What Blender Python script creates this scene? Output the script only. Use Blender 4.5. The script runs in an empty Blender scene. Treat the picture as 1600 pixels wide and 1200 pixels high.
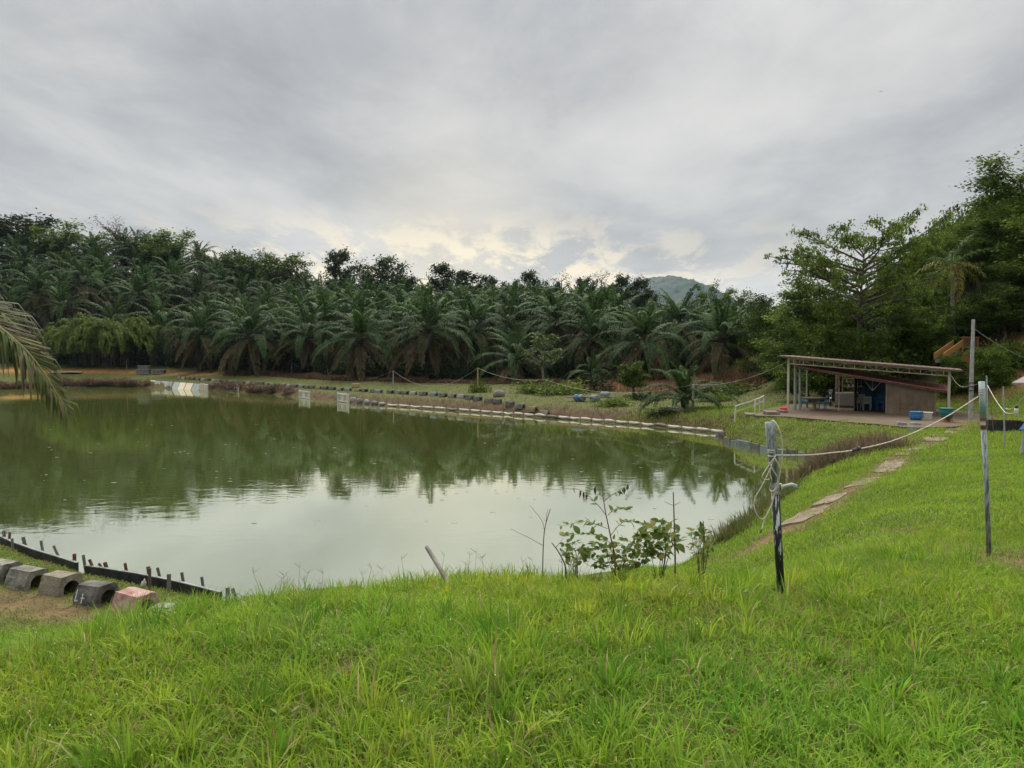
import bpy, bmesh, math, random
import numpy as np
from mathutils import Vector, Matrix, Euler

R = math.radians
scene = bpy.context.scene
col = scene.collection

# ------------------------------------------------------------------ camera
CAM = np.array([0.0, 0.0, 5.0])
F_PX = 1200.0
PITCH = math.atan(45.0 / F_PX)
cam_d = bpy.data.cameras.new('camera')
cam_d.sensor_width = 36.0
cam_d.lens = 36.0 * F_PX / 1600.0
cam_d.clip_start = 0.05
cam_d.clip_end = 8000.0
cam = bpy.data.objects.new('camera', cam_d)
cam.location = CAM
cam.rotation_euler = (R(90) - PITCH, 0, 0)
col.objects.link(cam)
scene.camera = cam

# ------------------------------------------------------------------ sky, sun, exposure
SUN_AZ = R(-5.0)      # measured from +Y towards +X
SUN_EL = R(50.0)
world = bpy.data.worlds.new('World')
scene.world = world
world.use_nodes = True


def build_world():
    nt = world.node_tree
    nt.nodes.clear()
    N = nt.nodes.new
    L = nt.links.new

    def math_node(op, a=None, b=None, c=None, clamp=False):
        n = N('ShaderNodeMath')
        n.operation = op
        n.use_clamp = clamp
        for i, v in enumerate((a, b, c)):
            if v is None:
                continue
            if isinstance(v, (int, float)):
                n.inputs[i].default_value = v
            else:
                L(v, n.inputs[i])
        return n.outputs[0]

    def ramp(fac, pts):
        n = N('ShaderNodeValToRGB')
        e = n.color_ramp.elements
        while len(e) < len(pts):
            e.new(0.5)
        for k, (p, c) in enumerate(pts):
            e[k].position = p
            e[k].color = (c[0], c[1], c[2], 1)
        L(fac, n.inputs[0])
        return n.outputs[0]

    def mix(fac, a, b, mode='MIX'):
        n = N('ShaderNodeMix')
        n.data_type = 'RGBA'
        n.blend_type = mode
        for sock, v in ((n.inputs[0], fac), (n.inputs[6], a), (n.inputs[7], b)):
            if isinstance(v, (int, float)):
                sock.default_value = v
            elif isinstance(v, tuple):
                sock.default_value = (v[0], v[1], v[2], 1)
            else:
                L(v, sock)
        return n.outputs[2]

    tc = N('ShaderNodeTexCoord')
    sep = N('ShaderNodeSeparateXYZ')
    L(tc.outputs['Generated'], sep.inputs[0])
    x, y, z = sep.outputs
    zc = math_node('MAXIMUM', z, 0.0)
    den = math_node('ADD', zc, 0.10)
    u = math_node('DIVIDE', x, den)
    v = math_node('DIVIDE', y, den)
    comb = N('ShaderNodeCombineXYZ')
    L(u, comb.inputs[0])
    L(v, comb.inputs[1])

    def noise(scale_xy, scale, detail, rough, dist, off=(0, 0, 0), rot=0.0):
        mp = N('ShaderNodeMapping')
        mp.inputs['Location'].default_value = off
        mp.inputs['Rotation'].default_value = (0, 0, rot)
        mp.inputs['Scale'].default_value = (scale_xy[0], scale_xy[1], 1)
        L(comb.outputs[0], mp.inputs[0])
        n = N('ShaderNodeTexNoise')
        n.inputs['Scale'].default_value = scale
        n.inputs['Detail'].default_value = detail
        n.inputs['Roughness'].default_value = rough
        n.inputs['Distortion'].default_value = dist
        L(mp.outputs[0], n.inputs['Vector'])
        return n.outputs[0]

    big = noise((1.0, 0.75), 0.62, 5, 0.5, 0.35, (3.3, 1.2, 0), -0.5)
    mid = noise((1.0, 0.6), 1.7, 9, 0.64, 0.35, (7.7, 4.1, 0), -0.5)
    fine = noise((1.0, 0.40), 3.4, 10, 0.66, 0.25, (1.7, 9.1, 0), -0.35)
    dens = math_node('ADD', math_node('ADD', math_node('MULTIPLY', big, 0.60), math_node('MULTIPLY', mid, 0.30)), math_node('MULTIPLY', fine, 0.10))
    clouds = ramp(dens, [(0.38, (0.75, 0.73, 0.69)), (0.46, (0.64, 0.63, 0.605)),
                         (0.53, (0.51, 0.508, 0.50)), (0.61, (0.385, 0.39, 0.393))])
    # light behind the cloud sheet, low in the west where the sun sits
    sd = (math.sin(SUN_AZ) * math.cos(R(6.5)), math.cos(SUN_AZ) * math.cos(R(6.5)), math.sin(R(6.5)))
    dotn = N('ShaderNodeVectorMath')
    dotn.operation = 'DOT_PRODUCT'
    L(tc.outputs['Generated'], dotn.inputs[0])
    dotn.inputs[1].default_value = sd
    dt = math_node('MAXIMUM', dotn.outputs['Value'], 0.0)
    wide = math_node('POWER', dt, 14.0)
    near_sun = math_node('POWER', dt, 34.0)
    tight = math_node('POWER', dt, 170.0)
    # thin gaps near the horizon
    gap = ramp(fine, [(0.47, (0, 0, 0)), (0.57, (1, 1, 1))])
    low = N('ShaderNodeMapRange')
    low.inputs['From Min'].default_value = 0.19
    low.inputs['From Max'].default_value = 0.06
    L(zc, low.inputs['Value'])
    gapf = math_node('MULTIPLY', math_node('MULTIPLY', gap, low.outputs[0]),
                     math_node('ADD', math_node('MULTIPLY', near_sun, 1.6), math_node('ADD', math_node('MULTIPLY', wide, 0.35), 0.30)), clamp=True)
    c1 = mix(gapf, clouds, (1.18, 1.00, 0.68))
    c2 = mix(math_node('MULTIPLY', wide, 0.08), c1, (0.72, 0.69, 0.62))
    c3 = mix(math_node('MULTIPLY', tight, 0.45), c2, (1.10, 0.95, 0.66))
    # pale band of haze towards the horizon
    hz = N('ShaderNodeMapRange')
    hz.inputs['From Min'].default_value = 0.22
    hz.inputs['From Max'].default_value = 0.0
    L(zc, hz.inputs['Value'])
    c4 = mix(math_node('MULTIPLY', hz.outputs[0], 0.30), c3, (0.66, 0.64, 0.60))
    # an overcast sky brightens steadily towards the zenith
    zen = N('ShaderNodeMapRange')
    zen.interpolation_type = 'SMOOTHSTEP'
    zen.inputs['From Min'].default_value = 0.30
    zen.inputs['From Max'].default_value = 1.0
    zen.inputs['To Min'].default_value = 1.0
    zen.inputs['To Max'].default_value = 4.0
    L(zc, zen.inputs['Value'])
    c5 = mix(1.0, c4, (1, 1, 1), 'MULTIPLY')
    vm = N('ShaderNodeVectorMath')
    vm.operation = 'SCALE'
    L(c5, vm.inputs[0])
    L(zen.outputs[0], vm.inputs['Scale'])
    bg = N('ShaderNodeBackground')
    bg.inputs['Strength'].default_value = 0.395
    L(vm.outputs[0], bg.inputs['Color'])
    # clear air above the cloud sheet, showing through it faintly
    sky = N('ShaderNodeTexSky')
    sky.sky_type = 'NISHITA'
    sky.sun_disc = False
    sky.sun_elevation = SUN_EL
    sky.sun_rotation = SUN_AZ
    bg2 = N('ShaderNodeBackground')
    bg2.inputs['Strength'].default_value = 0.06
    L(sky.outputs[0], bg2.inputs['Color'])
    ms = N('ShaderNodeMixShader')
    ms.inputs[0].default_value = 0.06
    L(bg.outputs[0], ms.inputs[1])
    L(bg2.outputs[0], ms.inputs[2])
    out = N('ShaderNodeOutputWorld')
    L(ms.outputs[0], out.inputs[0])


build_world()
sun_d = bpy.data.lights.new('sun', 'SUN')
sun_d.energy = 1.5
sun_d.angle = R(40)
sun_d.color = (1.0, 0.93, 0.82)
sun = bpy.data.objects.new('sun', sun_d)
sun_dir = Vector((math.sin(SUN_AZ) * math.cos(SUN_EL), math.cos(SUN_AZ) * math.cos(SUN_EL), math.sin(SUN_EL)))
sun.rotation_euler = (-sun_dir).to_track_quat('-Z', 'Y').to_euler()
sun.location = sun_dir * 60
col.objects.link(sun)
scene.view_settings.view_transform = 'Standard'
scene.view_settings.look = 'None'
scene.view_settings.exposure = 1.3
scene.view_settings.gamma = 1.0
scene.view_settings.use_curve_mapping = False
cy = scene.cycles
cy.use_denoising = True
cy.use_adaptive_sampling = True
cy.adaptive_threshold = 0.015
cy.max_bounces = 6
cy.diffuse_bounces = 3
cy.glossy_bounces = 3
cy.transmission_bounces = 4
cy.volume_bounces = 0
cy.transparent_max_bounces = 6
cy.sample_clamp_indirect = 6
cy.caustics_reflective = False
cy.caustics_refractive = False


# ------------------------------------------------------------------ pixel helpers (1600 x 1200 photograph)
def ray(px, py):
    u = (px - 800.0) / F_PX
    v = -(py - 600.0) / F_PX
    f = np.array([0, math.cos(PITCH), -math.sin(PITCH)])
    up = np.array([0, math.sin(PITCH), math.cos(PITCH)])
    return f + v * up + u * np.array([1.0, 0, 0])


def P(px, py, Y):
    d = ray(px, py)
    return CAM + d * (Y / d[1])


def PZ(px, py, z=0.0):
    d = ray(px, py)
    return CAM + d * ((z - CAM[2]) / d[2])


def to_px(x, y, z):
    dx, dy, dz = x, y, z - 5.0
    f = dy * math.cos(PITCH) - dz * math.sin(PITCH)
    up = dy * math.sin(PITCH) + dz * math.cos(PITCH)
    return 800 + F_PX * dx / f, 600 - F_PX * up / f


# ------------------------------------------------------------------ materials
MATS = {}


def plain(name, c, rough=0.8, var=0.25, scale=3.0, bump=0.0, bscale=None, c2=None, metallic=0.0, spec=0.3, stretch=(1, 1, 1), thr=None):
    """A worn surface: base colour, a second colour in patches (c2) and fine relief."""
    m = bpy.data.materials.new(name)
    m.use_nodes = True
    nt = m.node_tree
    b = nt.nodes['Principled BSDF']
    b.inputs['Roughness'].default_value = rough
    b.inputs['Metallic'].default_value = metallic
    b.inputs['Specular IOR Level'].default_value = spec
    tc = nt.nodes.new('ShaderNodeTexCoord')
    oi = nt.nodes.new('ShaderNodeObjectInfo')
    mp = nt.nodes.new('ShaderNodeMapping')
    mp.inputs['Scale'].default_value = stretch
    nt.links.new(tc.outputs['Object'], mp.inputs[0])
    w = nt.nodes.new('ShaderNodeMath')
    w.operation = 'MULTIPLY'
    w.inputs[1].default_value = 37.0
    nt.links.new(oi.outputs['Random'], w.inputs[0])
    n1 = nt.nodes.new('ShaderNodeTexNoise')
    n1.noise_dimensions = '4D'
    n1.inputs['Scale'].default_value = scale
    n1.inputs['Detail'].default_value = 6
    n1.inputs['Roughness'].default_value = 0.62
    nt.links.new(mp.outputs[0], n1.inputs['Vector'])
    nt.links.new(w.outputs[0], n1.inputs['W'])
    rp = nt.nodes.new('ShaderNodeValToRGB')
    e = rp.color_ramp.elements
    lo, hi = (0.35, 0.65) if thr is None else thr
    e[0].position, e[1].position = lo, hi
    ca = tuple(max(0, v * (1 - var)) for v in c)
    cb = tuple(min(1, v * (1 + var)) for v in c) if c2 is None else c2
    e[0].color = (*ca, 1)
    e[1].color = (*cb, 1)
    nt.links.new(n1.outputs[0], rp.inputs[0])
    nt.links.new(rp.outputs[0], b.inputs['Base Color'])
    if bump:
        bp = nt.nodes.new('ShaderNodeBump')
        bp.inputs['Strength'].default_value = bump
        bp.inputs['Distance'].default_value = 0.03
        n2 = nt.nodes.new('ShaderNodeTexNoise')
        n2.inputs['Scale'].default_value = bscale or scale * 4
        n2.inputs['Detail'].default_value = 5
        nt.links.new(mp.outputs[0], n2.inputs['Vector'])
        nt.links.new(n2.outputs[0], bp.inputs['Height'])
        nt.links.new(bp.outputs[0], b.inputs['Normal'])
    MATS[name] = m
    return m


def leafy(name, trans=0.3, rough=0.5, spec=0.25, objvar=0.25, tint=(1, 1, 1)):
    """Foliage: colour per leaf from the mesh, a shift per plant, light passing through the blade."""
    m = bpy.data.materials.new(name)
    m.use_nodes = True
    nt = m.node_tree
    nt.nodes.clear()
    N, L = nt.nodes.new, nt.links.new
    at = N('ShaderNodeAttribute')
    at.attribute_name = 'Col'
    oi = N('ShaderNodeObjectInfo')
    mr = N('ShaderNodeMapRange')
    mr.inputs['To Min'].default_value = 1 - objvar
    mr.inputs['To Max'].default_value = 1 + objvar
    L(oi.outputs['Random'], mr.inputs['Value'])
    sc = N('ShaderNodeVectorMath')
    sc.operation = 'SCALE'
    L(at.outputs['Color'], sc.inputs[0])
    L(mr.outputs[0], sc.inputs['Scale'])
    tn = N('ShaderNodeVectorMath')
    tn.operation = 'MULTIPLY'
    tn.inputs[1].default_value = tint
    L(sc.outputs[0], tn.inputs[0])
    b = N('ShaderNodeBsdfPrincipled')
    b.inputs['Roughness'].default_value = rough
    b.inputs['Specular IOR Level'].default_value = spec
    L(tn.outputs[0], b.inputs['Base Color'])
    t = N('ShaderNodeBsdfTranslucent')
    L(tn.outputs[0], t.inputs['Color'])
    ms = N('ShaderNodeMixShader')
    ms.inputs[0].default_value = trans
    L(b.outputs[0], ms.inputs[1])
    L(t.outputs[0], ms.inputs[2])
    o = N('ShaderNodeOutputMaterial')
    L(ms.outputs[0], o.inputs[0])
    MATS[name] = m
    return m


leafy('grass_blade', 0.45, 0.5, 0.05, 0.0)
leafy('palm_leaf', 0.25, 0.5, 0.03, 0.35)
leafy('tree_leaf', 0.28, 0.55, 0.03, 0.28)
leafy('weed_leaf', 0.35, 0.5, 0.06, 0.2)
leafy('dry_leaf', 0.15, 0.8, 0.1, 0.15)
plain('bark', (0.085, 0.07, 0.055), 0.9, 0.45, 3, 0.6)
plain('palm_trunk', (0.035, 0.028, 0.02), 0.95, 0.5, 4, 0.8)  # trunk colour darkened to stand in for shade under the crowns
plain('pale_bark', (0.22, 0.19, 0.15), 0.9, 0.35, 4, 0.5)
plain('twig', (0.11, 0.075, 0.055), 0.9, 0.3, 8)
plain('concrete_moss', (0.10, 0.10, 0.085), 0.92, 0.4, 3.2, 0.7, 22, c2=(0.24, 0.23, 0.19))
plain('concrete_dark', (0.055, 0.053, 0.05), 0.92, 0.4, 4, 0.6, 22, c2=(0.15, 0.145, 0.13))
plain('concrete_tan', (0.17, 0.145, 0.10), 0.92, 0.35, 3.2, 0.6, 22, c2=(0.22, 0.20, 0.16))
plain('concrete_red', (0.30, 0.13, 0.11), 0.9, 0.3, 5, 0.5, 22, c2=(0.42, 0.30, 0.27))
plain('concrete_yellow', (0.33, 0.25, 0.06), 0.9, 0.4, 5, 0.5, 22, c2=(0.16, 0.14, 0.10))
plain('concrete_pale', (0.36, 0.37, 0.36), 0.9, 0.3, 5, 0.4, 22, c2=(0.18, 0.18, 0.17))
plain('concrete_blue', (0.22, 0.27, 0.32), 0.9, 0.3, 5, 0.4, 22, c2=(0.13, 0.14, 0.15))
plain('slab', (0.165, 0.122, 0.082), 0.93, 0.3, 0.8, 0.4, 9, c2=(0.08, 0.058, 0.036))
plain('path_slab', (0.30, 0.245, 0.195), 0.93, 0.3, 3.5, 0.5, 16, c2=(0.12, 0.09, 0.055))
plain('paint_white', (0.62, 0.61, 0.57), 0.6, 0.2, 6, c2=(0.5, 0.48, 0.43))
plain('chalk', (0.55, 0.57, 0.60), 0.9, 0.2, 20)
plain('post_white', (0.50, 0.47, 0.42), 0.7, 0.2, 3, c2=(0.36, 0.32, 0.27))
plain('pipe_blue', (0.23, 0.33, 0.36), 0.55, 0.2, 6, c2=(0.36, 0.42, 0.42))
plain('pipe_grey', (0.27, 0.28, 0.275), 0.55, 0.25, 6)
plain('pipe_peel', (0.022, 0.024, 0.026), 0.6, 0.3, 42, 0.3, 60, c2=(0.40, 0.43, 0.43), stretch=(1, 1, 0.16), thr=(0.53, 0.57))
plain('pipe_peel_grey', (0.10, 0.12, 0.13), 0.6, 0.3, 42, 0.3, 60, c2=(0.27, 0.30, 0.31), stretch=(1, 1, 0.2), thr=(0.42, 0.56))
plain('wood_grey', (0.16, 0.15, 0.13), 0.9, 0.4, 10, 0.5, 30, stretch=(1, 1, 0.15))
plain('wood_brown', (0.15, 0.10, 0.07), 0.9, 0.4, 10, 0.5, 30, stretch=(1, 1, 0.15))
plain('wood_ochre', (0.24, 0.20, 0.10), 0.9, 0.3, 8)
plain('rust_wood', (0.13, 0.06, 0.045), 0.9, 0.4, 10, 0.4, 30)
plain('cable_white', (0.42, 0.39, 0.32), 0.7, 0.3, 25)
plain('cable_dark', (0.14, 0.14, 0.13), 0.7, 0.1, 10)
plain('black_plastic', (0.016, 0.017, 0.019), 0.45, 0.4, 6, c2=(0.04, 0.042, 0.045))
plain('edge_top', (0.16, 0.17, 0.17), 0.6, 0.3, 5)
plain('roof_brown', (0.16, 0.11, 0.085), 0.8, 0.3, 2, c2=(0.11, 0.08, 0.065))
plain('roof_red', (0.42, 0.17, 0.16), 0.7, 0.25, 2)
plain('roof_grey', (0.22, 0.19, 0.18), 0.75, 0.25, 2)
plain('steel', (0.46, 0.40, 0.30), 0.7, 0.25, 4)
plain('wall_brown', (0.165, 0.127, 0.090), 0.92, 0.18, 1.3, 0.15, 8)
plain('wall_frame', (0.20, 0.15, 0.12), 0.9, 0.2, 3)
plain('wall_blue', (0.035, 0.09, 0.16), 0.85, 0.25, 2)
plain('wall_orange', (0.46, 0.20, 0.07), 0.85, 0.2, 2)
plain('ochre', (0.40, 0.21, 0.05), 0.85, 0.3, 1.2, c2=(0.26, 0.13, 0.04))
plain('panel_brown', (0.12, 0.06, 0.035), 0.85, 0.25, 2)
plain('plastic_blue', (0.045, 0.17, 0.38), 0.45, 0.15, 3)
plain('plastic_white', (0.60, 0.59, 0.55), 0.5, 0.15, 4, c2=(0.48, 0.46, 0.41))
plain('plastic_green', (0.02, 0.13, 0.12), 0.5, 0.2, 3)
plain('plastic_red', (0.55, 0.03, 0.03), 0.5, 0.15, 3)
plain('plastic_yellow', (0.50, 0.34, 0.06), 0.5, 0.15, 3)
plain('crate_pale', (0.46, 0.45, 0.38), 0.6, 0.15, 5)
plain('brick_orange', (0.36, 0.16, 0.09), 0.9, 0.25, 6)
plain('board_white', (0.50, 0.48, 0.42), 0.8, 0.2, 1.2, c2=(0.36, 0.33, 0.27))
plain('sheet_grey', (0.40, 0.43, 0.42), 0.6, 0.2, 2.0, c2=(0.28, 0.31, 0.29))
plain('sheet_dark', (0.20, 0.22, 0.22), 0.6, 0.2, 2.0, c2=(0.28, 0.31, 0.29))
plain('sheet_cream', (0.55, 0.48, 0.36), 0.7, 0.2, 2.0)
plain('tube_white', (0.56, 0.53, 0.46), 0.75, 0.2, 3, c2=(0.34, 0.29, 0.22))
plain('board_pale_blue', (0.26, 0.36, 0.38), 0.7, 0.25, 2.5, c2=(0.14, 0.15, 0.13))
plain('board_dull', (0.13, 0.13, 0.12), 0.8, 0.3, 2.5)
plain('rock', (0.15, 0.14, 0.13), 0.95, 0.35, 3, 0.6)
plain('rubber', (0.02, 0.02, 0.021), 0.8, 0.3, 8)
plain('metal_dark', (0.05, 0.05, 0.055), 0.45, 0.3, 8, metallic=0.5)
plain('chrome', (0.5, 0.5, 0.5), 0.3, 0.2, 8, metallic=0.9)
plain('bird_black', (0.02, 0.02, 0.02), 0.8, 0.1, 8)
plain('flower_white', (0.75, 0.74, 0.66), 0.7, 0.05, 8)

ZERO = (0, 0, 0)


# ------------------------------------------------------------------ mesh helpers
def tag(o, label=None, cat=None, group=None, kind=None):
    if label:
        o['label'] = label
    if cat:
        o['category'] = cat
    if group:
        o['group'] = group
    if kind:
        o['kind'] = kind
    return o


def link(name, data, parent=None, loc=None, rot=None):
    o = bpy.data.objects.new(name, data)
    col.objects.link(o)
    if parent is not None:
        o.parent = parent
    if loc is not None:
        o.location = loc
    if rot is not None:
        o.rotation_euler = rot
    return o


def empty(name, loc=ZERO, rz=0.0, label=None, cat=None, group=None):
    o = link(name, None, None, loc, (0, 0, rz))
    o.empty_display_size = 0.2
    return tag(o, label, cat, group)


def mesh_np(name, V, Fs, mat, C=None, smooth=False):
    """V (n,3); Fs a list of (m,k) index arrays; C (n,3) colours."""
    me = bpy.data.meshes.new(name)
    V = np.ascontiguousarray(V, dtype=np.float32)
    me.vertices.add(len(V))
    me.vertices.foreach_set('co', V.ravel())
    Fs = [np.asarray(f, dtype=np.int32) for f in Fs if len(f)]
    loops = np.concatenate([f.ravel() for f in Fs])
    tot = np.concatenate([np.full(len(f), f.shape[1], dtype=np.int32) for f in Fs])
    start = np.concatenate([[0], np.cumsum(tot)[:-1]]).astype(np.int32)
    me.loops.add(len(loops))
    me.loops.foreach_set('vertex_index', loops)
    me.polygons.add(len(tot))
    me.polygons.foreach_set('loop_start', start)
    if smooth:
        me.polygons.foreach_set('use_smooth', np.ones(len(tot), dtype=bool))
    me.update(calc_edges=True)
    if C is not None:
        a = me.color_attributes.new('Col', 'FLOAT_COLOR', 'POINT')
        rgba = np.ones((len(V), 4), dtype=np.float32)
        rgba[:, :3] = C
        a.data.foreach_set('color', rgba.ravel())
    me.materials.append(MATS[mat] if isinstance(mat, str) else mat)
    return me


class MB:
    """Collects boxes, tubes, prisms and turned shapes into ONE mesh."""

    def __init__(self):
        self.v, self.f = [], []

    def add(self, vs, fs):
        o = len(self.v)
        self.v += [tuple(map(float, p)) for p in vs]
        self.f += [tuple(i + o for i in f) for f in fs]
        return self

    def box(self, c, s, rot=None, taper=1.0):
        vs = []
        for z in (-1, 1):
            k = taper if z > 0 else 1.0
            for x, y in ((-1, -1), (1, -1), (1, 1), (-1, 1)):
                p = Vector((x * s[0] / 2 * k, y * s[1] / 2 * k, z * s[2] / 2))
                if rot is not None:
                    p = Euler(rot).to_matrix() @ p
                vs.append((p.x + c[0], p.y + c[1], p.z + c[2]))
        return self.add(vs, [(3, 2, 1, 0), (4, 5, 6, 7), (0, 1, 5, 4), (1, 2, 6, 5), (2, 3, 7, 6), (3, 0, 4, 7)])

    def tube(self, pts, r0, r1=None, n=8, cap=True):
        pts = [Vector(p) for p in pts]
        r1 = r0 if r1 is None else r1
        m = len(pts)
        vs, fs = [], []
        u = None
        for i, p in enumerate(pts):
            t = (pts[min(i + 1, m - 1)] - pts[max(i - 1, 0)])
            if t.length < 1e-9:
                t = Vector((0, 0, 1))
            t.normalize()
            if u is None:
                u = t.orthogonal().normalized()
            else:
                u = (u - t * u.dot(t))
                u = u.normalized() if u.length > 1e-6 else t.orthogonal().normalized()
            w = t.cross(u)
            r = r0 + (r1 - r0) * i / max(1, m - 1) if not isinstance(r0, (list, tuple)) else r0[i]
            for k in range(n):
                a = 2 * math.pi * k / n
                vs.append(p + u * (r * math.cos(a)) + w * (r * math.sin(a)))
        for i in range(m - 1):
            for k in range(n):
                k2 = (k + 1) % n
                fs.append((i * n + k, i * n + k2, (i + 1) * n + k2, (i + 1) * n + k))
        if cap:
            fs.append(tuple(reversed(range(n))))
            fs.append(tuple((m - 1) * n + k for k in range(n)))
        return self.add(vs, fs)

    def lathe(self, prof, n=16, c=ZERO):
        vs, fs = [], []
        for r, z in prof:
            for k in range(n):
                a = 2 * math.pi * k / n
                vs.append((c[0] + r * math.cos(a), c[1] + r * math.sin(a), c[2] + z))
        m = len(prof)
        for i in range(m - 1):
            for k in range(n):
                k2 = (k + 1) % n
                fs.append((i * n + k, i * n + k2, (i + 1) * n + k2, (i + 1) * n + k))
        fs.append(tuple(reversed(range(n))))
        fs.append(tuple((m - 1) * n + k for k in range(n)))
        return self.add(vs, fs)

    def mesh(self, name, mat, smooth=False, bevel=0.0):
        me = bpy.data.meshes.new(name)
        me.from_pydata(self.v, [], self.f)
        if bevel:
            bm = bmesh.new()
            bm.from_mesh(me)
            bmesh.ops.bevel(bm, geom=list(bm.edges), offset=bevel, segments=1, affect='EDGES')
            bm.to_mesh(me)
            bm.free()
        if smooth:
            me.polygons.foreach_set('use_smooth', np.ones(len(me.polygons), dtype=bool))
        me.materials.append(MATS[mat] if isinstance(mat, str) else mat)
        me.update()
        return me

    def build(self, name, mat, parent=None, loc=None, rot=None, smooth=False, bevel=0.0):
        return link(name, self.mesh(name, mat, smooth, bevel), parent, loc, rot)


def catmull(pts, n):
    pts = [np.array(p, float) for p in pts]
    ext = [2 * pts[0] - pts[1]] + pts + [2 * pts[-1] - pts[-2]]
    out = []
    segs = len(pts) - 1
    for q in range(n):
        t = q / (n - 1) * segs
        i = min(int(t), segs - 1)
        t -= i
        a, b, c, d = ext[i], ext[i + 1], ext[i + 2], ext[i + 3]
        out.append(0.5 * ((2 * b) + (c - a) * t + (2 * a - 5 * b + 4 * c - d) * t * t + (3 * b - a - 3 * c + d) * t ** 3))
    return out


def sag(a, b, s, n=14):
    a, b = np.array(a, float), np.array(b, float)
    return [a + (b - a) * t - np.array([0, 0, 4 * s * t * (1 - t)]) for t in np.linspace(0, 1, n)]


# ------------------------------------------------------------------ the lie of the land
pond = [tuple(PZ(0, 838, 0.42)[:2]), (-40, 34), (-78, 70), (-92, 108)]
pond += [tuple(PZ(x, y)[:2]) for x, y in [(0, 608), (100, 605), (230, 606), (325, 609.5), (430, 617), (530, 628), (640, 635.5),
         (760, 645), (880, 654), (1000, 664), (1131, 677), (1127, 688), (1165, 697), (1215, 706), (1290, 714),
         (1258, 735), (1235, 765), (1195, 795), (1155, 822), (1120, 850)]]
pond += [(3.4, 17.6), (-1.0, 16.4)]
pond += [tuple(PZ(x, y, 0.42)[:2]) for x, y in [(345, 924), (290, 912), (240, 902), (190, 893), (135, 884), (90, 871), (55, 860)]]
pond = np.array(pond)


def shore_dist(x, y):
    """Signed distance to the pond's edge, positive on land."""
    x = np.asarray(x, float)
    y = np.asarray(y, float)
    best = np.full(x.shape, 1e9)
    inside = np.zeros(x.shape, bool)
    n = len(pond)
    for i in range(n):
        x0, y0 = pond[i]
        x1, y1 = pond[(i + 1) % n]
        dx, dy = x1 - x0, y1 - y0
        t = np.clip(((x - x0) * dx + (y - y0) * dy) / (dx * dx + dy * dy), 0, 1)
        best = np.minimum(best, np.hypot(x - x0 - t * dx, y - y0 - t * dy))
        cr = ((y0 > y) != (y1 > y)) & (x < (x1 - x0) * (y - y0) / (y1 - y0 + 1e-12) + x0)
        inside ^= cr
    return np.where(inside, -best, best)


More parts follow.
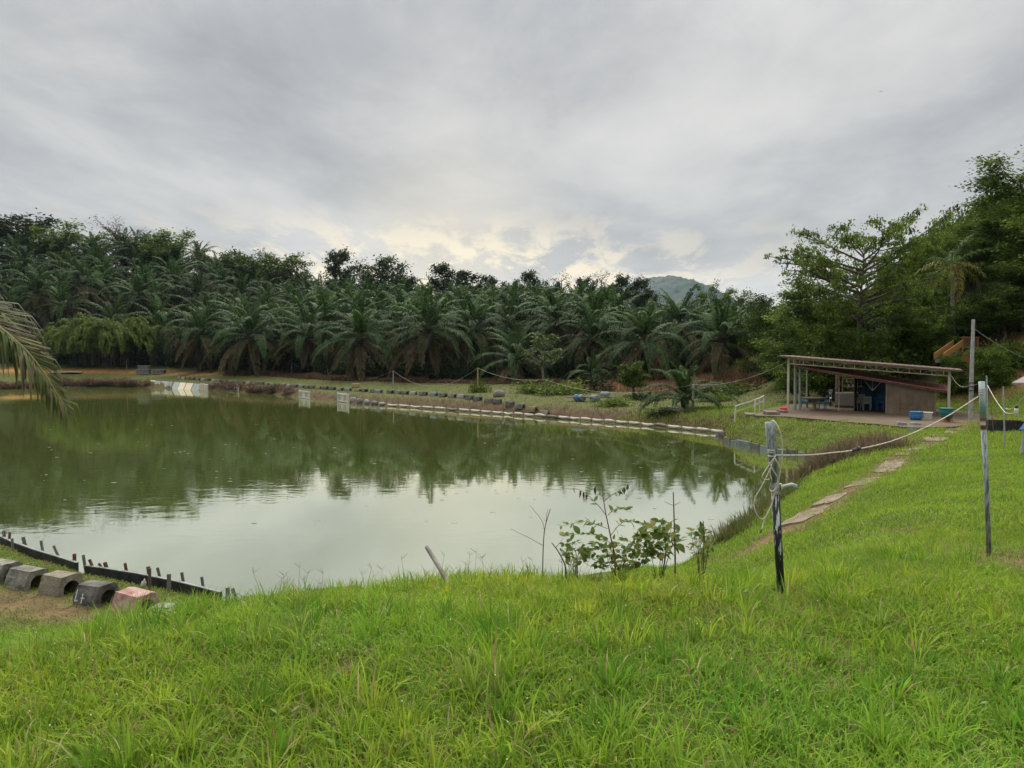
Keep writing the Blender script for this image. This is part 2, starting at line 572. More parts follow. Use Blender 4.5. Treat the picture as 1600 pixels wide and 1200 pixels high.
CP = [(0, 0, 3.4), (-4, 0, 3.4), (4, 0, 3.4), (0, -8, 3.4), (-10, -8, 3.2), (10, -8, 3.4), (-20, -20, 3), (20, -20, 3.2),
      (0, 4.4, 3.36), (0, 5.6, 3.22), (0, 8, 2.5), (0, 11, 1.5), (0, 14, 0.7), (-2, 5.2, 3.16), (2, 5.6, 3.22), (2.2, 8, 2.55), (3, 9.5, 2.1),
      (-3.2, 4.8, 3.08), (-5.4, 4.6, 2.9), (-4.5, 7, 2.25), (-6, 9, 1.5), (-6.6, 11.5, 0.75), (-5.5, 13, 0.5), (-8.5, 13.2, 0.5), (-10.5, 15, 0.5), (-13, 17, 0.5), (-7.2, 14.6, 0.38), (-9.5, 16.4, 0.38), (-11.5, 18, 0.38),
      (-10, 6, 2.1), (-15, 10, 1.4), (-20, 14, 1.0), (-26, 20, 0.9), (-12, 12, 0.8), (-45, 20, 1.2),
      (4.7, 7.6, 3.0), (3.5, 8.4, 2.75), (4, 13, 1.35), (4.7, 16.2, 0.95), (5.3, 12.7, 2.05), (7.2, 17.4, 1.6), (11.6, 23.3, 1.58), (16.6, 30, 1.52), (19.5, 34, 1.48),
      (3.2, 6.3, 3.2), (4.65, 9.3, 2.7), (6.6, 13.2, 2.3), (9.5, 19, 1.9), (12.8, 25.6, 1.7), (16.5, 33, 1.55),
      (7.6, 12.2, 2.55), (11.75, 18.8, 2.1), (17.8, 28.4, 1.8), (24.3, 38.9, 1.6), (12, 9, 3.1), (15, 5, 3.3), (25, 15, 2.8), (35, 30, 2.5), (36, 40, 2.7),
      (14, 46, 1.3), (20, 45, 1.35), (26, 44, 1.4), (20, 52, 1.4), (27, 52, 1.5), (13.0, 41.8, 0.6), (15.4, 39.4, 0.6), (12.6, 44.6, 0.9), (22, 37, 1.42), (13.6, 44.2, 1.34), (15.6, 43.3, 1.36), (17, 40.6, 1.38), (18.2, 38.8, 1.36), (19.2, 36.5, 1.40), (20.5, 39, 1.40), (17.5, 44, 1.40), (15.5, 47, 1.38),
      (31, 52, 1.9), (33.2, 55.5, 3.6), (34.5, 58.5, 5.4), (36, 62, 8), (34, 68, 9), (45, 60, 13), (46, 76, 18), (30, 76, 6), (62, 80, 24), (62, 50, 12), (46, 45, 5), (40, 50, 4.5),
      (30, 58, 2.3), (26, 58, 1.7), (24, 66, 2.5), (27, 82, 6),
      (12, 52, 0.95), (9.5, 59, 0.9), (4, 65, 0.9), (-2, 72, 0.95), (-7, 78, 0.95), (-14, 88, 0.95), (-26, 100, 0.95), (-37, 112, 1.05), (-44, 119, 1.4), (-56, 127, 1.4),
      (0, 82, 1.2), (-10, 95, 1.4), (-25, 108, 1.5), (-45, 124, 1.7), (-62, 131, 1.75), (-82, 131, 1.75), (10, 75, 1.35), (20, 68, 1.4), (17, 58, 1.2), (25, 78, 2.2), (8, 86, 1.7),
      (-100, 122, 1.6), (-110, 90, 2.4), (-100, 60, 2.2), (-70, 35, 2),
      (-95, 150, 7), (-95, 175, 15), (-95, 200, 24), (-90, 245, 31), (-130, 150, 9), (-150, 205, 26), (-75, 140, 4), (-70, 165, 10.5), (-70, 195, 18.5),
      (-50, 135, 3.2), (-50, 155, 7), (-50, 182, 12.5), (-50, 215, 17), (-50, 270, 18), (-15, 105, 1.8), (-15, 125, 4), (-15, 155, 8), (-15, 190, 12), (-15, 240, 13),
      (22, 100, 2.8), (25, 130, 5.5), (30, 160, 8), (30, 200, 7.5), (30, 260, 3), (50, 105, 6), (60, 135, 9), (75, 105, 18), (65, 170, 8),
      (0, 500, 2), (500, 600, 2), (-500, 600, 8), (600, 0, 8), (-600, 0, 6), (0, -500, 4), (1800, 1800, 2), (-1800, 1800, 2), (1800, -1800, 2), (-1800, -1800, 2), (0, 1800, 2)]
CP = np.array(CP, float)


def rbf_k(r2):
    return np.sqrt(r2 + 1.2)


_D = rbf_k((CP[:, None, 0] - CP[None, :, 0]) ** 2 + (CP[:, None, 1] - CP[None, :, 1]) ** 2)
_A = np.block([[_D + 0.02 * np.eye(len(CP)), np.ones((len(CP), 1))], [np.ones((1, len(CP))), np.zeros((1, 1))]])
_W = np.linalg.solve(_A, np.concatenate([CP[:, 2], [0]]))


def fnoise(x, y, s, seed=0.0):
    """Cheap smooth value noise built from sines."""
    a = np.sin(x * s * 1.7 + 1.3 + seed) * np.cos(y * s * 1.9 + 0.4 - seed)
    b = np.sin((x * 0.8 + y * 0.6) * s * 3.1 + 2.1 * seed) * np.cos((y * 0.8 - x * 0.6) * s * 2.7 + 0.9)
    c = np.sin((x * 0.3 - y * 0.95) * s * 5.3 + seed) * np.cos((x * 0.95 + y * 0.3) * s * 4.9 + 2.2)
    return (a + 0.6 * b + 0.4 * c) / 2.0


def ground(x, y):
    x = np.atleast_1d(np.asarray(x, float))
    y = np.atleast_1d(np.asarray(y, float))
    out = np.empty(x.shape)
    xf, yf, of = x.ravel(), y.ravel(), out.ravel()
    for i in range(0, len(xf), 40000):
        xs, ys = xf[i:i + 40000], yf[i:i + 40000]
        k = rbf_k((xs[:, None] - CP[None, :, 0]) ** 2 + (ys[:, None] - CP[None, :, 1]) ** 2)
        land = np.maximum(k @ _W[:-1] + _W[-1], 0.35)
        land = land + 0.05 * fnoise(xs, ys, 0.9) * np.clip(np.hypot(xs, ys) / 6, 0.3, 1)
        d = shore_dist(xs, ys)
        wob = 0.22 * fnoise(xs, ys, 1.3, 2.0) * np.where((xs < -3) & (ys < 27), 0.0, 1.0)
        near = (ys < 36) & (xs > 3)
        s = np.where(near, 1.2, np.where((xs < -3) & (ys < 27), 0.10, 0.75))
        z = np.where(d > 0, -0.12 + (land + 0.12) * (1 - np.exp(-np.maximum(d + wob, 0.0) / s)), np.maximum(-0.15 + d * 0.5, -1.4))
        of[i:i + 40000] = z
    return out


def gz(x, y):
    return float(ground(x, y)[0])


# places where the soil shows: centre, radius along the picture, radius in depth
def blob(x, y, cx, cy, rx, ry, rot=0.0):
    c, s = math.cos(rot), math.sin(rot)
    dx, dy = x - cx, y - cy
    return np.clip(1.3 - np.sqrt(((dx * c + dy * s) / rx) ** 2 + ((-dx * s + dy * c) / ry) ** 2), 0, 1)


path_pts = [PZ(x, y, z)[:2] for x, y, z in [(1150, 868, 0.95), (1225, 822, 1.25), (1290, 783, 1.55), (1335, 757, 1.58), (1395, 722, 1.58), (1440, 698, 1.55), (1475, 680, 1.5), (1500, 668, 1.48)]]
path_line = np.array(catmull(path_pts, 40))


def path_dist(x, y):
    best = np.full(np.shape(x), 1e9)
    for p in path_line:
        best = np.minimum(best, np.hypot(x - p[0], y - p[1]))
    return best


def soil_mask(x, y):
    m = np.zeros(np.shape(x))
    m = np.maximum(m, np.clip(1.3 - path_dist(x, y) / 0.58, 0, 1) * np.where(y < 16.0, 0.25, 0.9))
    a = PZ(1575, 905, 3.0)
    m = np.maximum(m, blob(x, y, a[0] + 0.2, a[1], 0.75, 0.9) * 0.9)
    a = PZ(1150, 862, 0.95)
    m = np.maximum(m, blob(x, y, a[0], a[1], 0.8, 1.0) * 0.45)
    a = PZ(1405, 828, 2.5)
    m = np.maximum(m, blob(x, y, a[0], a[1], 0.5, 0.4) * 0.6)
    a = PZ(545, 1040, 3.4)
    m = np.maximum(m, blob(x, y, a[0], a[1], 0.13, 0.17) * 0.9)
    for px, py, pz in ((1221, 940, 3.2), (1546, 878, 3.0)):
        a = PZ(px, py, pz)
        m = np.maximum(m, blob(x, y, a[0], a[1], 0.13, 0.13) * 0.9)
    # behind the near row of blocks
    m = np.maximum(m, blob(x, y, -9.2, 13.9, 4.6, 0.75, -0.42) * 0.75)
    m = np.clip(m + 0.35 * fnoise(x, y, 2.6, 1.0) * (m > 0.05), 0, 1)
    return m


def build_ground():
    n = 560
    a = 9.0
    umax = math.asinh(1800.0 / a)
    us = np.linspace(-umax, umax, n)
    gx = a * np.sinh(us)
    gy = a * np.sinh(us) + 12.0
    X, Y = np.meshgrid(gx, gy)
    Z = ground(X.ravel(), Y.ravel())
    xs, ys = X.ravel(), Y.ravel()
    d = shore_dist(xs, ys)
    V = np.stack([xs, ys, Z], 1)
    idx = np.arange(n * n).reshape(n, n)
    F = np.stack([idx[:-1, :-1], idx[:-1, 1:], idx[1:, 1:], idx[1:, :-1]], -1).reshape(-1, 4)
    # ground cover, by place
    green = np.array([0.070, 0.098, 0.020])
    soil = np.array([0.135, 0.085, 0.05])
    sand = np.array([0.36, 0.175, 0.06])
    brown = np.array([0.12, 0.07, 0.045])
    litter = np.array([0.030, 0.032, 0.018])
    redcut = np.array([0.19, 0.095, 0.055])
    mud = np.array([0.075, 0.06, 0.032])
    C = np.tile(green, (len(xs), 1))

    def lay(mask, c):
        C[:] = C * (1 - mask[:, None]) + c * mask[:, None]

    nz = fnoise(xs, ys, 0.7, 3.0)
    bank = (ys > 40) & (d > 0)
    lay(np.clip(bank * (0.55 + 0.4 * nz), 0, 1), np.array([0.080, 0.075, 0.032]))
    lay(np.clip(1.6 - d / 1.4, 0, 1) * bank * (ys > 50), np.array([0.075, 0.048, 0.032]))
    lay(soil_mask(xs, ys), soil)
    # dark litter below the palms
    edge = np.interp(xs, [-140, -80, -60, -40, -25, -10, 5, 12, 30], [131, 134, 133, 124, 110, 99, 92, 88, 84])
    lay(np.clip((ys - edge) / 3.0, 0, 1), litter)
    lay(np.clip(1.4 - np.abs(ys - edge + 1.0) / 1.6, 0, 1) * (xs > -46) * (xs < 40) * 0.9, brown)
    # orange earth on the far bank
    lay(np.clip(1.3 - np.abs(ys - edge + 1.4 + 0.6 * nz) / 1.2, 0, 1) * np.clip((-44 - xs) / 4, 0, 1) * (xs > -88), sand)
    lay(blob(xs, ys, 14, 81, 10, 2.2) * 0.85, np.array([0.26, 0.15, 0.08]))
    # dug slope behind the house
    lay(np.clip(blob(xs, ys, 35.5, 54.5, 5.5, 3.2, 0.5) * 1.8, 0, 1), redcut)
    lay(np.clip((blob(xs, ys, 24, 41.5, 6, 5) * 0.7 + 0.2 * nz) * (blob(xs, ys, 24, 41.5, 6, 5) > 0), 0, 1), soil)
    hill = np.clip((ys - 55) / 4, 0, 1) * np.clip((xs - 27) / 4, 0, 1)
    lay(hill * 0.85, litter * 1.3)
    lay(np.clip(blob(xs, ys, 33.0, 55.5, 3.4, 2.0, 0.9) * 1.6, 0, 1), redcut)
    # wet margin
    lay(np.clip(1.0 - d / 0.5, 0, 1) * (d > -3) * 0.8, mud)
    m = bpy.data.materials.new('ground_cover')
    m.use_nodes = True
    nt = m.node_tree
    N, L = nt.nodes.new, nt.links.new
    b = nt.nodes['Principled BSDF']
    b.inputs['Roughness'].default_value = 0.95
    b.inputs['Specular IOR Level'].default_value = 0.1
    at = N('ShaderNodeAttribute')
    at.attribute_name = 'Col'
    tc = N('ShaderNodeTexCoord')
    n1 = N('ShaderNodeTexNoise')
    n1.inputs['Scale'].default_value = 1.6
    n1.inputs['Detail'].default_value = 9
    n1.inputs['Roughness'].default_value = 0.72
    L(tc.outputs['Object'], n1.inputs['Vector'])
    mr = N('ShaderNodeMapRange')
    mr.inputs['From Min'].default_value = 0.3
    mr.inputs['From Max'].default_value = 0.7
    mr.inputs['To Min'].default_value = 0.55
    mr.inputs['To Max'].default_value = 1.45
    L(n1.outputs[0], mr.inputs['Value'])
    sc = N('ShaderNodeVectorMath')
    sc.operation = 'SCALE'
    L(at.outputs['Color'], sc.inputs[0])
    L(mr.outputs[0], sc.inputs['Scale'])
    L(sc.outputs[0], b.inputs['Base Color'])
    bp = N('ShaderNodeBump')
    bp.inputs['Strength'].default_value = 0.8
    bp.inputs['Distance'].default_value = 0.08
    n2 = N('ShaderNodeTexNoise')
    n2.inputs['Scale'].default_value = 9.0
    n2.inputs['Detail'].default_value = 7
    L(tc.outputs['Object'], n2.inputs['Vector'])
    L(n2.outputs[0], bp.inputs['Height'])
    L(bp.outputs[0], b.inputs['Normal'])
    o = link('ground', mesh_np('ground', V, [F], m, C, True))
    tag(o, kind='structure')


build_ground()


def build_water():
    m = bpy.data.materials.new('pond_water')
    m.use_nodes = True
    nt = m.node_tree
    nt.nodes.clear()
    N, L = nt.nodes.new, nt.links.new
    tc = N('ShaderNodeTexCoord')
    mp = N('ShaderNodeMapping')
    mp.inputs['Scale'].default_value = (0.55, 1.0, 1.0)
    L(tc.outputs['Object'], mp.inputs[0])
    n1 = N('ShaderNodeTexNoise')
    n1.inputs['Scale'].default_value = 2.0
    n1.inputs['Detail'].default_value = 3
    n1.inputs['Distortion'].default_value = 0.4
    L(mp.outputs[0], n1.inputs['Vector'])
    n2 = N('ShaderNodeTexNoise')
    n2.inputs['Scale'].default_value = 0.09
    n2.inputs['Detail'].default_value = 2
    L(tc.outputs['Object'], n2.inputs['Vector'])
    hgt = N('ShaderNodeMath')
    hgt.operation = 'MULTIPLY'
    L(n1.outputs[0], hgt.inputs[0])
    mr = N('ShaderNodeMapRange')
    mr.inputs['From Min'].default_value = 0.40
    mr.inputs['From Max'].default_value = 0.62
    mr.inputs['To Min'].default_value = 0.12
    mr.inputs['To Max'].default_value = 1.0
    L(n2.outputs[0], mr.inputs['Value'])
    L(mr.outputs[0], hgt.inputs[1])
    total = hgt.outputs[0]
    # rings where fish have risen
    for (px, py, rad, frq, amp) in [(415, 757, 1.5, 9.0, 0.10), (425, 783, 1.9, 8.0, 0.07), (395, 705, 1.6, 8.0, 0.08), (650, 752, 1.4, 9.0, 0.06)]:
        c = PZ(px, py, 0)
        sb = N('ShaderNodeVectorMath')
        sb.operation = 'DISTANCE'
        L(tc.outputs['Object'], sb.inputs[0])
        sb.inputs[1].default_value = (c[0], c[1], 0)
        sn = N('ShaderNodeMath')
        sn.operation = 'MULTIPLY'
        L(sb.outputs['Value'], sn.inputs[0])
        sn.inputs[1].default_value = frq * 2.2
        s2 = N('ShaderNodeMath')
        s2.operation = 'SINE'
        L(sn.outputs[0], s2.inputs[0])
        fo = N('ShaderNodeMapRange')
        fo.inputs['From Min'].default_value = rad * 0.3
        fo.inputs['From Max'].default_value = rad
        fo.inputs['To Min'].default_value = amp
        fo.inputs['To Max'].default_value = 0
        L(sb.outputs['Value'], fo.inputs['Value'])
        mu = N('ShaderNodeMath')
        mu.operation = 'MULTIPLY_ADD'
        L(s2.outputs[0], mu.inputs[0])
        L(fo.outputs[0], mu.inputs[1])
        L(total, mu.inputs[2])
        total = mu.outputs[0]
    bp = N('ShaderNodeBump')
    bp.inputs['Strength'].default_value = 0.27
    bp.inputs['Distance'].default_value = 0.02
    L(total, bp.inputs['Height'])
    gl = N('ShaderNodeBsdfGlossy')
    gl.inputs['Roughness'].default_value = 0.03
    gl.inputs['Color'].default_value = (0.96, 0.98, 0.90, 1)
    L(bp.outputs[0], gl.inputs['Normal'])
    df = N('ShaderNodeBsdfDiffuse')
    n3 = N('ShaderNodeTexNoise')
    n3.inputs['Scale'].default_value = 0.06
    n3.inputs['Detail'].default_value = 4
    L(tc.outputs['Object'], n3.inputs['Vector'])
    rp = N('ShaderNodeValToRGB')
    rp.color_ramp.elements[0].color = (0.104, 0.134, 0.028, 1)
    rp.color_ramp.elements[1].color = (0.132, 0.162, 0.040, 1)
    rp.color_ramp.elements[0].position = 0.35
    rp.color_ramp.elements[1].position = 0.65
    L(n3.outputs[0], rp.inputs[0])
    L(rp.outputs[0], df.inputs['Color'])
    lw = N('ShaderNodeFresnel')
    lw.inputs['IOR'].default_value = 1.33
    L(bp.outputs[0], lw.inputs['Normal'])
    fr = N('ShaderNodeMapRange')
    fr.inputs['From Min'].default_value = 0.0
    fr.inputs['From Max'].default_value = 0.45
    fr.inputs['To Min'].default_value = 0.62
    fr.inputs['To Max'].default_value = 0.86
    L(lw.outputs[0], fr.inputs['Value'])
    ms = N('ShaderNodeMixShader')
    L(fr.outputs[0], ms.inputs[0])
    L(df.outputs[0], ms.inputs[1])
    L(gl.outputs[0], ms.inputs[2])
    o = N('ShaderNodeOutputMaterial')
    L(ms.outputs[0], o.inputs[0])
    V = np.array([(-100, 10, 0), (24, 10, 0), (24, 128, 0), (-100, 128, 0)], float)
    w = link('water', mesh_np('water', V, [np.array([[0, 1, 2, 3]])], m))
    tag(w, kind='structure')


build_water()


# ------------------------------------------------------------------ vegetation generators
def nrm(v):
    return v / np.maximum(np.linalg.norm(v, axis=-1, keepdims=True), 1e-9)


def palette(rng, n, cols, jitter=0.15):
    cols = np.array(cols, float)
    k = rng.integers(0, len(cols), n)
    t = rng.random((n, 1))
    c = cols[k] * (1 - 0.5 * t) + cols[rng.integers(0, len(cols), n)] * 0.5 * t
    return c * (1 + jitter * rng.normal(size=(n, 1))).clip(0.4, 1.8)


class Geo:
    """Joins arrays of triangles, quads and colours."""

    def __init__(self):
        self.V, self.T, self.Q, self.C, self.n = [], [], [], [], 0

    def add(self, V, C, T=None, Q=None):
        V = np.asarray(V, float).reshape(-1, 3)
        C = np.broadcast_to(np.asarray(C, float), V.shape)
        if T is not None:
            self.T.append(np.asarray(T) + self.n)
        if Q is not None:
            self.Q.append(np.asarray(Q) + self.n)
        self.V.append(V)
        self.C.append(C)
        self.n += len(V)
        return self

    def mesh(self, name, mat, smooth=False):
        Fs = []
        if self.T:
            Fs.append(np.concatenate(self.T))
        if self.Q:
            Fs.append(np.concatenate(self.Q))
        return mesh_np(name, np.concatenate(self.V), Fs, mat, np.concatenate(self.C), smooth)

    def tube(self, pts, r0, r1, c, n=5):
        pts = np.asarray(pts, float)
        m = len(pts)
        t = nrm(np.gradient(pts, axis=0))
        ref = np.array([0.31, 0.22, 0.93])
        u = nrm(np.cross(t, np.where(np.abs(t @ ref)[:, None] > 0.95, np.array([1.0, 0, 0]), ref)))
        w = np.cross(t, u)
        r = np.linspace(r0, r1, m)[:, None, None]
        a = np.linspace(0, 2 * np.pi, n, endpoint=False)
        ring = pts[:, None] + r * (u[:, None] * np.cos(a)[None, :, None] + w[:, None] * np.sin(a)[None, :, None])
        i = np.arange(m - 1)[:, None] * n
        k = np.arange(n)[None]
        k2 = (k + 1) % n
        Q = np.stack([i + k, i + k2, i + n + k2, i + n + k], -1).reshape(-1, 4)
        return self.add(ring.reshape(-1, 3), c, Q=Q)

    def leaves(self, pos, direc, nor, ln, wd, colr):
        """Lozenge leaves, one quad each."""
        direc = nrm(direc)
        side = nrm(np.cross(direc, nor))
        ln = np.broadcast_to(ln, (len(pos),))[:, None]
        wd = np.broadcast_to(wd, (len(pos),))[:, None]
        up = nrm(np.cross(side, direc))
        V = np.stack([pos, pos + direc * ln * 0.45 + side * wd * 0.5 + up * ln * 0.06, pos + direc * ln, pos + direc * ln * 0.45 - side * wd * 0.5 + up * ln * 0.06], 1)
        n = len(pos)
        Q = np.arange(4 * n).reshape(n, 4)
        return self.add(V.reshape(-1, 3), np.repeat(colr, 4, axis=0), Q=Q)


def frond(g, pts, nl, lmax, wid, rng, cols, droop=0.7, lift=0.25, sweep=0.55, s0=0.14, rr=0.05, rc=(0.12, 0.13, 0.05), tipw=0.35, jit=0.3):
    """A feather-leaved frond along a curve: rachis and two ranks of bent leaflets."""
    pts = np.asarray(pts, float)
    m = len(pts)
    g.tube(pts, rr, rr * 0.2, rc, 4)
    s = np.linspace(s0, 1.0, nl) + rng.normal(0, 0.3 / nl, nl)
    s = np.clip(s, s0, 0.999)
    f = s * (m - 1)
    i = np.minimum(f.astype(int), m - 2)
    fr = (f - i)[:, None]
    base = pts[i] * (1 - fr) + pts[i + 1] * fr
    tang = nrm(np.gradient(pts, axis=0))
    T = nrm(tang[i] * (1 - fr) + tang[i + 1] * fr)
    B = np.cross(T, np.array([0, 0, 1.0]))
    bn = np.linalg.norm(B, axis=1, keepdims=True)
    B = np.where(bn > 0.1, B / np.maximum(bn, 1e-6), np.array([0, 1.0, 0]))
    Nn = np.cross(B, T)
    prof = np.clip(np.sin(np.pi * (0.14 + 0.80 * s ** 0.85)), 0.12, 1) ** 0.7
    for sd in (-1, 1):
        ln = (lmax * prof * (1 + 0.12 * rng.normal(size=nl)))[:, None]
        sw = (sweep + 0.5 * s ** 2)[:, None]
        d0 = nrm(sd * B + T * sw + Nn * (lift + jit * rng.normal(size=(nl, 1))))
        p1 = base + d0 * ln * 0.5
        d1 = nrm(d0 + np.array([0, 0, -1.0]) * droop * (1 + 0.3 * rng.normal(size=(nl, 1))))
        p2 = p1 + d1 * ln * 0.5
        wv = nrm(np.cross(d0, Nn)) * wid * (0.5 + tipw * prof)[:, None]
        V = np.stack([base, p1 + wv * 0.5, p1 - wv * 0.5, p2], 1).reshape(-1, 3)
        k = np.arange(nl)[:, None] * 4
        T3 = np.concatenate([k + [0, 1, 2], k + [1, 3, 2]])
        cc = palette(rng, nl, cols, 0.12)
        g.add(V, np.repeat(cc, 4, axis=0), T=T3)


def arc(e0, L, dr, n=9, pw=1.4):
    """A curve leaving at elevation e0 in the XZ plane and bending down by dr."""
    s = np.linspace(0, 1, n)
    th = e0 - dr * s ** pw
    ds = L / (n - 1)
    x = np.concatenate([[0], np.cumsum(np.cos((th[1:] + th[:-1]) / 2) * ds)])
    z = np.concatenate([[0], np.cumsum(np.sin((th[1:] + th[:-1]) / 2) * ds)])
    return np.stack([x, np.zeros(n), z], 1)


def rotz(p, a):
    c, s = math.cos(a), math.sin(a)
    q = np.array(p, float)
    return np.stack([q[:, 0] * c - q[:, 1] * s, q[:, 0] * s + q[:, 1] * c, q[:, 2]], 1)


PALM = [(0.023, 0.050, 0.017), (0.032, 0.066, 0.019), (0.042, 0.076, 0.027), (0.015, 0.036, 0.013)]
PALM_YOUNG = [(0.070, 0.13, 0.025), (0.055, 0.11, 0.025)]
PALM_OLD = [(0.060, 0.054, 0.024), (0.090, 0.060, 0.030), (0.040, 0.046, 0.021), (0.11, 0.075, 0.042)]
LEAF_DARK = [(0.021, 0.037, 0.011), (0.032, 0.053, 0.014), (0.044, 0.068, 0.019)]
LEAF_MID = [(0.082, 0.126, 0.020), (0.115, 0.165, 0.026), (0.052, 0.086, 0.016)]
LEAF_LIGHT = [(0.095, 0.155, 0.022), (0.125, 0.185, 0.030), (0.070, 0.120, 0.020)]
LEAF_DRY = [(0.12, 0.075, 0.05), (0.09, 0.06, 0.045), (0.15, 0.10, 0.07)]

# frond shapes by how far they have sunk from the spear; the mesh already holds the pitch, copies only turn about Z
FROND_KINDS = [(82, 34, 4.8), (66, 66, 6.0), (48, 88, 6.8), (32, 92, 7.2), (16, 86, 7.2), (0, 74, 7.0), (-18, 56, 6.6), (-40, 36, 6.0)]


def frond_meshes(nl, wid, seedbase):
    out = []
    for k, (e, d, L) in enumerate(FROND_KINDS):
        row = []
        for q in range(2):
            rng = np.random.default_rng(seedbase + k * 7 + q)
            g = Geo()
            cols = PALM_YOUNG + PALM if k < 2 else (PALM if k < 5 else (PALM + PALM_OLD if k == 5 else PALM_OLD))
            p = arc(R(e), L * (1 + 0.1 * q), R(d * (1 + 0.15 * q)))
            p[:, 1] += 0.35 * (q - 0.5) * np.linspace(0, 1, len(p)) ** 2
            frond(g, p, nl, 1.0, wid, rng, cols, droop=1.0 if k < 6 else 1.3, lift=0.12, rr=0.07, jit=0.16,
                  rc=(0.10, 0.11, 0.045) if k < 5 else (0.10, 0.07, 0.04))
            row.append((g, p))
        out.append(row)
    return out


FINE = frond_meshes(58, 0.17, 100)
FINE_ME = [[g.mesh('frond', 'palm_leaf') for g, _ in row] for row in FINE]


def crown_plan(rng, n=34, low=True, kmax=None):
    plan = []
    ga = 2.39996
    for i in range(n):
        t = i / (n - 1)
        k = t * (kmax or (7.0 if low else 5.6)) + rng.normal(0, 0.35)
        plan.append((int(np.clip(round(k), 0, 7)), rng.integers(0, 2), i * ga + rng.normal(0, 0.18)))
    return plan


def palm_trunk_geo(H, rng):
    mb = MB()
    prof = []
    nz = max(6, int(H / 0.35))
    for i in range(nz + 1):
        z = H * i / nz
        r = 0.42 - 0.10 * min(1, z / 4) + (0.05 if i % 2 else 0.0) + (0.22 * max(0, (z - H + 1.2) / 1.2))
        prof.append((r, z))
    mb.lathe(prof, 9)
    # stubs of cut fronds
    for i in range(int(H * 7)):
        a = i * 2.39996
        z = 0.5 + i / 7.0
        if z > H - 0.05:
            break
        r = 0.36 + 0.2 * max(0, (z - H + 1.2) / 1.2)
        d = np.array([math.cos(a), math.sin(a), 0])
        mb.tube([d * r * 0.7 + [0, 0, z], d * (r + 0.20) + [0, 0, z + 0.18]], 0.09, 0.04, 4)
    return mb


TRUNKS = {}


def palm_trunk_mesh(H):
    k = round(H * 2) / 2
    if k not in TRUNKS:
        TRUNKS[k] = palm_trunk_geo(k, None).mesh('trunk', 'palm_trunk')
    return TRUNKS[k], k


def oil_palm(x, y, crown_z, label, seed, scale=1.0, n=34, low=True, group=None, kmax=None):
    """A palm close enough to tell its fronds apart: each frond is a part."""
    rng = np.random.default_rng(seed)
    z0 = gz(x, y) - 0.1
    H = max(0.6, crown_z - z0)
    root = empty('oil_palm', (x, y, z0), rng.random() * 6.28, label, 'palm', group)
    me, k = palm_trunk_mesh(H / scale)
    t = link('trunk', me, root)
    t.scale = (scale, scale, H / k)
    for kind, q, az in crown_plan(rng, n, low, kmax):
        f = link('frond', FINE_ME[kind][q], root, (0, 0, H - 0.12 * kind * scale), (0, rng.normal(0, 0.06), az))
        sc = scale * (0.9 + 0.2 * rng.random())
        f.scale = (sc, sc, sc)
    return root


COARSE = frond_meshes(32, 0.30, 300)


def crown_mesh(seed, n=30, low=True):
    rng = np.random.default_rng(seed)
    g = Geo()
    for kind, q, az in crown_plan(rng, n, low):
        src, _ = COARSE[kind][q]
        sc = 0.9 + 0.2 * rng.random()
        off = 0
        V = np.concatenate(src.V) * sc
        C = np.concatenate(src.C) * (1 + 0.15 * rng.normal())
        g.add(rotz(V, az) + [0, 0, -0.12 * kind], np.clip(C, 0, 1), T=np.concatenate(src.T), Q=np.concatenate(src.Q))
    return g.mesh('crown', 'palm_leaf')


CROWNS = [crown_mesh(500 + i, 23 + i, i % 3 != 0) for i in range(6)]


def far_palm(x, y, H, seed, scale, label, group):
    rng = np.random.default_rng(seed)
    z0 = gz(x, y) - 0.2
    root = empty('oil_palm', (x, y, z0), rng.random() * 6.28, label, 'palm', group)
    root.scale = (scale, scale, scale)
    me, k = palm_trunk_mesh(H / scale)
    link('trunk', me, root)
    link('crown', CROWNS[seed % 6], root, (0, 0, k), (rng.normal(0, 0.10), rng.normal(0, 0.10), 0))
    return root


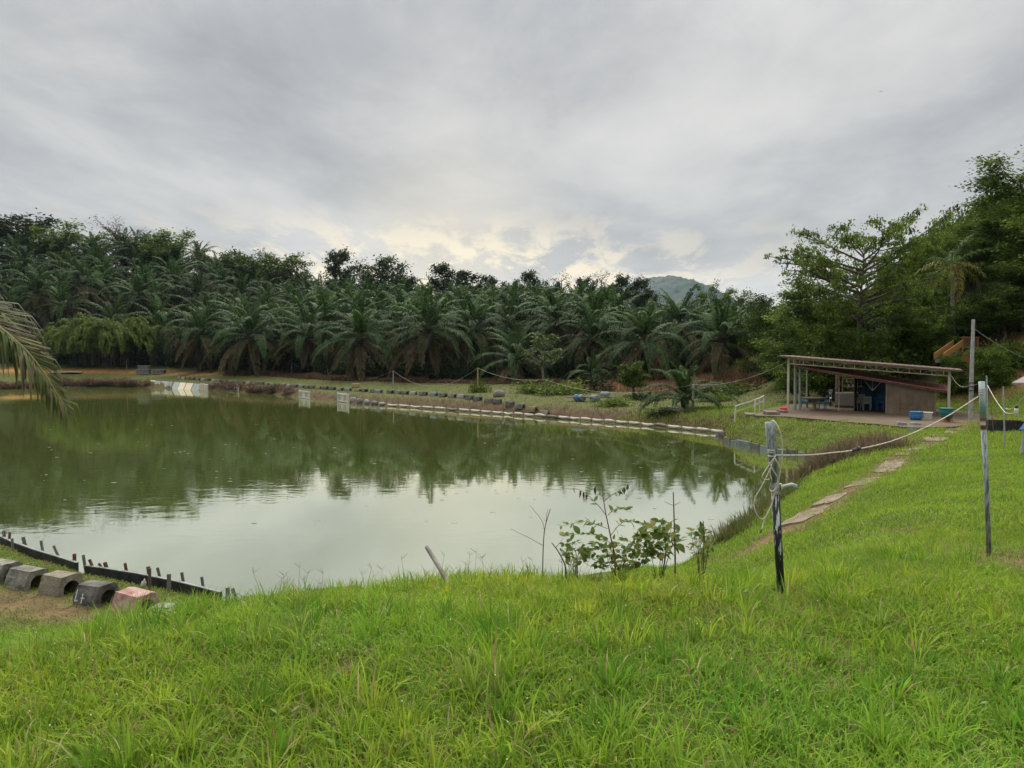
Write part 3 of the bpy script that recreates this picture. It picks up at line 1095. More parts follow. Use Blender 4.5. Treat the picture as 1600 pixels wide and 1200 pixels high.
# ---- broad-leaved trees
def tree_geo(seed, H, Rr, cb=0.35, limbs=9, subs=5, leaf=0.4, per=34, cl=0.9, style='round', cols=LEAF_MID, extra=0):
    rng = np.random.default_rng(seed)
    wood, lv = Geo(), Geo()
    bark = np.array((0.085, 0.07, 0.055))
    top = np.array([rng.normal(0, 0.06) * H, rng.normal(0, 0.06) * H, H * 0.86])
    tr = np.array(catmull([(0, 0, 0), (rng.normal(0, 0.03) * H, rng.normal(0, 0.03) * H, H * 0.4), top], 9))
    wood.tube(tr, H * 0.026 + 0.05, 0.05, bark, 7)
    centres = []
    for i in range(limbs):
        t = cb + (0.97 - cb) * (i + rng.random() * 0.7) / limbs
        hz = t
        k = np.clip(hz * 8, 0, 7.99)
        b = tr[int(k)] * (1 - k % 1) + tr[int(k) + 1] * (k % 1)
        az = i * 2.39996 + rng.normal(0, 0.25)
        u = (hz - cb) / (1 - cb)
        if style == 'tier':
            ln, el = Rr * (0.62 + 0.5 * math.sin(math.pi * min(1, u * 1.05))) * (0.7 + 0.45 * rng.random()), R(8 + 10 * u + rng.normal(0, 4))
        elif style == 'flat':
            ln, el = Rr * (0.75 + 0.35 * rng.random()), R(24 + rng.normal(0, 8))
        elif style == 'tall':
            ln, el = Rr * (0.9 * math.sin(math.pi * (0.22 + 0.66 * u))) * (0.8 + 0.4 * rng.random()), R(38 + rng.normal(0, 9))
        else:
            ln, el = Rr * (0.45 + 0.62 * math.sin(math.pi * (0.25 + 0.6 * u))) * (0.75 + 0.4 * rng.random()), R(22 + 34 * u + rng.normal(0, 8))
        d = np.array([math.cos(az) * math.cos(el), math.sin(az) * math.cos(el), math.sin(el)])
        bend = np.array([0, 0, ln * (0.10 if style != 'tier' else 0.04)])
        side = np.array([-math.sin(az), math.cos(az), 0]) * rng.normal(0, 0.1) * ln
        lp = np.array([b + d * ln * q + bend * q * q + side * math.sin(q * 3) for q in np.linspace(0, 1, 6)])
        wood.tube(lp, 0.02 * H * (1 - 0.6 * u) * 0.55 + 0.02, 0.02, bark, 5)
        centres.append(lp[-1])
        for j in range(subs):
            q = 0.30 + 0.70 * (j + rng.random()) / subs
            kk = min(q * 5, 4.99)
            sb = lp[int(kk)] * (1 - kk % 1) + lp[int(kk) + 1] * (kk % 1)
            a2 = az + (1 if j % 2 else -1) * (0.5 + 0.6 * rng.random())
            e2 = el * 0.6 + R(rng.normal(6, 14) if style != 'tier' else rng.normal(2, 6))
            l2 = ln * (0.26 + 0.22 * rng.random()) * (1.15 - 0.4 * q)
            d2 = np.array([math.cos(a2) * math.cos(e2), math.sin(a2) * math.cos(e2), math.sin(e2)])
            sp = np.array([sb + d2 * l2 * w for w in (0, 0.5, 1)])
            wood.tube(sp, 0.03 + 0.004 * H * (1 - u), 0.012, bark, 4)
            centres += [sp[1], sp[2]]
    for j in range(4):
        centres.append(top + rng.normal(0, 0.05, 3) * H)
    for j in range(extra):
        v = nrm(rng.normal(size=(1, 3)))[0] * rng.random() ** 0.4
        centres.append(np.array([v[0] * Rr * 0.8, v[1] * Rr * 0.8, H * (cb + 1) / 2 + v[2] * H * (1 - cb) / 2 * 0.8]))
    centres = np.array(centres)
    nC = len(centres)
    rc = cl * (0.75 + 0.5 * rng.random(nC))
    cn = rng.integers(int(per * 0.6), int(per * 1.4) + 1, nC)
    rep = np.repeat(np.arange(nC), cn)
    n = len(rep)
    flat = 0.45 if style in ('tier', 'flat') else 0.65
    off = rng.normal(size=(n, 3)) * 0.55 * np.array([1, 1, flat])
    pos = centres[rep] + off * rc[rep][:, None]
    ccol = palette(rng, nC, cols, 0.16)[rep] * (1 + 0.18 * rng.normal(size=(n, 1))).clip(0.5, 1.6)
    dirs = nrm(off * [1, 1, 0.3] + rng.normal(size=(n, 3)) * 0.5 + [0, 0, -0.15])
    nor = nrm(rng.normal(size=(n, 3)) * 0.55 + [0, 0, 1])
    ln = leaf * (0.7 + 0.6 * rng.random(n))
    lv.leaves(pos - dirs * ln[:, None] * 0.5, dirs, nor, ln, ln * 0.62, ccol)
    return wood, lv


TREE_SHAPES = {}
TREE_R = {}


def shape(key, *a, **k):
    w, l = tree_geo(*a, **k)
    V = np.concatenate(l.V)
    top = float(np.percentile(V[:, 2], 99.7))
    TREE_R[key] = float(np.percentile(np.hypot(V[:, 0], V[:, 1]), 94))
    TREE_SHAPES[key] = (w.mesh('trunk', 'bark'), l.mesh('crown', 'tree_leaf'), top)


shape('round', 11, 15, 5.6, 0.34, 11, 6, 0.55, 26, 1.25, 'round', LEAF_DARK, 26)
shape('round2', 12, 14, 5.0, 0.30, 11, 6, 0.55, 26, 1.2, 'round', LEAF_MID, 22)
shape('flat', 13, 13, 8.0, 0.50, 12, 6, 0.55, 26, 1.25, 'flat', LEAF_DARK + LEAF_MID, 10)
shape('tall', 14, 16, 4.2, 0.28, 13, 5, 0.5, 26, 1.1, 'tall', LEAF_DARK, 22)
shape('tall2', 15, 15, 3.6, 0.38, 11, 5, 0.5, 22, 0.95, 'tall', LEAF_DARK, 8)
shape('sparse', 16, 15, 5.2, 0.34, 12, 7, 0.30, 5, 1.0, 'round', LEAF_DRY + LEAF_DARK)
shape('sparse_tall', 17, 15, 3.6, 0.34, 12, 6, 0.30, 6, 0.9, 'tall', LEAF_DRY + LEAF_DARK)
shape('near_round', 18, 13, 5.5, 0.16, 14, 7, 0.34, 62, 1.05, 'round', LEAF_MID, 60)
shape('near_dark', 19, 13, 5.5, 0.12, 14, 7, 0.34, 62, 1.05, 'round', LEAF_DARK + LEAF_MID, 70)
shape('near_tier', 23, 13, 8.2, 0.54, 30, 9, 0.28, 30, 0.55, 'tier', LEAF_MID, 0)
shape('near_light', 21, 9, 4.6, 0.08, 14, 7, 0.32, 60, 0.95, 'round', LEAF_LIGHT + LEAF_MID, 40)


def tree(key, x, y, H, label, seed, wide=1.0, group=None, name='broadleaf_tree', sink=0.3):
    rng = np.random.default_rng(seed)
    tm, lm, h0 = TREE_SHAPES[key]
    z0 = gz(x, y) - sink
    root = empty(name, (x, y, z0), rng.random() * 6.28, label, 'tree', group)
    s = H / h0
    root.scale = (s * wide, s * wide, s)
    link('trunk', tm, root)
    link('crown', lm, root)
    return root


def bush_mesh(seed, n=900, leaf=0.22, cols=LEAF_MID, H=1.0):
    """A low bush of unit radius: stems and a dome of leaves."""
    rng = np.random.default_rng(seed)
    g = Geo()
    cen = nrm(rng.normal(size=(26, 3))) * (0.35 + 0.65 * rng.random((26, 1)))
    cen[:, 2] = np.abs(cen[:, 2]) * H
    for c in cen:
        g.tube([np.array([c[0] * 0.15, c[1] * 0.15, 0]), c * 0.55, c], 0.02, 0.006, (0.07, 0.05, 0.035), 3)
    rep = rng.integers(0, len(cen), n)
    off = rng.normal(size=(n, 3)) * 0.17
    pos = cen[rep] + off
    pos[:, 2] = np.maximum(pos[:, 2], 0.02)
    c = palette(rng, len(cen), cols, 0.2)[rep] * (1 + 0.2 * rng.normal(size=(n, 1))).clip(0.5, 1.6)
    d = nrm(off + rng.normal(size=(n, 3)) * 0.1)
    nor = nrm(rng.normal(size=(n, 3)) * 0.6 + [0, 0, 1])
    ln = leaf * (0.6 + 0.8 * rng.random(n))
    g.leaves(pos, d, nor, ln, ln * 0.5, c)
    return g.mesh('bush', 'tree_leaf')


BUSH = {'green': [bush_mesh(40 + i, 1000, 0.16, LEAF_MID, 0.9) for i in range(3)],
        'dark': [bush_mesh(50 + i, 900, 0.18, [(0.014, 0.024, 0.009), (0.022, 0.036, 0.012), (0.03, 0.046, 0.014)], 1.0) for i in range(2)],  # leaf colours lowered, painting in the shade below the palms
        'light': [bush_mesh(60 + i, 1100, 0.14, LEAF_LIGHT, 0.9) for i in range(2)],
        'dry': [bush_mesh(70 + i, 1000, 0.14, LEAF_DRY + [(0.07, 0.055, 0.03)], 0.8) for i in range(2)]}


def bush(kind, x, y, r, h, label, seed, group=None):
    rng = np.random.default_rng(seed)
    ms = BUSH[kind]
    o = link('bush', ms[seed % len(ms)], None, (x, y, gz(x, y) - 0.05), (0, 0, rng.random() * 6.28))
    o.scale = (r, r, h)
    return tag(o, label, 'bush', group)


# ------------------------------------------------------------------ distant hill
def build_hill():
    Y0 = 3000.0
    c = P(1056, 437, Y0)
    n = 150
    u = np.linspace(-970, 970, n)
    X, Y = np.meshgrid(u, u)
    x, y = X.ravel(), Y.ravel()
    rng = np.random.default_rng(5)
    z = (c[2]) * np.exp(-(x / 272.0) ** 2 / 2 - (y / 350.0) ** 2 / 2) + 60 * np.exp(-((x + 340) / 200.0) ** 2 / 2 - (y / 280) ** 2 / 2)
    z += 4 * fnoise(x, y, 0.05, 1.0) + 3.0 * rng.normal(size=len(x)) - 5
    idx = np.arange(n * n).reshape(n, n)
    F = np.stack([idx[:-1, :-1], idx[:-1, 1:], idx[1:, 1:], idx[1:, :-1]], -1).reshape(-1, 4)
    C = palette(rng, len(x), [(0.018, 0.034, 0.018), (0.026, 0.045, 0.022)], 0.3)
    o = link('hill', mesh_np('hill', np.stack([x, y, z], 1), [F], 'tree_leaf', C), None, (c[0], c[1] + 20, 0))
    tag(o, 'wooded bluish hill rising far behind the plantation', kind='structure')


build_hill()

# ------------------------------------------------------------------ oil palms: the front row, one by one
front = [  # px, py of the crown's heart, depth, scale, label
    (669, 514, 103, 1.18, 'large oil palm with starburst of brown drooping fronds, middle of the front row'),
    (562, 528, 109, 1.12, 'oil palm in the front row behind the cable post with loose end, paler drooping fronds'),
    (392, 521, 124, 1.25, 'oil palm at the front row end beside the bamboo, wide skirt of drooping fronds'),
    (1007, 532, 86, 0.95, 'oil palm in the front row behind the small round tree, green skirted crown'),
    (1127, 528, 84, 0.88, 'yellowed oil palm, last of the front row before the dark woods by the hut'),
    (806, 560, 97, 0.95, 'low squat oil palm whose brown fronds rest on the bank, beside the pale-leaved tree'),
    (480, 524, 121, 1.08, 'oil palm standing between the two skirted palms above the thin leaning post'),
    (742, 514, 108, 1.0, 'oil palm with rusty fronds just behind the large starburst palm'),
    (925, 528, 97, 0.95, 'oil palm in the second rank above the blue float raft'),
    (868, 500, 110, 1.0, 'tall oil palm with upright crown behind the pale-leaved tree'),
    (312, 518, 131, 1.08, 'oil palm with pale new leaves next to the bamboo clump'),
    (1062, 505, 100, 1.0, 'oil palm below the distant hill with tall upright spear fronds'),
    (215, 462, 150, 1.05, 'tall oil palm rising straight above the bamboo clump'),
    (60, 455, 150, 1.05, 'tall oil palm with long sweeping fronds above the cut palm leaf'),
    (130, 440, 158, 1.0, 'tall oil palm between the two tall ones on the upper slope at far bank corner'),
]
for i, (px, py, Y, s, lab) in enumerate(front):
    p = P(px, py, Y)
    oil_palm(p[0], p[1], p[2], lab, 900 + i, s, 36)
placed = [(P(f[0], f[1], f[2])[0], f[2]) for f in front]
# young palms on the open bank
p = PZ(1070, 637, 1.1)
yp = oil_palm(p[0], p[1], gz(p[0], p[1]) + 0.9, 'young bright oil palm with short stem beside the cable post on the bank', 950, 0.60, 24, False, None, 4.2)
p = PZ(925, 606, 1.4)
oil_palm(p[0], p[1], gz(p[0], p[1]) + 1.4, 'small young oil palm growing out of bushes behind the blue raft', 951, 0.55, 18, False)

# the rows behind, up the slope
rng = np.random.default_rng(77)
cnt = 0
rank = ['massed close behind the front row', 'half way up the plantation slope', 'in the top rows below the skyline']
zone = ['above the bamboo clump', 'under the domed tree', 'under the long flat-crowned tree', 'behind the starburst palm', 'behind the blue raft', 'under the distant hill']
for r in range(0, 13):
    for c in range(-24, 14):
        x = c * 9.2 + (4.6 if r % 2 else 0) + rng.normal(0, 1.2)
        edge = np.interp(x, [-140, -80, -60, -40, -25, -10, 5, 12, 30, 45], [139, 141, 139, 127, 114, 104, 97, 95, 92, 98])
        y = edge + 3 + r * 7.6 + rng.normal(0, 0.9)
        if any((x - a) ** 2 + (y - b) ** 2 < 5.5 ** 2 for a, b in placed):
            continue
        px = 800 + 1200 * x / y
        if px < -90 or px > 1195 or y > 215:
            continue
        if px > 985 and r > 7:
            continue
        H = (5.6 + 1.6 * rng.random() + (1.0 if px < 300 else 0)) * (0.8 + 0.4 * rng.random())
        sc_ = 0.85 + 0.4 * rng.random()
        if 980 < px:
            sc_ = min(sc_, 0.95)
            top = 478 - 14 * rng.random()
            zt = 5 + (555 - top) / 1200 * y
            H = min(H, max(1.5, zt - gz(x, y) - 5.0 * sc_))
        far_palm(x, y, H, 1000 + cnt, sc_,
                 'oil palm %s, %s' % (rank[0 if r < 3 else (1 if r < 7 else 2)], zone[int(np.searchsorted([200, 420, 620, 800, 1000], px))]), 'oil palms in the rows up the slope')
        cnt += 1
print('palms', cnt)

# ------------------------------------------------------------------ skyline trees
sky_trees = [
    ('round', 42, 334, 58, 205, 'dark dense round tree, highest on the left of the skyline'),
    ('round2', 112, 352, 50, 198, 'leafy green tree on the skyline left of the bare-looking tree'),
    ('sparse', 183, 333, 44, 203, 'bare thinly leaved tree standing against the sky above the palms'),
    ('round', 222, 374, 36, 196, 'dark tree just below the bare thinly leaved one'),
    ('round2', 262, 360, 44, 195, 'domed pale green tree where the ridge steps down'),
    ('tall2', 5, 340, 26, 205, 'tree on the skyline cut by the picture edge'),
    ('flat', 345, 392, 44, 198, 'low flat-topped tree left of the long flat crown'),
    ('flat', 405, 387, 58, 196, 'long flat-crowned tree with gaps of sky below its crown'),
    ('flat', 452, 401, 42, 196, 'smaller flat-crowned tree leaning to the pointed dark tree'),
    ('tall', 522, 389, 30, 192, 'dark pointed tree standing alone on the skyline'),
    ('round', 600, 399, 42, 190, 'dark round-headed tree with a small gap beside the glow'),
    ('round', 632, 428, 28, 188, 'low dark tree sloping down beside the round-headed one'),
    ('sparse_tall', 566, 414, 18, 192, 'thin small tree between the pointed and the round-headed tree'),
    ('tall', 694, 410, 30, 186, 'bushy dark tree right below the yellow glow'),
    ('tall2', 738, 423, 30, 186, 'loose-leaved tree next to the bushy one below the glow'),
    ('tall2', 768, 430, 18, 188, 'slim tree with open crown under the bright cloud streak'),
    ('round', 800, 436, 22, 186, 'low round tree in the dip of the skyline'),
    ('tall', 828, 422, 24, 184, 'dark upright tree in the middle of the skyline'),
    ('round', 858, 437, 24, 184, 'dark wide tree filling the skyline beside the pale feathery ones'),
    ('sparse_tall', 880, 426, 20, 186, 'pale feathery tree with almost no leaves'),
    ('tall2', 912, 431, 17, 184, 'dark little tree between two pale feathery ones'),
    ('sparse_tall', 938, 421, 17, 186, 'tallest of the pale feathery trees'),
    ('tall', 968, 430, 22, 182, 'dark tree left of the gap with the distant hill'),
    ('tall', 994, 434, 22, 180, 'last dark tree before the distant hill'),
    ('round', 1012, 450, 22, 178, 'low dark crown at the foot of the distant hill'),
    ('flat', 1122, 441, 30, 160, 'tree with open crown at the far end of the distant hill'),
    ('round2', 1158, 455, 24, 150, 'rounded tree between distant hill and the woods by the hut'),
    ('round', 1190, 463, 24, 140, 'dark tree at the edge of the woods, beside the tiered tree'),
]
for i, (k, px, ty, hw, Y, lab) in enumerate(sky_trees):
    t = P(px, ty, Y)
    z0 = gz(t[0], t[1])
    H = max(7.0, t[2] - z0)
    tm, lm, h0 = TREE_SHAPES[k]
    r0 = TREE_R[k]
    tree(k, t[0], t[1], H + 0.3, lab, 1200 + i, np.clip((hw / 1200 * Y) / (r0 * H / h0), 0.6, 1.9))

# ------------------------------------------------------------------ woods on the right
near_trees = [
    ('near_tier', 1346, 336, 112, 58, 'tall tree with spreading horizontal tiers of leaves above the hut'),
    ('near_round', 1262, 425, 66, 68, 'broad green tree behind the left end of the hut roof'),
    ('near_dark', 1205, 462, 44, 76, 'dark tree at the edge where woods meet the palms'),
    ('near_round', 1400, 448, 58, 72, 'dark tree below the tiered crown'),
    ('near_round', 1310, 468, 60, 64, 'green tree directly behind the middle of the hut roof'),
    ('near_light', 1268, 505, 50, 58, 'light green tree leaning over the hut roof corner'),
    ('near_light', 1345, 515, 50, 57, 'yellow-green tree low behind the truss'),
    ('near_round', 1420, 470, 50, 62, 'dark leafy tree between the tiered tree and the hillside stairs'),
    ('near_round', 1604, 240, 80, 66, 'tallest tree climbing out of the picture on the hillside'),
    ('near_round', 1535, 325, 62, 64, 'dark tree on the hillside beside the coconut palm'),
    ('near_round', 1590, 385, 72, 60, 'dense dark tree hung with creepers on the steep hillside'),
    ('near_round', 1650, 330, 80, 58, 'big green tree on the hill at the picture edge'),
    ('near_dark', 1568, 442, 54, 57, 'dark bushy tree above the ochre stairs'),
    ('near_light', 1455, 492, 40, 60, 'light green bushy tree beside the ochre stairs'),
    ('near_round', 1446, 418, 44, 74, 'green tree filling the gap behind the coconut palm'),
    ('near_dark', 1490, 455, 40, 70, 'shaded tree under the coconut palm'),
    ('near_light', 1540, 548, 32, 53, 'light green shrubby tree below the ochre sign frame'),
    ('near_light', 1486, 566, 20, 54, 'small light green tree between hut post and utility pole'),
    ('near_dark', 1165, 490, 34, 84, 'dark small tree next to the yellowed palm'),
    ('near_dark', 1226, 530, 40, 66, 'dark bushy tree hanging low at the woods edge'),
]
for i, (k, px, ty, hw, Y, lab) in enumerate(near_trees):
    t = P(px, ty, Y)
    H = max(3.0, t[2] - gz(t[0], t[1]))
    tm, lm, h0 = TREE_SHAPES[k]
    r0 = TREE_R[k]
    tree(k, t[0], t[1], H + 0.3, lab, 1300 + i, np.clip((hw / 1200 * Y) / (r0 * H / h0), 0.55, 1.7))

rng = np.random.default_rng(19)
for i in range(30):
    px, Y = 1290 + 350 * (i / 29) + rng.normal(0, 8), 68 + 14 * rng.random()
    q = P(px, 500, Y)
    cap = P(px, np.interp(px, [1290, 1400, 1470, 1520, 1560, 1640], [465, 440, 405, 372, 335, 300]), Y)[2] - gz(q[0], q[1])
    if cap < 2.5:
        continue
    tree(['near_dark', 'near_round'][i % 2], q[0], q[1], min(cap, 6 + 3 * rng.random()), 'leafy tree crowding the wooded hillside behind the coconut palm', 1350 + i, 1.1, 'trees filling the hillside')
# small trees on the far bank
g = tree_geo(31, 5.6, 2.3, 0.42, 8, 5, 0.42, 11, 0.5, 'round', [(0.10, 0.13, 0.05), (0.07, 0.10, 0.035)])
t = P(850, 526, 92)
TREE_SHAPES['pale'] = (g[0].mesh('trunk', 'pale_bark'), g[1].mesh('crown', 'tree_leaf'), 5.6)
tree('pale', t[0], t[1], t[2] - gz(t[0], t[1]), 'small tree with pale large leaves and thin forked trunk on the far bank', 1401, 1.0)
g = tree_geo(32, 3.6, 1.35, 0.34, 10, 6, 0.16, 42, 0.32, 'round', LEAF_LIGHT + LEAF_MID, 24)
TREE_SHAPES['little'] = (g[0].mesh('trunk', 'bark'), g[1].mesh('crown', 'tree_leaf'), 3.6)
t = P(990, 566, 72)
tree('little', t[0], t[1], t[2] - gz(t[0], t[1]), 'small round green tree with single stem behind the blue raft', 1402, 1.2)


# ------------------------------------------------------------------ coconut palms
def coconut_frond(g, e, L, dr, az, rng, cols, nl=42, off=ZERO):
    frond(g, rotz(arc(R(e), L, R(dr), 10), az) + np.array(off), nl, 0.75, 0.075, rng, cols, droop=1.5, lift=0.05, sweep=0.4, rr=0.045, rc=(0.16, 0.15, 0.06))


def coconut_tree():
    t = P(1488, 412, 60)
    z0 = gz(t[0], t[1])
    H = t[2] - z0
    root = empty('coconut_palm', (t[0], t[1], z0), 0, 'slender coconut palm with yellowing drooping fronds on the hillside', 'palm')
    mb = MB()
    mb.tube(catmull([(0.3, 0, -0.3), (0.1, 0, H * 0.5), (0, 0, H)], 9), 0.17, 0.11, 8)
    mb.build('trunk', 'pale_bark', root)
    rng = np.random.default_rng(61)
    for i in range(17):
        g = Geo()
        k = i / 16
        cols = PALM + PALM_YOUNG if k < 0.55 else [(0.20, 0.19, 0.05), (0.24, 0.20, 0.06), (0.13, 0.14, 0.04)]
        coconut_frond(g, 75 - 120 * k, 3.1, 45 + 25 * rng.random(), i * 2.39996, rng, cols, 30)
        link('frond', g.mesh('frond', 'palm_leaf'), root, (0, 0, H))
    mb = MB()
    for k in range(5):
        a = k * 1.26
        mb.lathe([(0.02, -0.14), (0.11, -0.06), (0.12, 0.03), (0.02, 0.13)], 7, (0.22 * math.cos(a), 0.22 * math.sin(a), H - 0.2))
    mb.build('coconuts', 'plastic_yellow', root)


coconut_tree()


def edge_palm():
    """The palm just outside the frame whose leaf hangs into it."""
    Y = 8.5
    crown = P(-330, 330, Y)
    z0 = gz(crown[0], crown[1])
    root = empty('coconut_palm', (crown[0], crown[1], z0), 0, 'palm at the picture edge whose drooping leaf hangs over the pond', 'palm')
    H = crown[2] - z0
    mb = MB()
    mb.tube([(0.35, -0.2, -0.2), (0.2, -0.1, H * 0.5), (0, 0, H)], 0.2, 0.14, 10)
    mb.build('trunk', 'pale_bark', root)
    rng = np.random.default_rng(8)
    cols = [(0.06, 0.085, 0.018), (0.085, 0.10, 0.022), (0.045, 0.07, 0.018), (0.12, 0.11, 0.04), (0.11, 0.085, 0.07)]
    base = np.array([crown[0], crown[1], z0])
    curves = [
        [crown, P(-170, 400, Y - .1), P(-60, 470, Y - .2), P(10, 520, Y - .2), P(58, 568, Y - .2), P(104, 640, Y - .2)],
        [crown, P(-220, 360, Y + .5), P(-120, 410, Y + .5), P(-40, 462, Y + .4), P(20, 505, Y + .3), P(48, 540, Y + .3)],
    ]
    for c in curves:
        g = Geo()
        frond(g, np.array(catmull(c, 16)) - base, 110, 0.78, 0.05, rng, cols, droop=2.6, lift=0.08, sweep=0.75, s0=0.2, jit=0.15, rr=0.028, rc=(0.20, 0.19, 0.08))
        link('frond', g.mesh('frond', 'weed_leaf'), root)
    for i in range(11):
        az = 2.0 + i * 0.24
        g = Geo()
        frond(g, rotz(arc(R(70 - 7 * (i % 8)), 3.6, R(70), 10), az) + [0, 0, H], 44, 0.62, 0.06, rng, cols, droop=1.6, lift=0.05, sweep=0.6, rr=0.03, rc=(0.20, 0.19, 0.08))
        link('frond', g.mesh('frond', 'weed_leaf'), root)


edge_palm()


# ------------------------------------------------------------------ bamboo clump
def bamboo():
    c = PZ(165, 583, 2.4)
    c = np.array([c[0], 137.0, 0])
    c[0] = P(165, 583, 137)[0]
    z0 = gz(c[0], c[1])
    root = empty('bamboo_clump', (c[0], c[1], z0), 0, 'weeping light green bamboo clump at the far corner of the pond', 'bamboo')
    rng = np.random.default_rng(91)
    gl, gc = Geo(), Geo()
    for i in range(120):
        a = rng.random() * 6.28
        r = rng.random() ** 0.5
        bx, by = 6.0 * r * math.cos(a), 2.5 * r * math.sin(a)
        h = (10.2 - 3.6 * r) * (0.55 + 0.5 * rng.random())
        out = 2.5 + 3.5 * rng.random()
        dx, dy = math.cos(a) * out, math.sin(a) * out * 0.7
        cv = np.array(catmull([(bx, by, 0), (bx + dx * .2, by + dy * .2, h * .7), (bx + dx * .7, by + dy * .7, h), (bx + dx * 1.15, by + dy * 1.15, h * 0.84)], 10))
        gc.tube(cv, 0.05, 0.015, (0.07, 0.08, 0.03), 4)
        cols = [(0.10, 0.145, 0.028), (0.07, 0.11, 0.024), (0.13, 0.17, 0.036)]
        frond(gl, cv, 40, 1.25, 0.2, rng, cols, droop=1.5, lift=0.0, sweep=0.5, s0=0.25, rr=0.02, rc=(0.07, 0.08, 0.03))
        for q in range(3):
            k = 4 + q * 2
            b0 = cv[k]
            a2 = a + rng.normal(0, 0.9)
            br = np.array([b0, b0 + [math.cos(a2) * 0.9, math.sin(a2) * 0.9, 0.1], b0 + [math.cos(a2) * 1.6, math.sin(a2) * 1.6, -0.7], b0 + [math.cos(a2) * 1.9, math.sin(a2) * 1.9, -1.9]])
            frond(gl, np.array(catmull(br, 7)), 16, 0.8, 0.2, rng, cols, droop=1.6, lift=0, sweep=0.6, s0=0.1, rr=0.015, rc=(0.07, 0.08, 0.03))
    link('culms', gc.mesh('culms', 'bark'), root)
    link('crown', gl.mesh('crown', 'tree_leaf'), root)


bamboo()

# ------------------------------------------------------------------ bushes
bush_list = [  # kind, px, base py, ground z, radius m, height m, label
    ('green', 748, 612, 1.15, 1.2, 1.4, 'bushy heap of cut greenery leaning on the yellow cable post'),
    ('green', 835, 613, 1.25, 2.2, 1.3, 'low green bush left of the thin cable pole on the bank'),
    ('green', 880, 615, 1.25, 2.6, 1.6, 'wide olive bush behind the thin cable pole'),
    ('dark', 930, 612, 1.3, 2.2, 1.8, 'dark bush above the blue raft'),
    ('green', 960, 628, 1.2, 1.6, 0.8, 'sprawling grey-green bush in front of the raft end'),
    ('dark', 1010, 622, 1.2, 1.8, 0.9, 'dark green bush under the small round tree'),
    ('green', 1150, 618, 1.3, 2.2, 1.3, 'olive bush on the bank beyond the white handrail'),
    ('green', 1115, 624, 1.3, 1.7, 1.0, 'small olive bush between young palm and the handrail'),
    ('dark', 1040, 640, 1.1, 1.2, 0.5, 'low dark bush at the foot of the young palm'),
    ('light', 1385, 702, 1.3, 0.5, 0.35, 'small yellow-green bush beside the broken path'),
    ('green', 1250, 612, 1.4, 1.5, 0.9, 'green bush seen through the open left side of the hut'),
]
for i, (k, px, py, z, r, h, lab) in enumerate(bush_list):
    p = PZ(px, py, z)
    bush(k, p[0], p[1], r, h, lab, 1500 + i)
rng = np.random.default_rng(13)
for i in range(54):
    px = -30 + 480 * (i / 53) ** 1.1 + rng.normal(0, 3)
    if 228 < px < 326:
        continue
    q = PZ(px, np.interp(px, [0, 100, 230, 325, 430, 530], [608, 605, 606, 609.5, 617, 628]), 0)
    bush('dry', q[0], q[1] + 0.8 + 0.6 * rng.random(), 1.0 + 0.6 * rng.random(), 0.6 + 0.7 * rng.random(),
         'low brown withered bush along the far waterline', 1700 + i, 'withered bushes on the far waterline')
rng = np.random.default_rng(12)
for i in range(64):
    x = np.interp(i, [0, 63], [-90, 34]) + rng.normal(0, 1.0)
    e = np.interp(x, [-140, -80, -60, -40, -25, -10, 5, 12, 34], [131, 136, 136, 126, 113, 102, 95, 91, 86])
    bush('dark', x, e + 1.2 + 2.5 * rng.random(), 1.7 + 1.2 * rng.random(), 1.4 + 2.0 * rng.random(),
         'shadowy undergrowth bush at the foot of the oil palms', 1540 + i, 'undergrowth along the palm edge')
for i in range(120):
    px = 1405 + 215 * rng.random()
    Y = 53 + 24 * rng.random()
    p = P(px, 600, Y)
    if p[0] < 32.2 and Y < 56:
        continue
    if abs(px - 1500) < 52 and Y < 60:
        continue
    if gz(p[0], p[1]) < 3.2:
        continue
    bush('green' if i % 3 else 'light', p[0], p[1], (1.0 + 0.7 * rng.random()) * (1.5 if Y > 60 else 1), (1.0 + 0.9 * rng.random()) * (1.5 if Y > 60 else 1),
         'green bush clinging to the steep hillside under the trees', 1600 + i, 'bushes on the hillside')


# ------------------------------------------------------------------ grass
GRASS = np.array([(0.225, 0.345, 0.030), (0.175, 0.305, 0.026), (0.275, 0.365, 0.036), (0.115, 0.235, 0.024), (0.215, 0.305, 0.050)])
STRAW = np.array([(0.36, 0.28, 0.13), (0.28, 0.20, 0.10), (0.42, 0.36, 0.20)])


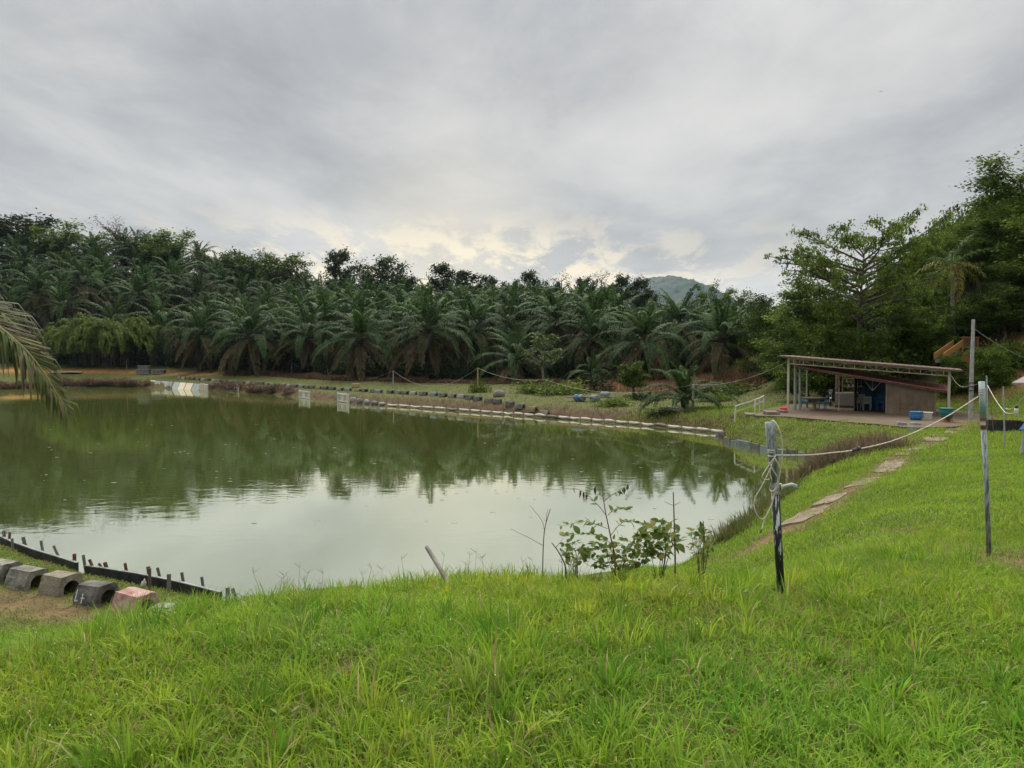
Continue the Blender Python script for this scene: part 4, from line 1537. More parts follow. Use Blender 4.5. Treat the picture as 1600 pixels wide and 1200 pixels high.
def blades(name, x, y, h, w, lean, az, C, rng, segs=3, label='grass'):
    """One ribbon blade per root: segs pieces, bending over along az."""
    n = len(x)
    z = ground(x, y) - 0.01
    root = np.stack([x, y, z], 1)
    d = np.stack([np.cos(az), np.sin(az), np.zeros(n)], 1)
    fa = az + np.pi / 2 + rng.normal(0, 0.5, n)
    sd = np.stack([np.cos(fa), np.sin(fa), np.zeros(n)], 1)
    V, k = [], 2 * segs + 1
    for s in range(segs + 1):
        t = s / segs
        horiz = lean * t ** 1.8
        vert = t * (1 - 0.42 * lean * t * t)
        p = root + d * (h * horiz)[:, None]
        p[:, 2] += h * vert
        ww = (w * (0.75 + 0.5 * t) if t < 0.45 else w * (1.15 - 1.1 * (t - 0.35)))[:, None] * 0.5
        if s < segs:
            V += [p - sd * ww, p + sd * ww]
        else:
            V.append(p)
    V = np.stack(V, 1).reshape(-1, 3)
    b = np.arange(n)[:, None] * k
    T = []
    for s in range(segs - 1):
        o = 2 * s
        T += [b + [o, o + 1, o + 3], b + [o, o + 3, o + 2]]
    o = 2 * (segs - 1)
    T.append(b + [o, o + 1, o + 2])
    CC = np.repeat(C[:, None], k, axis=1)
    CC[:, 0:2] *= 0.9
    me = mesh_np(name, V, [np.concatenate(T)], 'grass_blade', CC.reshape(-1, 3))
    o = link(name, me)
    tag(o, label, 'grass', kind='stuff')
    return o


def wedge(rng, n, y0, y1, mx=1.6, pw=2.0):
    """Random points on the land in view (a metre or two beyond the frame), even per square metre."""
    t = rng.random(n)
    y = (y0 ** pw + t * (y1 ** pw - y0 ** pw)) ** (1 / pw)
    hw = 0.68 * y + mx
    x = (rng.random(n) * 2 - 1) * hw
    return x, y


SLAB = np.array([(16.4, 49.6), (13.9, 44.5), (15.8, 43.7), (17.2, 41.0), (18.5, 39.1), (19.4, 36.9), (21.9, 37.7), (27.5, 43), (29, 48), (26, 53), (20, 55)])


def in_poly(x, y, poly):
    ins = np.zeros(np.shape(x), bool)
    n = len(poly)
    for i in range(n):
        x0, y0 = poly[i]
        x1, y1 = poly[(i + 1) % n]
        ins ^= ((y0 > y) != (y1 > y)) & (x < (x1 - x0) * (y - y0) / (y1 - y0 + 1e-12) + x0)
    return ins


def build_grass():
    rng = np.random.default_rng(3)
    # --- tussocks close by
    nt_ = 3400
    cx, cy_ = wedge(rng, nt_, 1.2, 9.5)
    vig = 0.5 + 0.5 * fnoise(cx, cy_, 0.95, 4.0)
    keep = (rng.random(nt_) < 0.25 + 0.9 * vig) & (soil_mask(cx, cy_) < 0.45)
    # grass stays short on the right-hand slope
    keep &= rng.random(nt_) < np.clip(1.25 - 0.16 * np.maximum(0, cx - 1.2) - 0.1 * np.maximum(0, cy_ - 5.5), 0.15, 1)
    cx, cy_, vig = cx[keep], cy_[keep], vig[keep]
    m = len(cx)
    per = rng.integers(14, 46, m)
    rep = np.repeat(np.arange(m), per)
    n = len(rep)
    a = rng.random(n) * 2 * np.pi
    rr = np.abs(rng.normal(0, 0.055, n))
    hx = (0.12 + 0.21 * vig * rng.random(m))[rep] * (0.55 + 0.6 * rng.random(n))
    hx = hx * np.clip(1.1 - 0.035 * np.maximum(0, cx[rep]), 0.6, 1.1)
    ccol = GRASS[rng.integers(0, 5, m)][rep] * (0.85 + 0.3 * rng.random((m, 1)))[rep] * (0.85 + 0.3 * rng.random((n, 1)))
    hue = fnoise(cx[rep], cy_[rep], 0.45, 31.0)[:, None]
    ccol = ccol * (1 + hue * np.array([0.28, 0.06, -0.1]))
    dead = rng.random(n) < 0.05
    ccol[dead] = STRAW[rng.integers(0, 3, dead.sum())]
    blades('tussock_grass', cx[rep] + rr * np.cos(a), cy_[rep] + rr * np.sin(a), hx, 0.0045 + 0.006 * rng.random(n), 0.18 + 0.75 * rng.random(n) ** 1.5,
           a + rng.normal(0, 0.5, n), ccol, rng, 3, 'bright green tufted grass standing taller over the near bank')
    # --- the mat between them
    n = 260000
    x, y = wedge(rng, n, 1.2, 9.0)
    s = soil_mask(x, y)
    k = rng.random(n) > s * 0.93
    x, y, s = x[k], y[k], s[k]
    n = len(x)
    v = 0.5 + 0.5 * fnoise(x, y, 1.5, 7.0)
    c = GRASS[rng.integers(0, 5, n)] * (0.8 + 0.4 * rng.random((n, 1)))
    lush = (0.72 + 0.55 * (0.5 + 0.5 * fnoise(x, y, 0.8, 11.0)))[:, None]
    wilt = np.clip(0.5 * fnoise(x, y, 0.55, 21.0) - 0.12, 0, 1)
    hue = fnoise(x, y, 0.45, 31.0)[:, None]
    c = c * lush * (1 + hue * np.array([0.28, 0.06, -0.1]))
    dead = rng.random(n) < 0.07 + 0.6 * s + 0.8 * wilt
    c[dead] = STRAW[rng.integers(0, 3, dead.sum())] * 0.8
    blades('turf_grass', x, y, (0.05 + 0.10 * v * rng.random(n) + 0.03) * (1 - 0.4 * s), 0.005 + 0.005 * rng.random(n), 0.25 + 0.9 * rng.random(n),
           rng.random(n) * 6.283, c, rng, 2, 'short green grass matting the near bank')
    # --- middle ground: the slope to the right and the terrace on the left
    n = 230000
    x, y = wedge(rng, n, 8.5, 26, 2.0)
    d = shore_dist(x, y)
    vis = (d > 0.15) & ~((x > -5) & (x < 2.2) & (y > 9.5))
    s = soil_mask(x, y)
    k = vis & (rng.random(n) > s * 0.95)
    x, y, s, d = x[k], y[k], s[k], d[k]
    n = len(x)
    c = GRASS[rng.integers(0, 5, n)] * (0.8 + 0.4 * rng.random((n, 1))) * (0.78 + 0.4 * (0.5 + 0.5 * fnoise(x, y, 0.7, 11.0)))[:, None]
    terr = (x < -4)
    dead = rng.random(n) < 0.05 + 0.55 * s + 0.35 * terr
    c[dead] = STRAW[rng.integers(0, 3, dead.sum())] * 0.75
    c[terr] *= 0.75
    v = 0.5 + 0.5 * fnoise(x, y, 0.8, 4.0)
    blades('slope_grass', x, y, (0.07 + 0.15 * v * rng.random(n)) * np.where(terr, 0.6, 1.0), 0.010 + 0.010 * rng.random(n), 0.25 + 0.8 * rng.random(n), rng.random(n) * 6.283, c, rng, 2,
           'green grass covering the slope beside the broken path')
    # --- up to the hut
    n = 150000
    x = rng.random(n) * 34
    y = 25 + rng.random(n) * 32
    d = shore_dist(x, y)
    s = soil_mask(x, y)
    onslab = in_poly(x, y, SLAB)
    bare = np.clip(blob(x, y, 24, 41.5, 6, 5), 0, 1)
    k = (d > 0.2) & ~onslab & (rng.random(n) > np.maximum(s * 0.95, bare * 0.85)) & (x / y < 0.72)
    x, y = x[k], y[k]
    n = len(x)
    c = GRASS[rng.integers(0, 5, n)] * (0.75 + 0.4 * rng.random((n, 1)))
    dead = rng.random(n) < 0.12
    c[dead] = STRAW[rng.integers(0, 3, dead.sum())] * 0.7
    blades('bank_grass', x, y, 0.09 + 0.16 * rng.random(n), 0.022 + 0.02 * rng.random(n), 0.2 + 0.8 * rng.random(n), rng.random(n) * 6.283, c, rng, 2,
           'green grass on the bank around the hut')
    # --- far bank
    n = 130000
    t = rng.random(n)
    y = 44 + rng.random(n) * 92
    x = (rng.random(n) * 1.45 - 0.75) * y
    d = shore_dist(x, y)
    edge = np.interp(x, [-140, -80, -60, -40, -25, -10, 5, 12, 30], [131, 134, 133, 124, 110, 99, 92, 88, 84])
    sandy = (np.abs(y - edge + 2.2) < 2.2) & (x < -46)
    onslab = in_poly(x, y, SLAB)
    k = (d > 0.1) & (y < edge - 0.5) & ~sandy & ~onslab & (x < 26)
    x, y, d = x[k], y[k], d[k]
    n = len(x)
    c = np.array([(0.090, 0.100, 0.026), (0.070, 0.095, 0.022), (0.105, 0.100, 0.035)])[rng.integers(0, 3, n)] * (0.75 + 0.5 * rng.random((n, 1)))
    dead = rng.random(n) < np.where(d < 2.0, 0.75, 0.18)
    c[dead] = np.array([(0.13, 0.075, 0.045), (0.16, 0.12, 0.06)])[rng.integers(0, 2, dead.sum())]
    blades('far_grass', x, y, (0.07 + 0.14 * rng.random(n)) * np.where(d < 1.8, 3.0, 1.0), 0.04 + 0.04 * rng.random(n), 0.2 + 0.8 * rng.random(n), rng.random(n) * 6.283, c, rng, 1,
           'mown yellowish grass along the far bank')
    # --- brown slashed growth along the foot of the palms
    n = 36000
    x = -47 + rng.random(n) * 88
    edge = np.interp(x, [-140, -80, -60, -40, -25, -10, 5, 12, 30, 45], [131, 134, 133, 124, 110, 99, 92, 88, 84, 82])
    y = edge - 1.0 + rng.normal(0, 0.8, n)
    hump = np.clip(0.55 + 0.6 * fnoise(x, y * 0.3, 0.35, 5.0), 0.1, 1.2)
    c = np.array([(0.135, 0.075, 0.05), (0.10, 0.06, 0.042), (0.17, 0.105, 0.07), (0.075, 0.065, 0.03)])[rng.integers(0, 4, n)] * (0.7 + 0.6 * rng.random((n, 1)))
    blades('dry_brush', x, y, hump * (0.35 + 0.9 * rng.random(n)), 0.06 + 0.06 * rng.random(n), 0.3 + 1.0 * rng.random(n), rng.random(n) * 6.283, c, rng, 2,
           'strip of brown slashed growth between far bank and palms')
    # pinkish dead stalks further right behind the raft
    n = 9000
    x = 6 + rng.random(n) * 26
    y = 80 + rng.normal(0, 1.6, n) - 0.1 * (x - 6)
    c = np.array([(0.26, 0.15, 0.09), (0.20, 0.11, 0.07)])[rng.integers(0, 2, n)] * (0.7 + 0.6 * rng.random((n, 1)))
    blades('dead_stalks', x, y, 0.4 + 0.7 * rng.random(n), 0.05 + 0.04 * rng.random(n), 0.3 + 0.9 * rng.random(n), rng.random(n) * 6.283, c, rng, 2,
           'pinkish brown dead stalks in the clearing behind the raft')
    # --- dead scrub hanging over the water below the path
    n = 7500
    t = rng.random(n)
    pa, pb = PZ(1262, 742, 0.3), PZ(1375, 706, 1.1)
    x = pa[0] + (pb[0] - pa[0]) * t + rng.normal(0, 0.5, n)
    y = pa[1] + (pb[1] - pa[1]) * t + rng.normal(0, 0.8, n)
    k = shore_dist(x, y) > -0.35
    x, y = x[k], y[k]
    n = len(x)
    c = np.array([(0.15, 0.095, 0.065), (0.11, 0.075, 0.055), (0.19, 0.13, 0.085), (0.085, 0.10, 0.03)])[rng.integers(0, 4, n)] * (0.7 + 0.6 * rng.random((n, 1)))
    o = blades('dead_scrub', x, y, 0.3 + 0.8 * rng.random(n) ** 1.5, 0.010 + 0.014 * rng.random(n), 0.3 + 1.2 * rng.random(n), rng.random(n) * 6.283, c, rng, 3,
               'tangle of brown dead scrub on the bank between path and water')
    # weeds edging the right shore
    n = 2600
    i = rng.integers(0, 4, n)
    sp = np.array([PZ(a_, b_, 0.2)[:2] for a_, b_ in [(1222, 775), (1195, 797), (1157, 822), (1128, 846), (1108, 862)]])
    t = rng.random(n)[:, None]
    q = sp[i] * (1 - t) + sp[i + 1] * t + rng.normal(0, 0.22, (n, 2)) + [0.25, 0]
    c = np.array([(0.10, 0.13, 0.03), (0.13, 0.10, 0.05), (0.08, 0.12, 0.03)])[rng.integers(0, 3, n)] * (0.7 + 0.6 * rng.random((n, 1)))
    blades('shore_weeds', q[:, 0], q[:, 1], 0.2 + 0.5 * rng.random(n) ** 2, 0.014 + 0.014 * rng.random(n), 0.1 + 0.7 * rng.random(n), rng.random(n) * 6.283, c, rng, 3,
           'ragged weeds along the water edge beside the pipe post')
    # --- seed heads and tiny white flowers in the near grass
    n = 170
    x, y = wedge(rng, n, 1.6, 5.2)
    z = ground(x, y)
    g = Geo()
    for j in range(n):
        h = 0.14 + 0.16 * rng.random()
        p0 = np.array([x[j], y[j], z[j]])
        p1 = p0 + [rng.normal(0, 0.03), rng.normal(0, 0.03), h]
        g.tube([p0, (p0 + p1) / 2 + rng.normal(0, 0.005, 3), p1], 0.0012, 0.0009, (0.16, 0.22, 0.05), 3)
        r = 0.0028 + 0.0018 * rng.random()
        o8 = np.array([(1, 0, 0), (-1, 0, 0), (0, 1, 0), (0, -1, 0), (0, 0, 1), (0, 0, -1)], float) * r + p1
        g.add(o8, (0.72, 0.70, 0.58), T=np.array([(0, 2, 4), (2, 1, 4), (1, 3, 4), (3, 0, 4), (2, 0, 5), (1, 2, 5), (3, 1, 5), (0, 3, 5)]))
    tag(link('white_flowers', g.mesh('white_flowers', 'grass_blade')), 'tiny white flower heads dotted through the near grass', 'flowers', kind='stuff')
    # broad-leaved weeds low in the grass
    n = 240
    x, y = wedge(rng, n, 1.6, 7.0)
    z = ground(x, y)
    g = Geo()
    for j in range(n):
        k = rng.integers(5, 11)
        a = rng.random(k) * 6.283
        hh = 0.02 + 0.07 * rng.random(k)
        pos = np.stack([x[j] + 0.03 * np.cos(a), y[j] + 0.03 * np.sin(a), z[j] + hh], 1)
        dirs = np.stack([np.cos(a), np.sin(a), 0.25 + 0.3 * rng.random(k)], 1)
        g.leaves(pos, dirs, np.tile([0, 0, 1.0], (k, 1)), 0.025 + 0.03 * rng.random(k), 0.018, palette(rng, k, [(0.13, 0.22, 0.03), (0.10, 0.18, 0.025), (0.18, 0.26, 0.06)], 0.1))
    tag(link('low_weeds', g.mesh('low_weeds', 'weed_leaf')), 'small broad-leaved weeds scattered among the near grass', 'weeds', kind='stuff')


# the hut's own axes: origin at its left front post, x along the front
HUT0 = PZ(1231, 643, 1.5)
HUT1 = PZ(1482, 651.5, 1.5)
HUT_A = math.atan2(HUT1[1] - HUT0[1], HUT1[0] - HUT0[0])
HUT_L = float(np.hypot(HUT1[1] - HUT0[1], HUT1[0] - HUT0[0]))


def to_hut(x, y):
    dx, dy = np.asarray(x) - HUT0[0], np.asarray(y) - HUT0[1]
    c, s = math.cos(HUT_A), math.sin(HUT_A)
    return dx * c + dy * s, -dx * s + dy * c


def hut_pt(lx, ly, h=0.0):
    c, s = math.cos(HUT_A), math.sin(HUT_A)
    return (HUT0[0] + lx * c - ly * s, HUT0[1] + lx * s + ly * c, 1.5 + h)


build_grass()


# ------------------------------------------------------------------ platform and path
def poly_prism(poly, z0, z1):
    mb = MB()
    n = len(poly)
    vs = [(p[0], p[1], z0) for p in poly] + [(p[0], p[1], z1) for p in poly]
    fs = [tuple(range(2 * n - 1, n - 1, -1))[::-1], tuple(range(n))[::-1]]
    for i in range(n):
        j = (i + 1) % n
        fs.append((i, j, n + j, n + i))
    return mb.add(vs, fs)


rng = np.random.default_rng(21)
pts = []
for i in range(len(SLAB)):
    a, b = SLAB[i], SLAB[(i + 1) % len(SLAB)]
    k = max(2, int(np.hypot(*(b - a)) / 0.7))
    for q in range(k):
        pts.append(a + (b - a) * q / k + rng.normal(0, 0.10, 2))
plat = poly_prism(pts, 0.75, 1.5).build('platform', 'slab')
tag(plat, 'cracked brown concrete platform under the hut', kind='structure')
for i, (px, py, w, d) in enumerate([(1178, 655, 1.1, 0.6), (1205, 658, 0.9, 0.5), (1222, 655, 0.5, 0.5), (1408, 676, 0.6, 0.4), (1430, 676, 0.5, 0.35), (1424, 682, 0.35, 0.25)]):
    p = PZ(px, py, 1.1)
    o = MB().box((0, 0, 0.1), (w, d, 0.3), (0.1, 0.06, 0)).build('concrete_chunk', 'concrete_tan' if i < 3 else 'concrete_pale', None, (p[0], p[1], gz(p[0], p[1])), (0, 0, 0.4 * i), bevel=0.03)
    tag(o, ['broken slab edge below the handrail', 'cracked slab edge under the red can', 'small chunk fallen off the platform corner',
            'pale rubble chunk under the platform beside the path', 'pale rubble chunk closest to the end of the path', 'smallest pale rubble chunk beside the path'][i], 'rubble')

path = empty('path', (0, 0, 0))
tag(path, 'broken concrete slab path running along the slope to the hut', kind='structure')
rng = np.random.default_rng(4)
k = 9.0
while k < 38.5:
    ki = int(k)
    a = path_line[ki]
    d = nrm(path_line[min(ki + 1, 39)] - path_line[ki - 1])
    n_ = np.array([-d[1], d[0]])
    step = float(np.linalg.norm(path_line[min(ki + 1, 39)] - path_line[ki]))
    L_, W_ = 0.36 + 0.40 * rng.random(), 0.30 + 0.18 * rng.random()
    off = n_ * rng.normal(0, 0.08)
    q = []
    for ang in np.linspace(0, 2 * np.pi, 18, endpoint=False):
        rr = 1 / max(abs(math.cos(ang)), abs(math.sin(ang))) ** 0.7 * (0.72 + 0.38 * rng.random())
        q.append(a + off + d * math.cos(ang) * L_ * rr + n_ * (math.sin(ang) * W_ * rr))
    mb = poly_prism(q, 0, 1)
    zs = ground(np.array([v[0] for v in mb.v]), np.array([v[1] for v in mb.v]))
    zc_ = gz(*a)
    for j, v in enumerate(mb.v):
        mb.v[j] = (v[0], v[1], float(zs[j]) * 0.85 + zc_ * 0.15 + (0.028 if v[2] > 0.5 else -0.12))
    mb.build('slab', 'path_slab', path)
    k += (2 * L_ * (1.0 + (1.1 if rng.random() < 0.3 else 0.2))) / max(step, 0.05)


# ------------------------------------------------------------------ concrete blocks
def block_mesh(mat, L=0.62, chip=0.0, seed=0):
    """Hollow block: tapering outside, horseshoe hole right through."""
    out = [(-0.31, 0), (-0.30, 0.16), (-0.235, 0.40), (-0.20, 0.44), (0.20, 0.44), (0.235, 0.40), (0.30, 0.16), (0.31, 0)]
    inn = [(-0.17, 0), (-0.185, 0.12)] + [(0.18 * math.cos(a), 0.16 + 0.165 * math.sin(a)) for a in np.linspace(math.pi, 0, 9)[1:-1]] + [(0.185, 0.12), (0.17, 0)]
    # pair outer and inner points by resampling the outer outline
    m = len(inn)
    o = np.array(out, float)
    seg = np.concatenate([[0], np.cumsum(np.hypot(*np.diff(o, axis=0).T))])
    s = np.linspace(0, seg[-1], m)
    oo = np.stack([np.interp(s, seg, o[:, 0]), np.interp(s, seg, o[:, 1])], 1)
    for q in o[2:6]:
        oo[np.argmin(np.hypot(*(oo - q).T))] = q
    vs = []
    rg = np.random.default_rng(seed)
    for x in (-L / 2, L / 2):
        vs += [(x + rg.normal(0, 0.012), p[0] + rg.normal(0, 0.007), p[1] + rg.normal(0, 0.007)) for p in oo]
        vs += [(x, p[0], p[1]) for p in inn]
    f = []
    for i in range(m - 1):
        f.append((i, i + 1, m + i + 1, m + i))                               # end face
        f.append((2 * m + i + 1, 2 * m + i, 3 * m + i, 3 * m + i + 1))       # other end
        f.append((i + 1, i, 2 * m + i, 2 * m + i + 1))                       # outside
        f.append((m + i, m + i + 1, 3 * m + i + 1, 3 * m + i))               # inside
    f.append((0, m, 3 * m, 2 * m))
    f.append((m - 1, 2 * m - 1 + 0, 4 * m - 1, 3 * m - 1))
    return MB().add(vs, f).mesh('concrete_block', mat)


near_blocks = [(6, 903, 'concrete_moss', 'mossy hollow concrete block cut by the picture edge'),
               (43, 911, 'concrete_moss', 'whitish mossy hollow concrete block beside the one with yellow paint'),
               (97, 921, 'concrete_tan', 'tan hollow concrete block with yellow paint on its corner'),
               (152, 936, 'concrete_dark', 'dark hollow concrete block with chalk letters on its side'),
               (212, 950, 'concrete_red', 'hollow concrete block painted faded red and pink'),
               (266, 957, 'concrete_moss', 'low broken concrete block half sunk in the grass')]
for i, (px, py, mt, lab) in enumerate(near_blocks):
    p = PZ(px, py, 0.5)
    z = gz(p[0], p[1])
    o = link('concrete_block', block_mesh(mt, 0.62, 0, i), None, (p[0], p[1], z - (0.22 if i == 5 else 0.03)), (R([2, -2, 1, 0, 3, 7][i]), R([0, 2, 0, -1, 3, -5][i]), R([-26, -20, -24, -20, -24, -18][i])))
    o.scale = (0.9, 0.9, 0.9)
    tag(o, lab, 'concrete block', 'hollow blocks on the near terrace')
    if i == 3:
        mb = MB()   # chalk marks on the sloping side that faces the camera
        def stroke(x0, z0, x1, z1, w=0.022):
            def y(z):
                return -0.31 + 0.012 * z - 0.004 if z < 0.16 else -0.30 + (z - 0.16) * 0.271 - 0.004
            n_ = Vector((z0 - z1, 0, x1 - x0)).normalized() * w / 2
            mb.add([(x0 - n_.x, y(z0), z0 - n_.z), (x1 - n_.x, y(z1), z1 - n_.z), (x1 + n_.x, y(z1), z1 + n_.z), (x0 + n_.x, y(z0), z0 + n_.z)], [(0, 1, 2, 3)])
        stroke(-0.23, 0.36, -0.255, 0.13)
        stroke(-0.255, 0.13, -0.17, 0.155)
        stroke(-0.07, 0.29, -0.085, 0.10)
        stroke(-0.11, 0.20, -0.01, 0.205)
        mb.build('chalk_lettering', 'chalk', o)
    if i == 2:
        mb = MB()
        mb.box((-0.312, 0.0, 0.2), (0.006, 0.40, 0.36))
        mb.add([(-0.31, -0.306, 0.02), (-0.25, -0.306, 0.02), (-0.27, -0.232, 0.40), (-0.31, -0.232, 0.40)], [(0, 1, 2, 3)])
        mb.build('yellow_paint', 'concrete_yellow', o)
    if i == 1:
        MB().add([(-0.25, -0.309, 0.03), (0.12, -0.309, 0.03), (0.02, -0.264, 0.30), (-0.24, -0.26, 0.31)], [(0, 1, 2, 3)]).build('lime_patch', 'concrete_pale', o)
    if i == 5:
        MB().box((0.0, 0, 0.445), (0.3, 0.2, 0.012)).build('lime_patch', 'concrete_pale', o)

FARB = {k: block_mesh('concrete_' + k, 0.72, 0, 30 + j) for j, k in enumerate(['dark', 'moss', 'tan', 'yellow', 'pale', 'blue'])}
row = [(280, 588.0), (350, 593.5), (405, 599.5), (500, 606.5), (612, 613.5), (722, 621.5), (767, 626.0), (878, 636.0), (988, 645.5), (1130, 659.5)]
rx, ry = [a for a, _ in row], [b for _, b in row]
kinds = 'moss pale dark dark moss pale dark pale moss dark pale dark moss pale dark dark moss blue dark tan pale dark blue dark dark yellow dark dark moss blue yellow dark dark blue dark tan dark pale dark blue dark moss pale dark dark dark dark dark moss yellow tan dark dark moss blue dark tan pale moss dark'.split()
names = {'dark': ('dark weathered hollow block in the row along the far bank', 'dark blocks along the far bank'),
         'moss': ('mossy grey hollow block in the row along the far bank', 'mossy blocks along the far bank'),
         'tan': ('tan hollow block in the row along the far bank', 'tan blocks along the far bank'),
         'yellow': ('yellow-stained hollow block in the row along the far bank', 'yellow blocks along the far bank'),
         'pale': ('whitewashed hollow block in the row along the far bank', 'whitewashed blocks along the far bank'),
         'blue': ('blue-grey painted hollow block in the row along the far bank', 'blue-grey blocks along the far bank')}
# walk along the row on the ground, a block every metre or so
line = [P(x, y, 1.0) for x, y in row]
rng = np.random.default_rng(44)
xs = np.linspace(280, 1130, 900)
wp = []
for x in xs:
    y = np.interp(x, rx, ry)
    q = PZ(x, y, np.interp(x, [280, 350, 405, 500, 1130], [1.6, 1.35, 1.0, 0.95, 0.9]))
    wp.append(q[:2])
wp = np.array(wp)
sl = np.concatenate([[0], np.cumsum(np.hypot(*np.diff(wp, axis=0).T))])
nb = 62
for i in range(nb):
    # nearer the hut the blocks sit wider apart
    s = sl[-1] * (i + 0.25 * rng.normal() * 0.5) / (nb - 1)
    s = np.clip(s, 0, sl[-1])
    x, y = np.interp(s, sl, wp[:, 0]), np.interp(s, sl, wp[:, 1])
    k = kinds[i] if i < len(kinds) else 'dark'
    o = link('concrete_block', FARB[k], None, (x, y, gz(x, y) - 0.06), (0, 0, R(-32 + rng.normal(0, 7))))
    tag(o, names[k][0], 'concrete block', names[k][1])
p = PZ(1021, 649, 0.95)
o = MB().box((0, 0, 0.35), (0.5, 0.2, 0.7)).build('concrete_block', 'concrete_pale', None, (p[0], p[1], gz(p[0], p[1])), (0, 0, -0.5))
tag(o, 'taller grey concrete block with two holes in the far row', 'concrete block')
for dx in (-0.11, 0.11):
    MB().box((dx, -0.101, 0.4), (0.15, 0.02, 0.28)).build('hole', 'rubber', o)  # dark panel on solid concrete, its colour stands in for a hole's shade
p = PZ(1055, 641, 1.05)
o = MB().box((0, 0, 0.22), (1.3, 0.5, 0.32), (0.05, 0.12, 0), 0.8).build('concrete_chunk', 'concrete_moss', None, (p[0], p[1], gz(p[0], p[1])), (0, 0, -0.3), bevel=0.05)
tag(o, 'mossy grey slab of rubble behind the block row below the young palm', 'rubble')
p = PZ(780, 619, 1.05)
o = MB().lathe([(0.5, -0.05), (0.58, 0.12), (0.55, 0.4), (0.42, 0.58), (0.2, 0.64)], 10).build('tree_stump', 'rock', None, (p[0], p[1], gz(p[0], p[1])), smooth=True)
tag(o, 'grey rounded stump on the grass of the far bank', 'stump')
p = PZ(556, 602, 1.3)
o = MB().box((0, 0, 0.26), (1.0, 0.6, 0.5), None, 0.9).build('crate', 'wood_ochre', None, (p[0], p[1], gz(p[0], p[1])), (0, 0, 0.1), bevel=0.04)
tag(o, 'small yellow crate lying before the brown growth', 'crate')

# ------------------------------------------------------------------ black edging and stakes along the near terrace
seg_a = [(-40, 826), (0, 838), (20, 847), (55, 859.5), (90, 870), (121, 880)]
seg_b = [(134, 884.5), (165, 888.5), (192, 893), (215, 896.5), (243, 902), (268, 907), (292, 912.5), (318, 919), (345, 926)]
for nm, sg, lab in (('a', seg_a, 'black plastic edging board bent along the pond, with grass growing over it'),
                    ('b', seg_b, 'black plastic edging board running into the tall grass beside the red block')):
    mb, mt = MB(), MB()
    pl = [PZ(x, y, 0.42) for x, y in sg]
    for a, b in zip(pl[:-1], pl[1:]):
        d = nrm(b - a)
        n_ = np.array([d[1], -d[0], 0])
        if n_[1] > 0:
            n_ = -n_
        t = n_ * 0.025
        mb.add([a - t + [0, 0, -0.6], b - t + [0, 0, -0.6], b - t, a - t, a + t + [0, 0, -0.6], b + t + [0, 0, -0.6], b + t, a + t],
               [(3, 2, 1, 0), (4, 5, 6, 7), (0, 4, 7, 3), (1, 2, 6, 5), (2, 3, 7, 6)])
        mt.add([a - t * 1.3 + [0, 0, 0.003], b - t * 1.3 + [0, 0, 0.003], b + t * 1.3 + [0, 0, 0.003], a + t * 1.3 + [0, 0, 0.003],
                a - t * 1.3 + [0, 0, 0.02], b - t * 1.3 + [0, 0, 0.02], b + t * 1.3 + [0, 0, 0.02], a + t * 1.3 + [0, 0, 0.02]],
               [(3, 2, 1, 0), (4, 5, 6, 7), (0, 1, 5, 4), (2, 3, 7, 6)])
    root = empty('edging_board', ZERO, 0, lab, 'edging')
    mb.build('board', 'black_plastic', root)
    mt.build('top_rail', 'edge_top', root)
stakes = [(4, 829, 11, 0, 'g'), (12, 832, 11, .1, 'r'), (22, 840, 18, 0, 'g'), (36, 839, 11, -.2, 'd'), (64, 845, 15, -.15, 'g'), (87, 852, 14, -.35, 'g'),
          (114, 866, 11, 0, 'r'), (130, 867, 17, -.12, 'g'), (142, 874, 12, -.4, 'r'), (164, 879, 9, -.25, 'r'), (155, 880, 6, -.5, 'd'), (195, 880, 12, -.15, 'r'),
          (231, 886, 12, -.12, 'r'), (236, 886, 30, .02, 'b'), (247, 887, 14, -.2, 'd'), (266, 895, 20, .02, 'g'), (284, 895, 13, -.15, 'd'), (315, 902, 13, -.12, 'd'),
          (354, 919, 8, 0, 'd'), (364, 919, 9, -.3, 'd')]
for i, (px, ty, hp, tilt, kd) in enumerate(stakes):
    base = PZ(px, ty + hp, 0.42)
    if kd == 'b' or i in (15, 2):
        base = PZ(px, ty + hp, 0.38)
    hh = hp / 1200 * base[1]
    mb = MB()
    mb.box((0, 0, (hh - 0.5) / 2), (0.055 + 0.02 * (i % 3 == 0), 0.04, hh + 0.5))
    o = mb.build('wooden_stake', {'g': 'wood_grey', 'r': 'rust_wood', 'd': 'board_dull', 'b': 'wood_brown'}[kd], None,
                 (base[0], base[1] - (0.06 if i in (2, 13, 15) else -0.06), base[2]), (0, tilt, 0.3 * (i % 4)), bevel=0.005)
    special = {13: 'tall brown stake standing in front of the black edging', 15: 'pale stake in front of the edging below the red block',
               2: 'pale stake in front of the edging at the picture edge', 7: 'thick grey stake at the break in the edging', 8: 'broad rusty stub leaning at the break in the edging'}
    gl_ = {'g': 'weathered grey stake behind the black edging', 'r': 'rusty brown stake stub along the black edging', 'd': 'dark stake stub leaning along the black edging', 'b': ''}
    tag(o, special.get(i, gl_[kd]), 'stake', None if i in special else {'g': 'grey stakes along the edging', 'r': 'rusty stakes along the edging', 'd': 'dark stakes along the edging'}[kd])
p = PZ(223, 912, 0.42)
o = MB().lathe([(0.02, 0), (0.055, 0.03), (0.05, 0.12), (0.015, 0.17), (0.012, 0.2)], 8).build('bottle', 'plastic_white', None, (p[0], p[1], gz(p[0], p[1]) + 0.0), (0.2, 0.3, 0), smooth=True)
tag(o, 'white plastic scrap against the black edging', 'litter')

